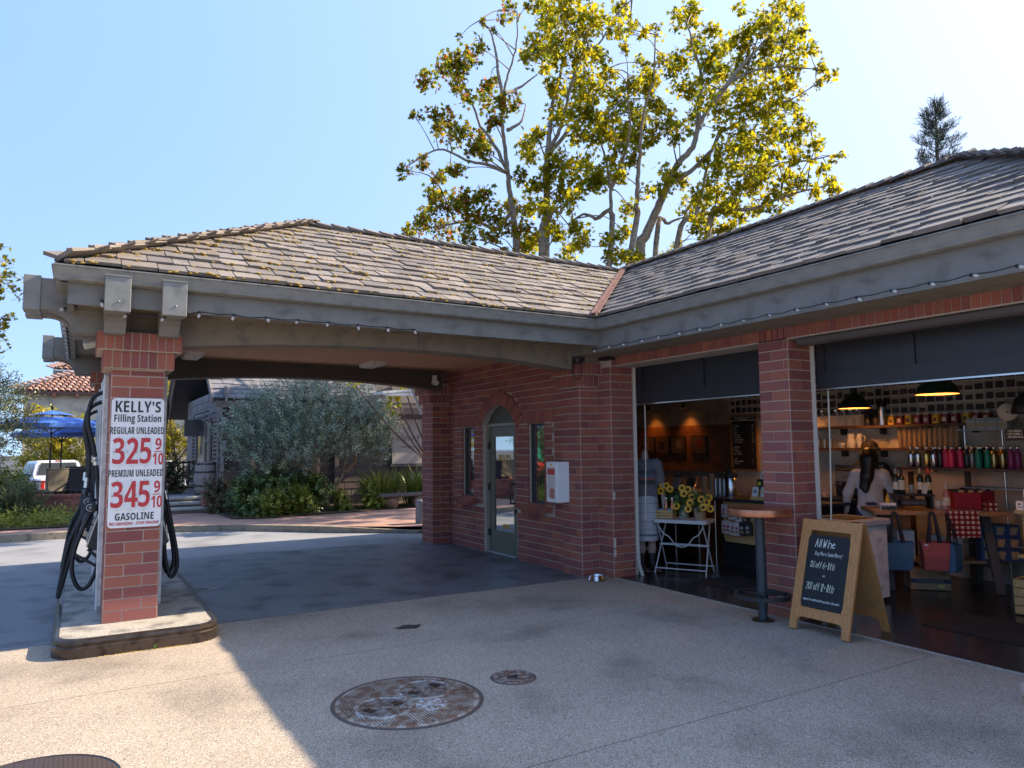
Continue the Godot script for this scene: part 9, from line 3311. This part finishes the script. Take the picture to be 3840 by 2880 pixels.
	for q in [[-0.21, 1.084, 0.05, "stemless wine glass on the black display stand between the bottles"], [-0.44, 0.912, 0.05, "wine glass beside the yellow cone candle"], [0.02, 0.912, 0.2, "left wine glass in front of the rosé bottle"], [0.08, 0.912, 0.22, "right wine glass in front of the rosé bottle"], [0.05, 0.912, 0.1, "rear wine glass beside the rosé bottle"]]:
		var gl := thing("wine_glass", q[3], "glass", on.call(q[0], q[1], q[2]), 0.0, "glasses on the trestle table")
		add_lathe(gl, "bowl", [Vector2(0, 0.004), Vector2(0.03, 0.006), Vector2(0.045, 0.05), Vector2(0.038, 0.11)], M.clear, 18)
	for k in 2:
		var c := thing("picnic_cooler", ["crimson picnic cooler with black and tan striped rim", "darker red picnic cooler behind the first, at the right"][k], "cooler", on.call([0.36, 0.58][k], 0.914, [0.02, -0.26][k]), turn, "red picnic coolers")
		m = MB.new()
		m.prism(rrect(0.30, 0.24, 0.03, 3), 0.2, Transform3D(Basis(Vector3.RIGHT, -PI / 2), Vector3.ZERO))
		part("bag", m, mt(0.28, 0.008, 0.025, 0.7), c)
		for s in 12:
			var x := -0.15 + (s % 6 + 0.5) * 0.05
			add_box(c, "rim_block", at(x, 0.212, 0.122 if s < 6 else -0.122), at(0.05, 0.024, 0.012), M.pine if s % 2 else M.black)
		add_box(c, "lid", at(0, 0.21, 0), at(0.28, 0.03, 0.22), M.black, 0.01)
	var gb := thing("gingham_box", "small red gingham box between the coolers and white cartons", "box", on.call(0.575, 0.914, 0.15), turn)
	add_box(gb, "box", at(0, 0.05, 0), at(0.11, 0.10, 0.11), gm)
	var pb := thing("picture_box", "white box with a dark treeline print at the left end of the table", "box", on.call(-0.52, 0.912, 0.25), turn)
	add_box(pb, "box", at(0, 0.04, 0), at(0.16, 0.08, 0.08), M.white)
	m = MB.new()
	var sk := PackedVector2Array([Vector2(-0.078, -0.038), Vector2(0.078, -0.038), Vector2(0.078, 0.012)])
	for k in 12:
		sk.append(Vector2(0.07 - k * 0.0125, 0.02 if k % 2 else -0.002))
	sk.append(Vector2(-0.078, 0.005))
	m.prism(sk, 0.002, Transform3D(Basis.IDENTITY, at(0, 0.04, 0.0405)))
	part("print", m, M.ink, pb)
	lathe_thing("yellow_candle", "ribbed yellow cone candle on the picture box", "candle", on.call(-0.52, 0.994, 0.25), [Vector2(0, 0), Vector2(0.03, 0), Vector2(0.032, 0.02), Vector2(0.024, 0.035), Vector2(0.026, 0.045), Vector2(0.016, 0.065), Vector2(0.017, 0.072), Vector2(0.006, 0.1), Vector2(0, 0.105)], mt(0.6, 0.32, 0.02, 0.5))
	# shelf of steel bottles above the table
	var s := thing("bottle_shelf", "long dark wood shelf of coloured steel bottles behind the trestle table", "shelf", at(9.15, 0.01, -4.7))
	add_box(s, "board", at(0, 1.37, 0), at(0.3, 0.035, 1.62), M.wood_dark)
	for z in [-0.75, -0.05, 0.75]:
		add_box(s, "post", at(0.12, 0.68, z), at(0.05, 1.36, 0.05), M.wood_dark)
	add_box(s, "tray", at(-0.1, 1.345, -0.52), at(0.12, 0.02, 0.42), M.wood_top)
	var kinds := {"chrome": [0.55, 0.55, 0.55, 0.15, 1.0], "gold": [0.62, 0.42, 0.12, 0.2, 1.0], "black": [0.03, 0.03, 0.035, 0.25, 0.3], "pink": [0.62, 0.02, 0.10, 0.35, 0.0], "green": [0.0, 0.20, 0.12, 0.35, 0.0], "bronze": [0.36, 0.26, 0.13, 0.25, 1.0], "purple": [0.16, 0.01, 0.09, 0.35, 0.0], "grey": [0.18, 0.17, 0.17, 0.3, 0.8]}
	var row := [[1180, "chrome", 0], [1205, "chrome", 1], [1245, "chrome", 0], [1322, "gold", 0], [1385, "chrome", 0], [1420, "black", 1], [1470, "pink", 1], [1508, "pink", 2], [1540, "pink", 0], [1593, "pink", 1], [1645, "black", 1], [1690, "grey", 1], [1722, "black", 2], [1762, "green", 0], [1788, "green", 2], [1812, "green", 1], [1850, "black", 2], [1885, "bronze", 0], [1915, "bronze", 1], [1952, "bronze", 0], [2015, "purple", 0], [2064, "purple", 0], [1360, "black", 2], [1660, "black", 2], [1740, "black", 2], [1930, "grey", 2]]
	var count := {}
	for q in row:
		var k: Array = kinds[q[1]]
		count[q[1]] = count.get(q[1], 0) + 1
		var ordn: String = ["first", "second", "third", "fourth", "fifth", "sixth", "seventh"][count[q[1]] - 1]
		var b := thing("steel_bottle", "%s %s steel bottle on the long dark bottle shelf" % [ordn, q[1]], "bottle", at(9.08 + q[2] * 0.06, 1.40, -5.42 + (q[0] - 1110) * 0.001383), 0.0, "steel bottles on the long shelf")
		var pm := paint(k[0], k[1], k[2], k[3], k[4])
		add_lathe(b, "body", THERMOS, pm)
		add_lathe(b, "cap", CAP, M.steel)
	# pine stand with little white cartons at the right edge
	var ps := thing("pine_stand", "yellow pine display stand at the right edge of the opening", "stand", at(8.45, 0.01, -3.45))
	add_box(ps, "body", at(0, 0.5, 0), at(0.5, 0.98, 0.5), M.pine)
	add_box(ps, "ledge", at(-0.02, 0.99, 0), at(0.6, 0.03, 0.58), M.pine)
	add_box(ps, "ledge", at(-0.05, 0.55, 0), at(0.56, 0.03, 0.56), M.pine)
	for k in 3:
		var b := thing("soap_carton", ["front white carton with small black bird print on the pine stand", "second white carton with bird print on the pine stand", "white display tray with arched back on the pine stand"][k], "carton", at([8.22, 8.24, 8.33][k], 1.015, [-3.70, -3.60, -3.62][k]), -0.3, "white cartons on the pine stand")
		if k < 2:
			add_box(b, "carton", at(0, 0.045, 0), at(0.08, 0.09, 0.08), M.white, 0.003)
			add_box(b, "print", at(-0.041, 0.06, 0), at(0.002, 0.018, 0.02), M.ink)
			add_box(b, "print_line", at(-0.041, 0.03, 0), at(0.002, 0.006, 0.05), M.ink)
		else:
			add_box(b, "tray", at(0, 0.1, 0), at(0.03, 0.2, 0.26), M.white, 0.003)
			add_box(b, "print", at(-0.016, 0.17, 0), at(0.002, 0.02, 0.02), M.ink)
	var rb := thing("gift_box", "white box with red corner label and red stripe on the pine stand's lower ledge", "box", at(8.17, 0.575, -3.55), -0.2)
	add_box(rb, "box", at(0, 0.11, 0), at(0.05, 0.22, 0.18), M.white)
	add_box(rb, "label", at(-0.026, 0.19, -0.06), at(0.002, 0.025, 0.04), M.red)
	add_box(rb, "stripe", at(-0.026, 0.06, 0.0), at(0.002, 0.02, 0.17), M.red)
	var cr := thing("wooden_crate", "pine crate on the floor at the right edge of the opening", "crate", at(8.12, 0.012, -3.55), 0.1)
	for k in 4:
		for sd in [-1.0, 1.0]:
			add_box(cr, "slat", at(sd * 0.13, 0.05 + k * 0.085, 0), at(0.014, 0.075, 0.36), M.pine)
			add_box(cr, "slat", at(0, 0.05 + k * 0.085, sd * 0.17), at(0.26, 0.075, 0.014), M.pine)


func tote(o: Vector3, turn: float, mat: Material, label: String, w: float) -> void:
	var t := thing("tote_bag", label, "bag", o, turn, "tote bags hanging from the trestle table")
	var m := MB.new()
	var h := 0.32
	var a := [at(-w * 0.42, 0, -0.05), at(w * 0.42, 0, -0.05), at(w * 0.42, 0, 0.06), at(-w * 0.42, 0, 0.06)]
	var b := [at(-w / 2, h, -0.04), at(w / 2, h, -0.04), at(w / 2, h - 0.015, 0.07), at(-w / 2, h - 0.015, 0.07)]
	var mid := []
	for k in 4:
		mid.append((a[k] + b[k]) * 0.5 + at(0.01 * (k % 2), 0, 0.012 * (1 if k > 1 else -1)))
	for k in 4:
		var q := (k + 1) % 4
		m.quado(a[k], a[q], mid[q], mid[k], at(0, 0.1, 0))
		m.quado(mid[k], mid[q], b[q], b[k], at(0, 0.2, 0))
	m.quado(a[0], a[1], a[2], a[3], at(0, 0.2, 0))
	part("bag", m, mat, t)
	for z in [-0.03, 0.055]:
		m = MB.new()
		var p := curve([at(-w * 0.22, h - 0.06, z), at(-w * 0.13, h + 0.14, z * 0.6), at(-0.02, h + 0.3, -0.03), at(0.02, h + 0.3, -0.03), at(w * 0.13, h + 0.14, z * 0.6), at(w * 0.22, h - 0.06, z)], 3)
		for i in p.size() - 1:
			m.bar(p[i], p[i + 1], 0.03, 0.004, Vector3(0, 0, 1))
		part("strap", m, mt(0.015, 0.018, 0.03, 0.8), t)


func people() -> void:
	# person seen from behind: long dark hair, white shirt
	var p := thing("person", "person from behind with long dark hair and white long-sleeved shirt", "person", at(8.65, 0.01, -5.62), PI - 0.95)
	figure(p, mt(0.62, 0.60, 0.60, 0.85, T.speck, Vector3.ONE * 4, T.bump, 0.4), mt(0.03, 0.04, 0.09, 0.8), 1.62, true)
	var q := thing("person", "person with dark cap and dark clothes facing us behind the white shirt", "person", at(9.3, 0.01, -6.02), -0.65)
	figure(q, mt(0.018, 0.018, 0.022, 0.8), mt(0.02, 0.02, 0.025, 0.8), 1.70, false)


func figure(p: Node3D, shirt: Material, trousers: Material, height: float, long_hair: bool) -> void:
	# local +z is the way the person faces
	var s := height / 1.65
	var m := MB.new()
	var b := Body.new()
	b.k = 0.05
	# head and neck
	b.bone(at(0, 1.36, 0) * s, at(0, 1.46, 0.01) * s, 0.052 * s, 0.048 * s)
	b.bone(at(0, 1.545, 0.015) * s, at(0, 1.50, 0.035) * s, 0.088 * s, 0.062 * s, Vector3(1.12, 1, 1))
	m = MB.new()
	b.into(m, 0.014)
	var f := Body.new()
	f.k = 0.01
	f.bone(at(0, 1.535, 0.098) * s, at(0, 1.51, 0.112) * s, 0.008, 0.012)
	for sx in [-1.0, 1.0]:
		f.bone(at(0.078 * sx, 1.54, 0.015) * s, at(0.082 * sx, 1.515, 0.012) * s, 0.012, 0.01)
	f.bone(at(-0.02, 1.475, 0.088) * s, at(0.02, 1.475, 0.088) * s, 0.007, 0.007)
	f.into(m, 0.006)
	# hands: palm, four fingers and thumb each
	var hands := [at(-0.30, 0.80, 0.05) * s, at(0.30, 0.80, 0.05) * s]
	var hb := Body.new()
	hb.k = 0.012
	for k in 2:
		var sx := -1.0 if k == 0 else 1.0
		var w: Vector3 = hands[k]
		hb.bone(w + at(0, 0.05, 0), w, 0.022, 0.032, Vector3(1.5, 1, 1))
		for q in 4:
			var r := w + at(0, -0.02, -0.026 + q * 0.0175)
			hb.bone(r, r + at(-0.005 * sx, -0.042 + absf(q - 1.5) * 0.004, 0.006), 0.0095, 0.0085)
			hb.bone(r + at(-0.005 * sx, -0.042 + absf(q - 1.5) * 0.004, 0.006), r + at(-0.018 * sx, -0.07 + absf(q - 1.5) * 0.007, 0.012), 0.0085, 0.007)
		hb.bone(w + at(0, 0.015, 0.025), w + at(-0.015 * sx, -0.02, 0.052), 0.011, 0.009)
	hb.into(m, 0.006)
	part("body", m, M.skin, p)
	for sx in [-1.0, 1.0]:
		var e := MB.new()
		e.blob(at(0.033 * sx, 1.535, 0.092) * s, at(0.011, 0.008, 0.008), 8, 5)
		part("eye", e, paint(0.05, 0.03, 0.02, 0.2), p)
	# shirt with shaped waist and sleeves
	b = Body.new()
	b.k = 0.055
	b.bone(at(-0.13, 1.325, -0.01) * s, at(0.13, 1.325, -0.01) * s, 0.062 * s, 0.062 * s)
	b.bone(at(0, 1.24, 0) * s, at(0, 1.05, 0.005) * s, 0.14 * s, 0.112 * s, Vector3(0.85, 1, 1.25))
	b.bone(at(0, 1.05, 0.005) * s, at(0, 0.86, -0.005) * s, 0.112 * s, 0.150 * s, Vector3(0.85, 1, 1.2))
	b.bone(at(0, 1.37, -0.005) * s, at(0, 1.41, 0) * s, 0.062 * s, 0.058 * s)
	for sx in [-1.0, 1.0]:
		b.bone(at(0.175 * sx, 1.32, -0.01) * s, at(0.265 * sx, 1.08, -0.02) * s, 0.062 * s, 0.052 * s)
		b.bone(at(0.265 * sx, 1.08, -0.02) * s, at(0.30 * sx, 0.85, 0.05) * s, 0.05 * s, 0.042 * s)
	m = MB.new()
	b.into(m, 0.014)
	var sh := part("shirt", m, shirt, p)
	if long_hair:
		m = MB.new()
		for sx in [-1.0, 1.0]:
			m.tube(curve([at(0.07 * sx, 1.28, -0.118) * s, at(0.06 * sx, 1.1, -0.102) * s, at(0.075 * sx, 0.88, -0.135) * s], 5), [0.004], 5)
		part("seam", m, shirt, sh)
	b = Body.new()
	b.k = 0.05
	b.bone(at(0, 0.92, 0) * s, at(0, 0.86, 0) * s, 0.14 * s, 0.145 * s, Vector3(0.9, 1, 1.2))
	for sx in [-1.0, 1.0]:
		b.bone(at(0.085 * sx, 0.84, 0) * s, at(0.09 * sx, 0.45, 0.01) * s, 0.088 * s, 0.06 * s)
		b.bone(at(0.09 * sx, 0.45, 0.01) * s, at(0.09 * sx, 0.09, -0.02) * s, 0.058 * s, 0.045 * s)
	m = MB.new()
	b.into(m, 0.022)
	part("trousers", m, trousers, p)
	for sx in [-1.0, 1.0]:
		b = Body.new()
		b.k = 0.02
		b.bone(at(0.09 * sx, 0.05, -0.05), at(0.10 * sx, 0.04, 0.15), 0.045, 0.038)
		m = MB.new()
		b.into(m, 0.016)
		part("shoe", m, M.black, p)
	b = Body.new()
	b.k = 0.04
	if long_hair:
		b.bone(at(0, 1.575, 0.0) * s, at(0, 1.54, -0.03) * s, 0.098 * s, 0.098 * s)
		b.bone(at(0, 1.50, -0.055) * s, at(0.03, 1.30, -0.105) * s, 0.085 * s, 0.072 * s)
		b.bone(at(0.03, 1.30, -0.105) * s, at(0.06, 1.12, -0.13) * s, 0.07 * s, 0.035 * s)
		b.bone(at(0.05, 1.36, -0.09) * s, at(0.11, 1.16, -0.11) * s, 0.05 * s, 0.025 * s)
		for sx in [-1.0, 1.0]:
			b.bone(at(0.075 * sx, 1.55, 0.0) * s, at(0.08 * sx, 1.42, -0.02) * s, 0.035 * s, 0.03 * s)
	else:
		b.bone(at(0, 1.565, -0.015) * s, at(0, 1.50, -0.05) * s, 0.095 * s, 0.07 * s)
	m = MB.new()
	b.into(m, 0.014)
	part("hair", m, M.hair, p)
	if not long_hair:
		m = MB.new()
		m.lathe([Vector2(0.104, 1.575), Vector2(0.108, 1.60), Vector2(0.09, 1.65), Vector2(0.05, 1.675), Vector2(0, 1.68)], 20, Vector3.ZERO, Basis.from_scale(Vector3(s * 0.98, s, s * 1.05)))
		m.box(at(0, 1.58, 0.14) * s, at(0.15, 0.012, 0.12), Basis(Vector3.RIGHT, 0.15), 0.004)
		part("cap", m, mt(0.03, 0.022, 0.02, 0.8), p)
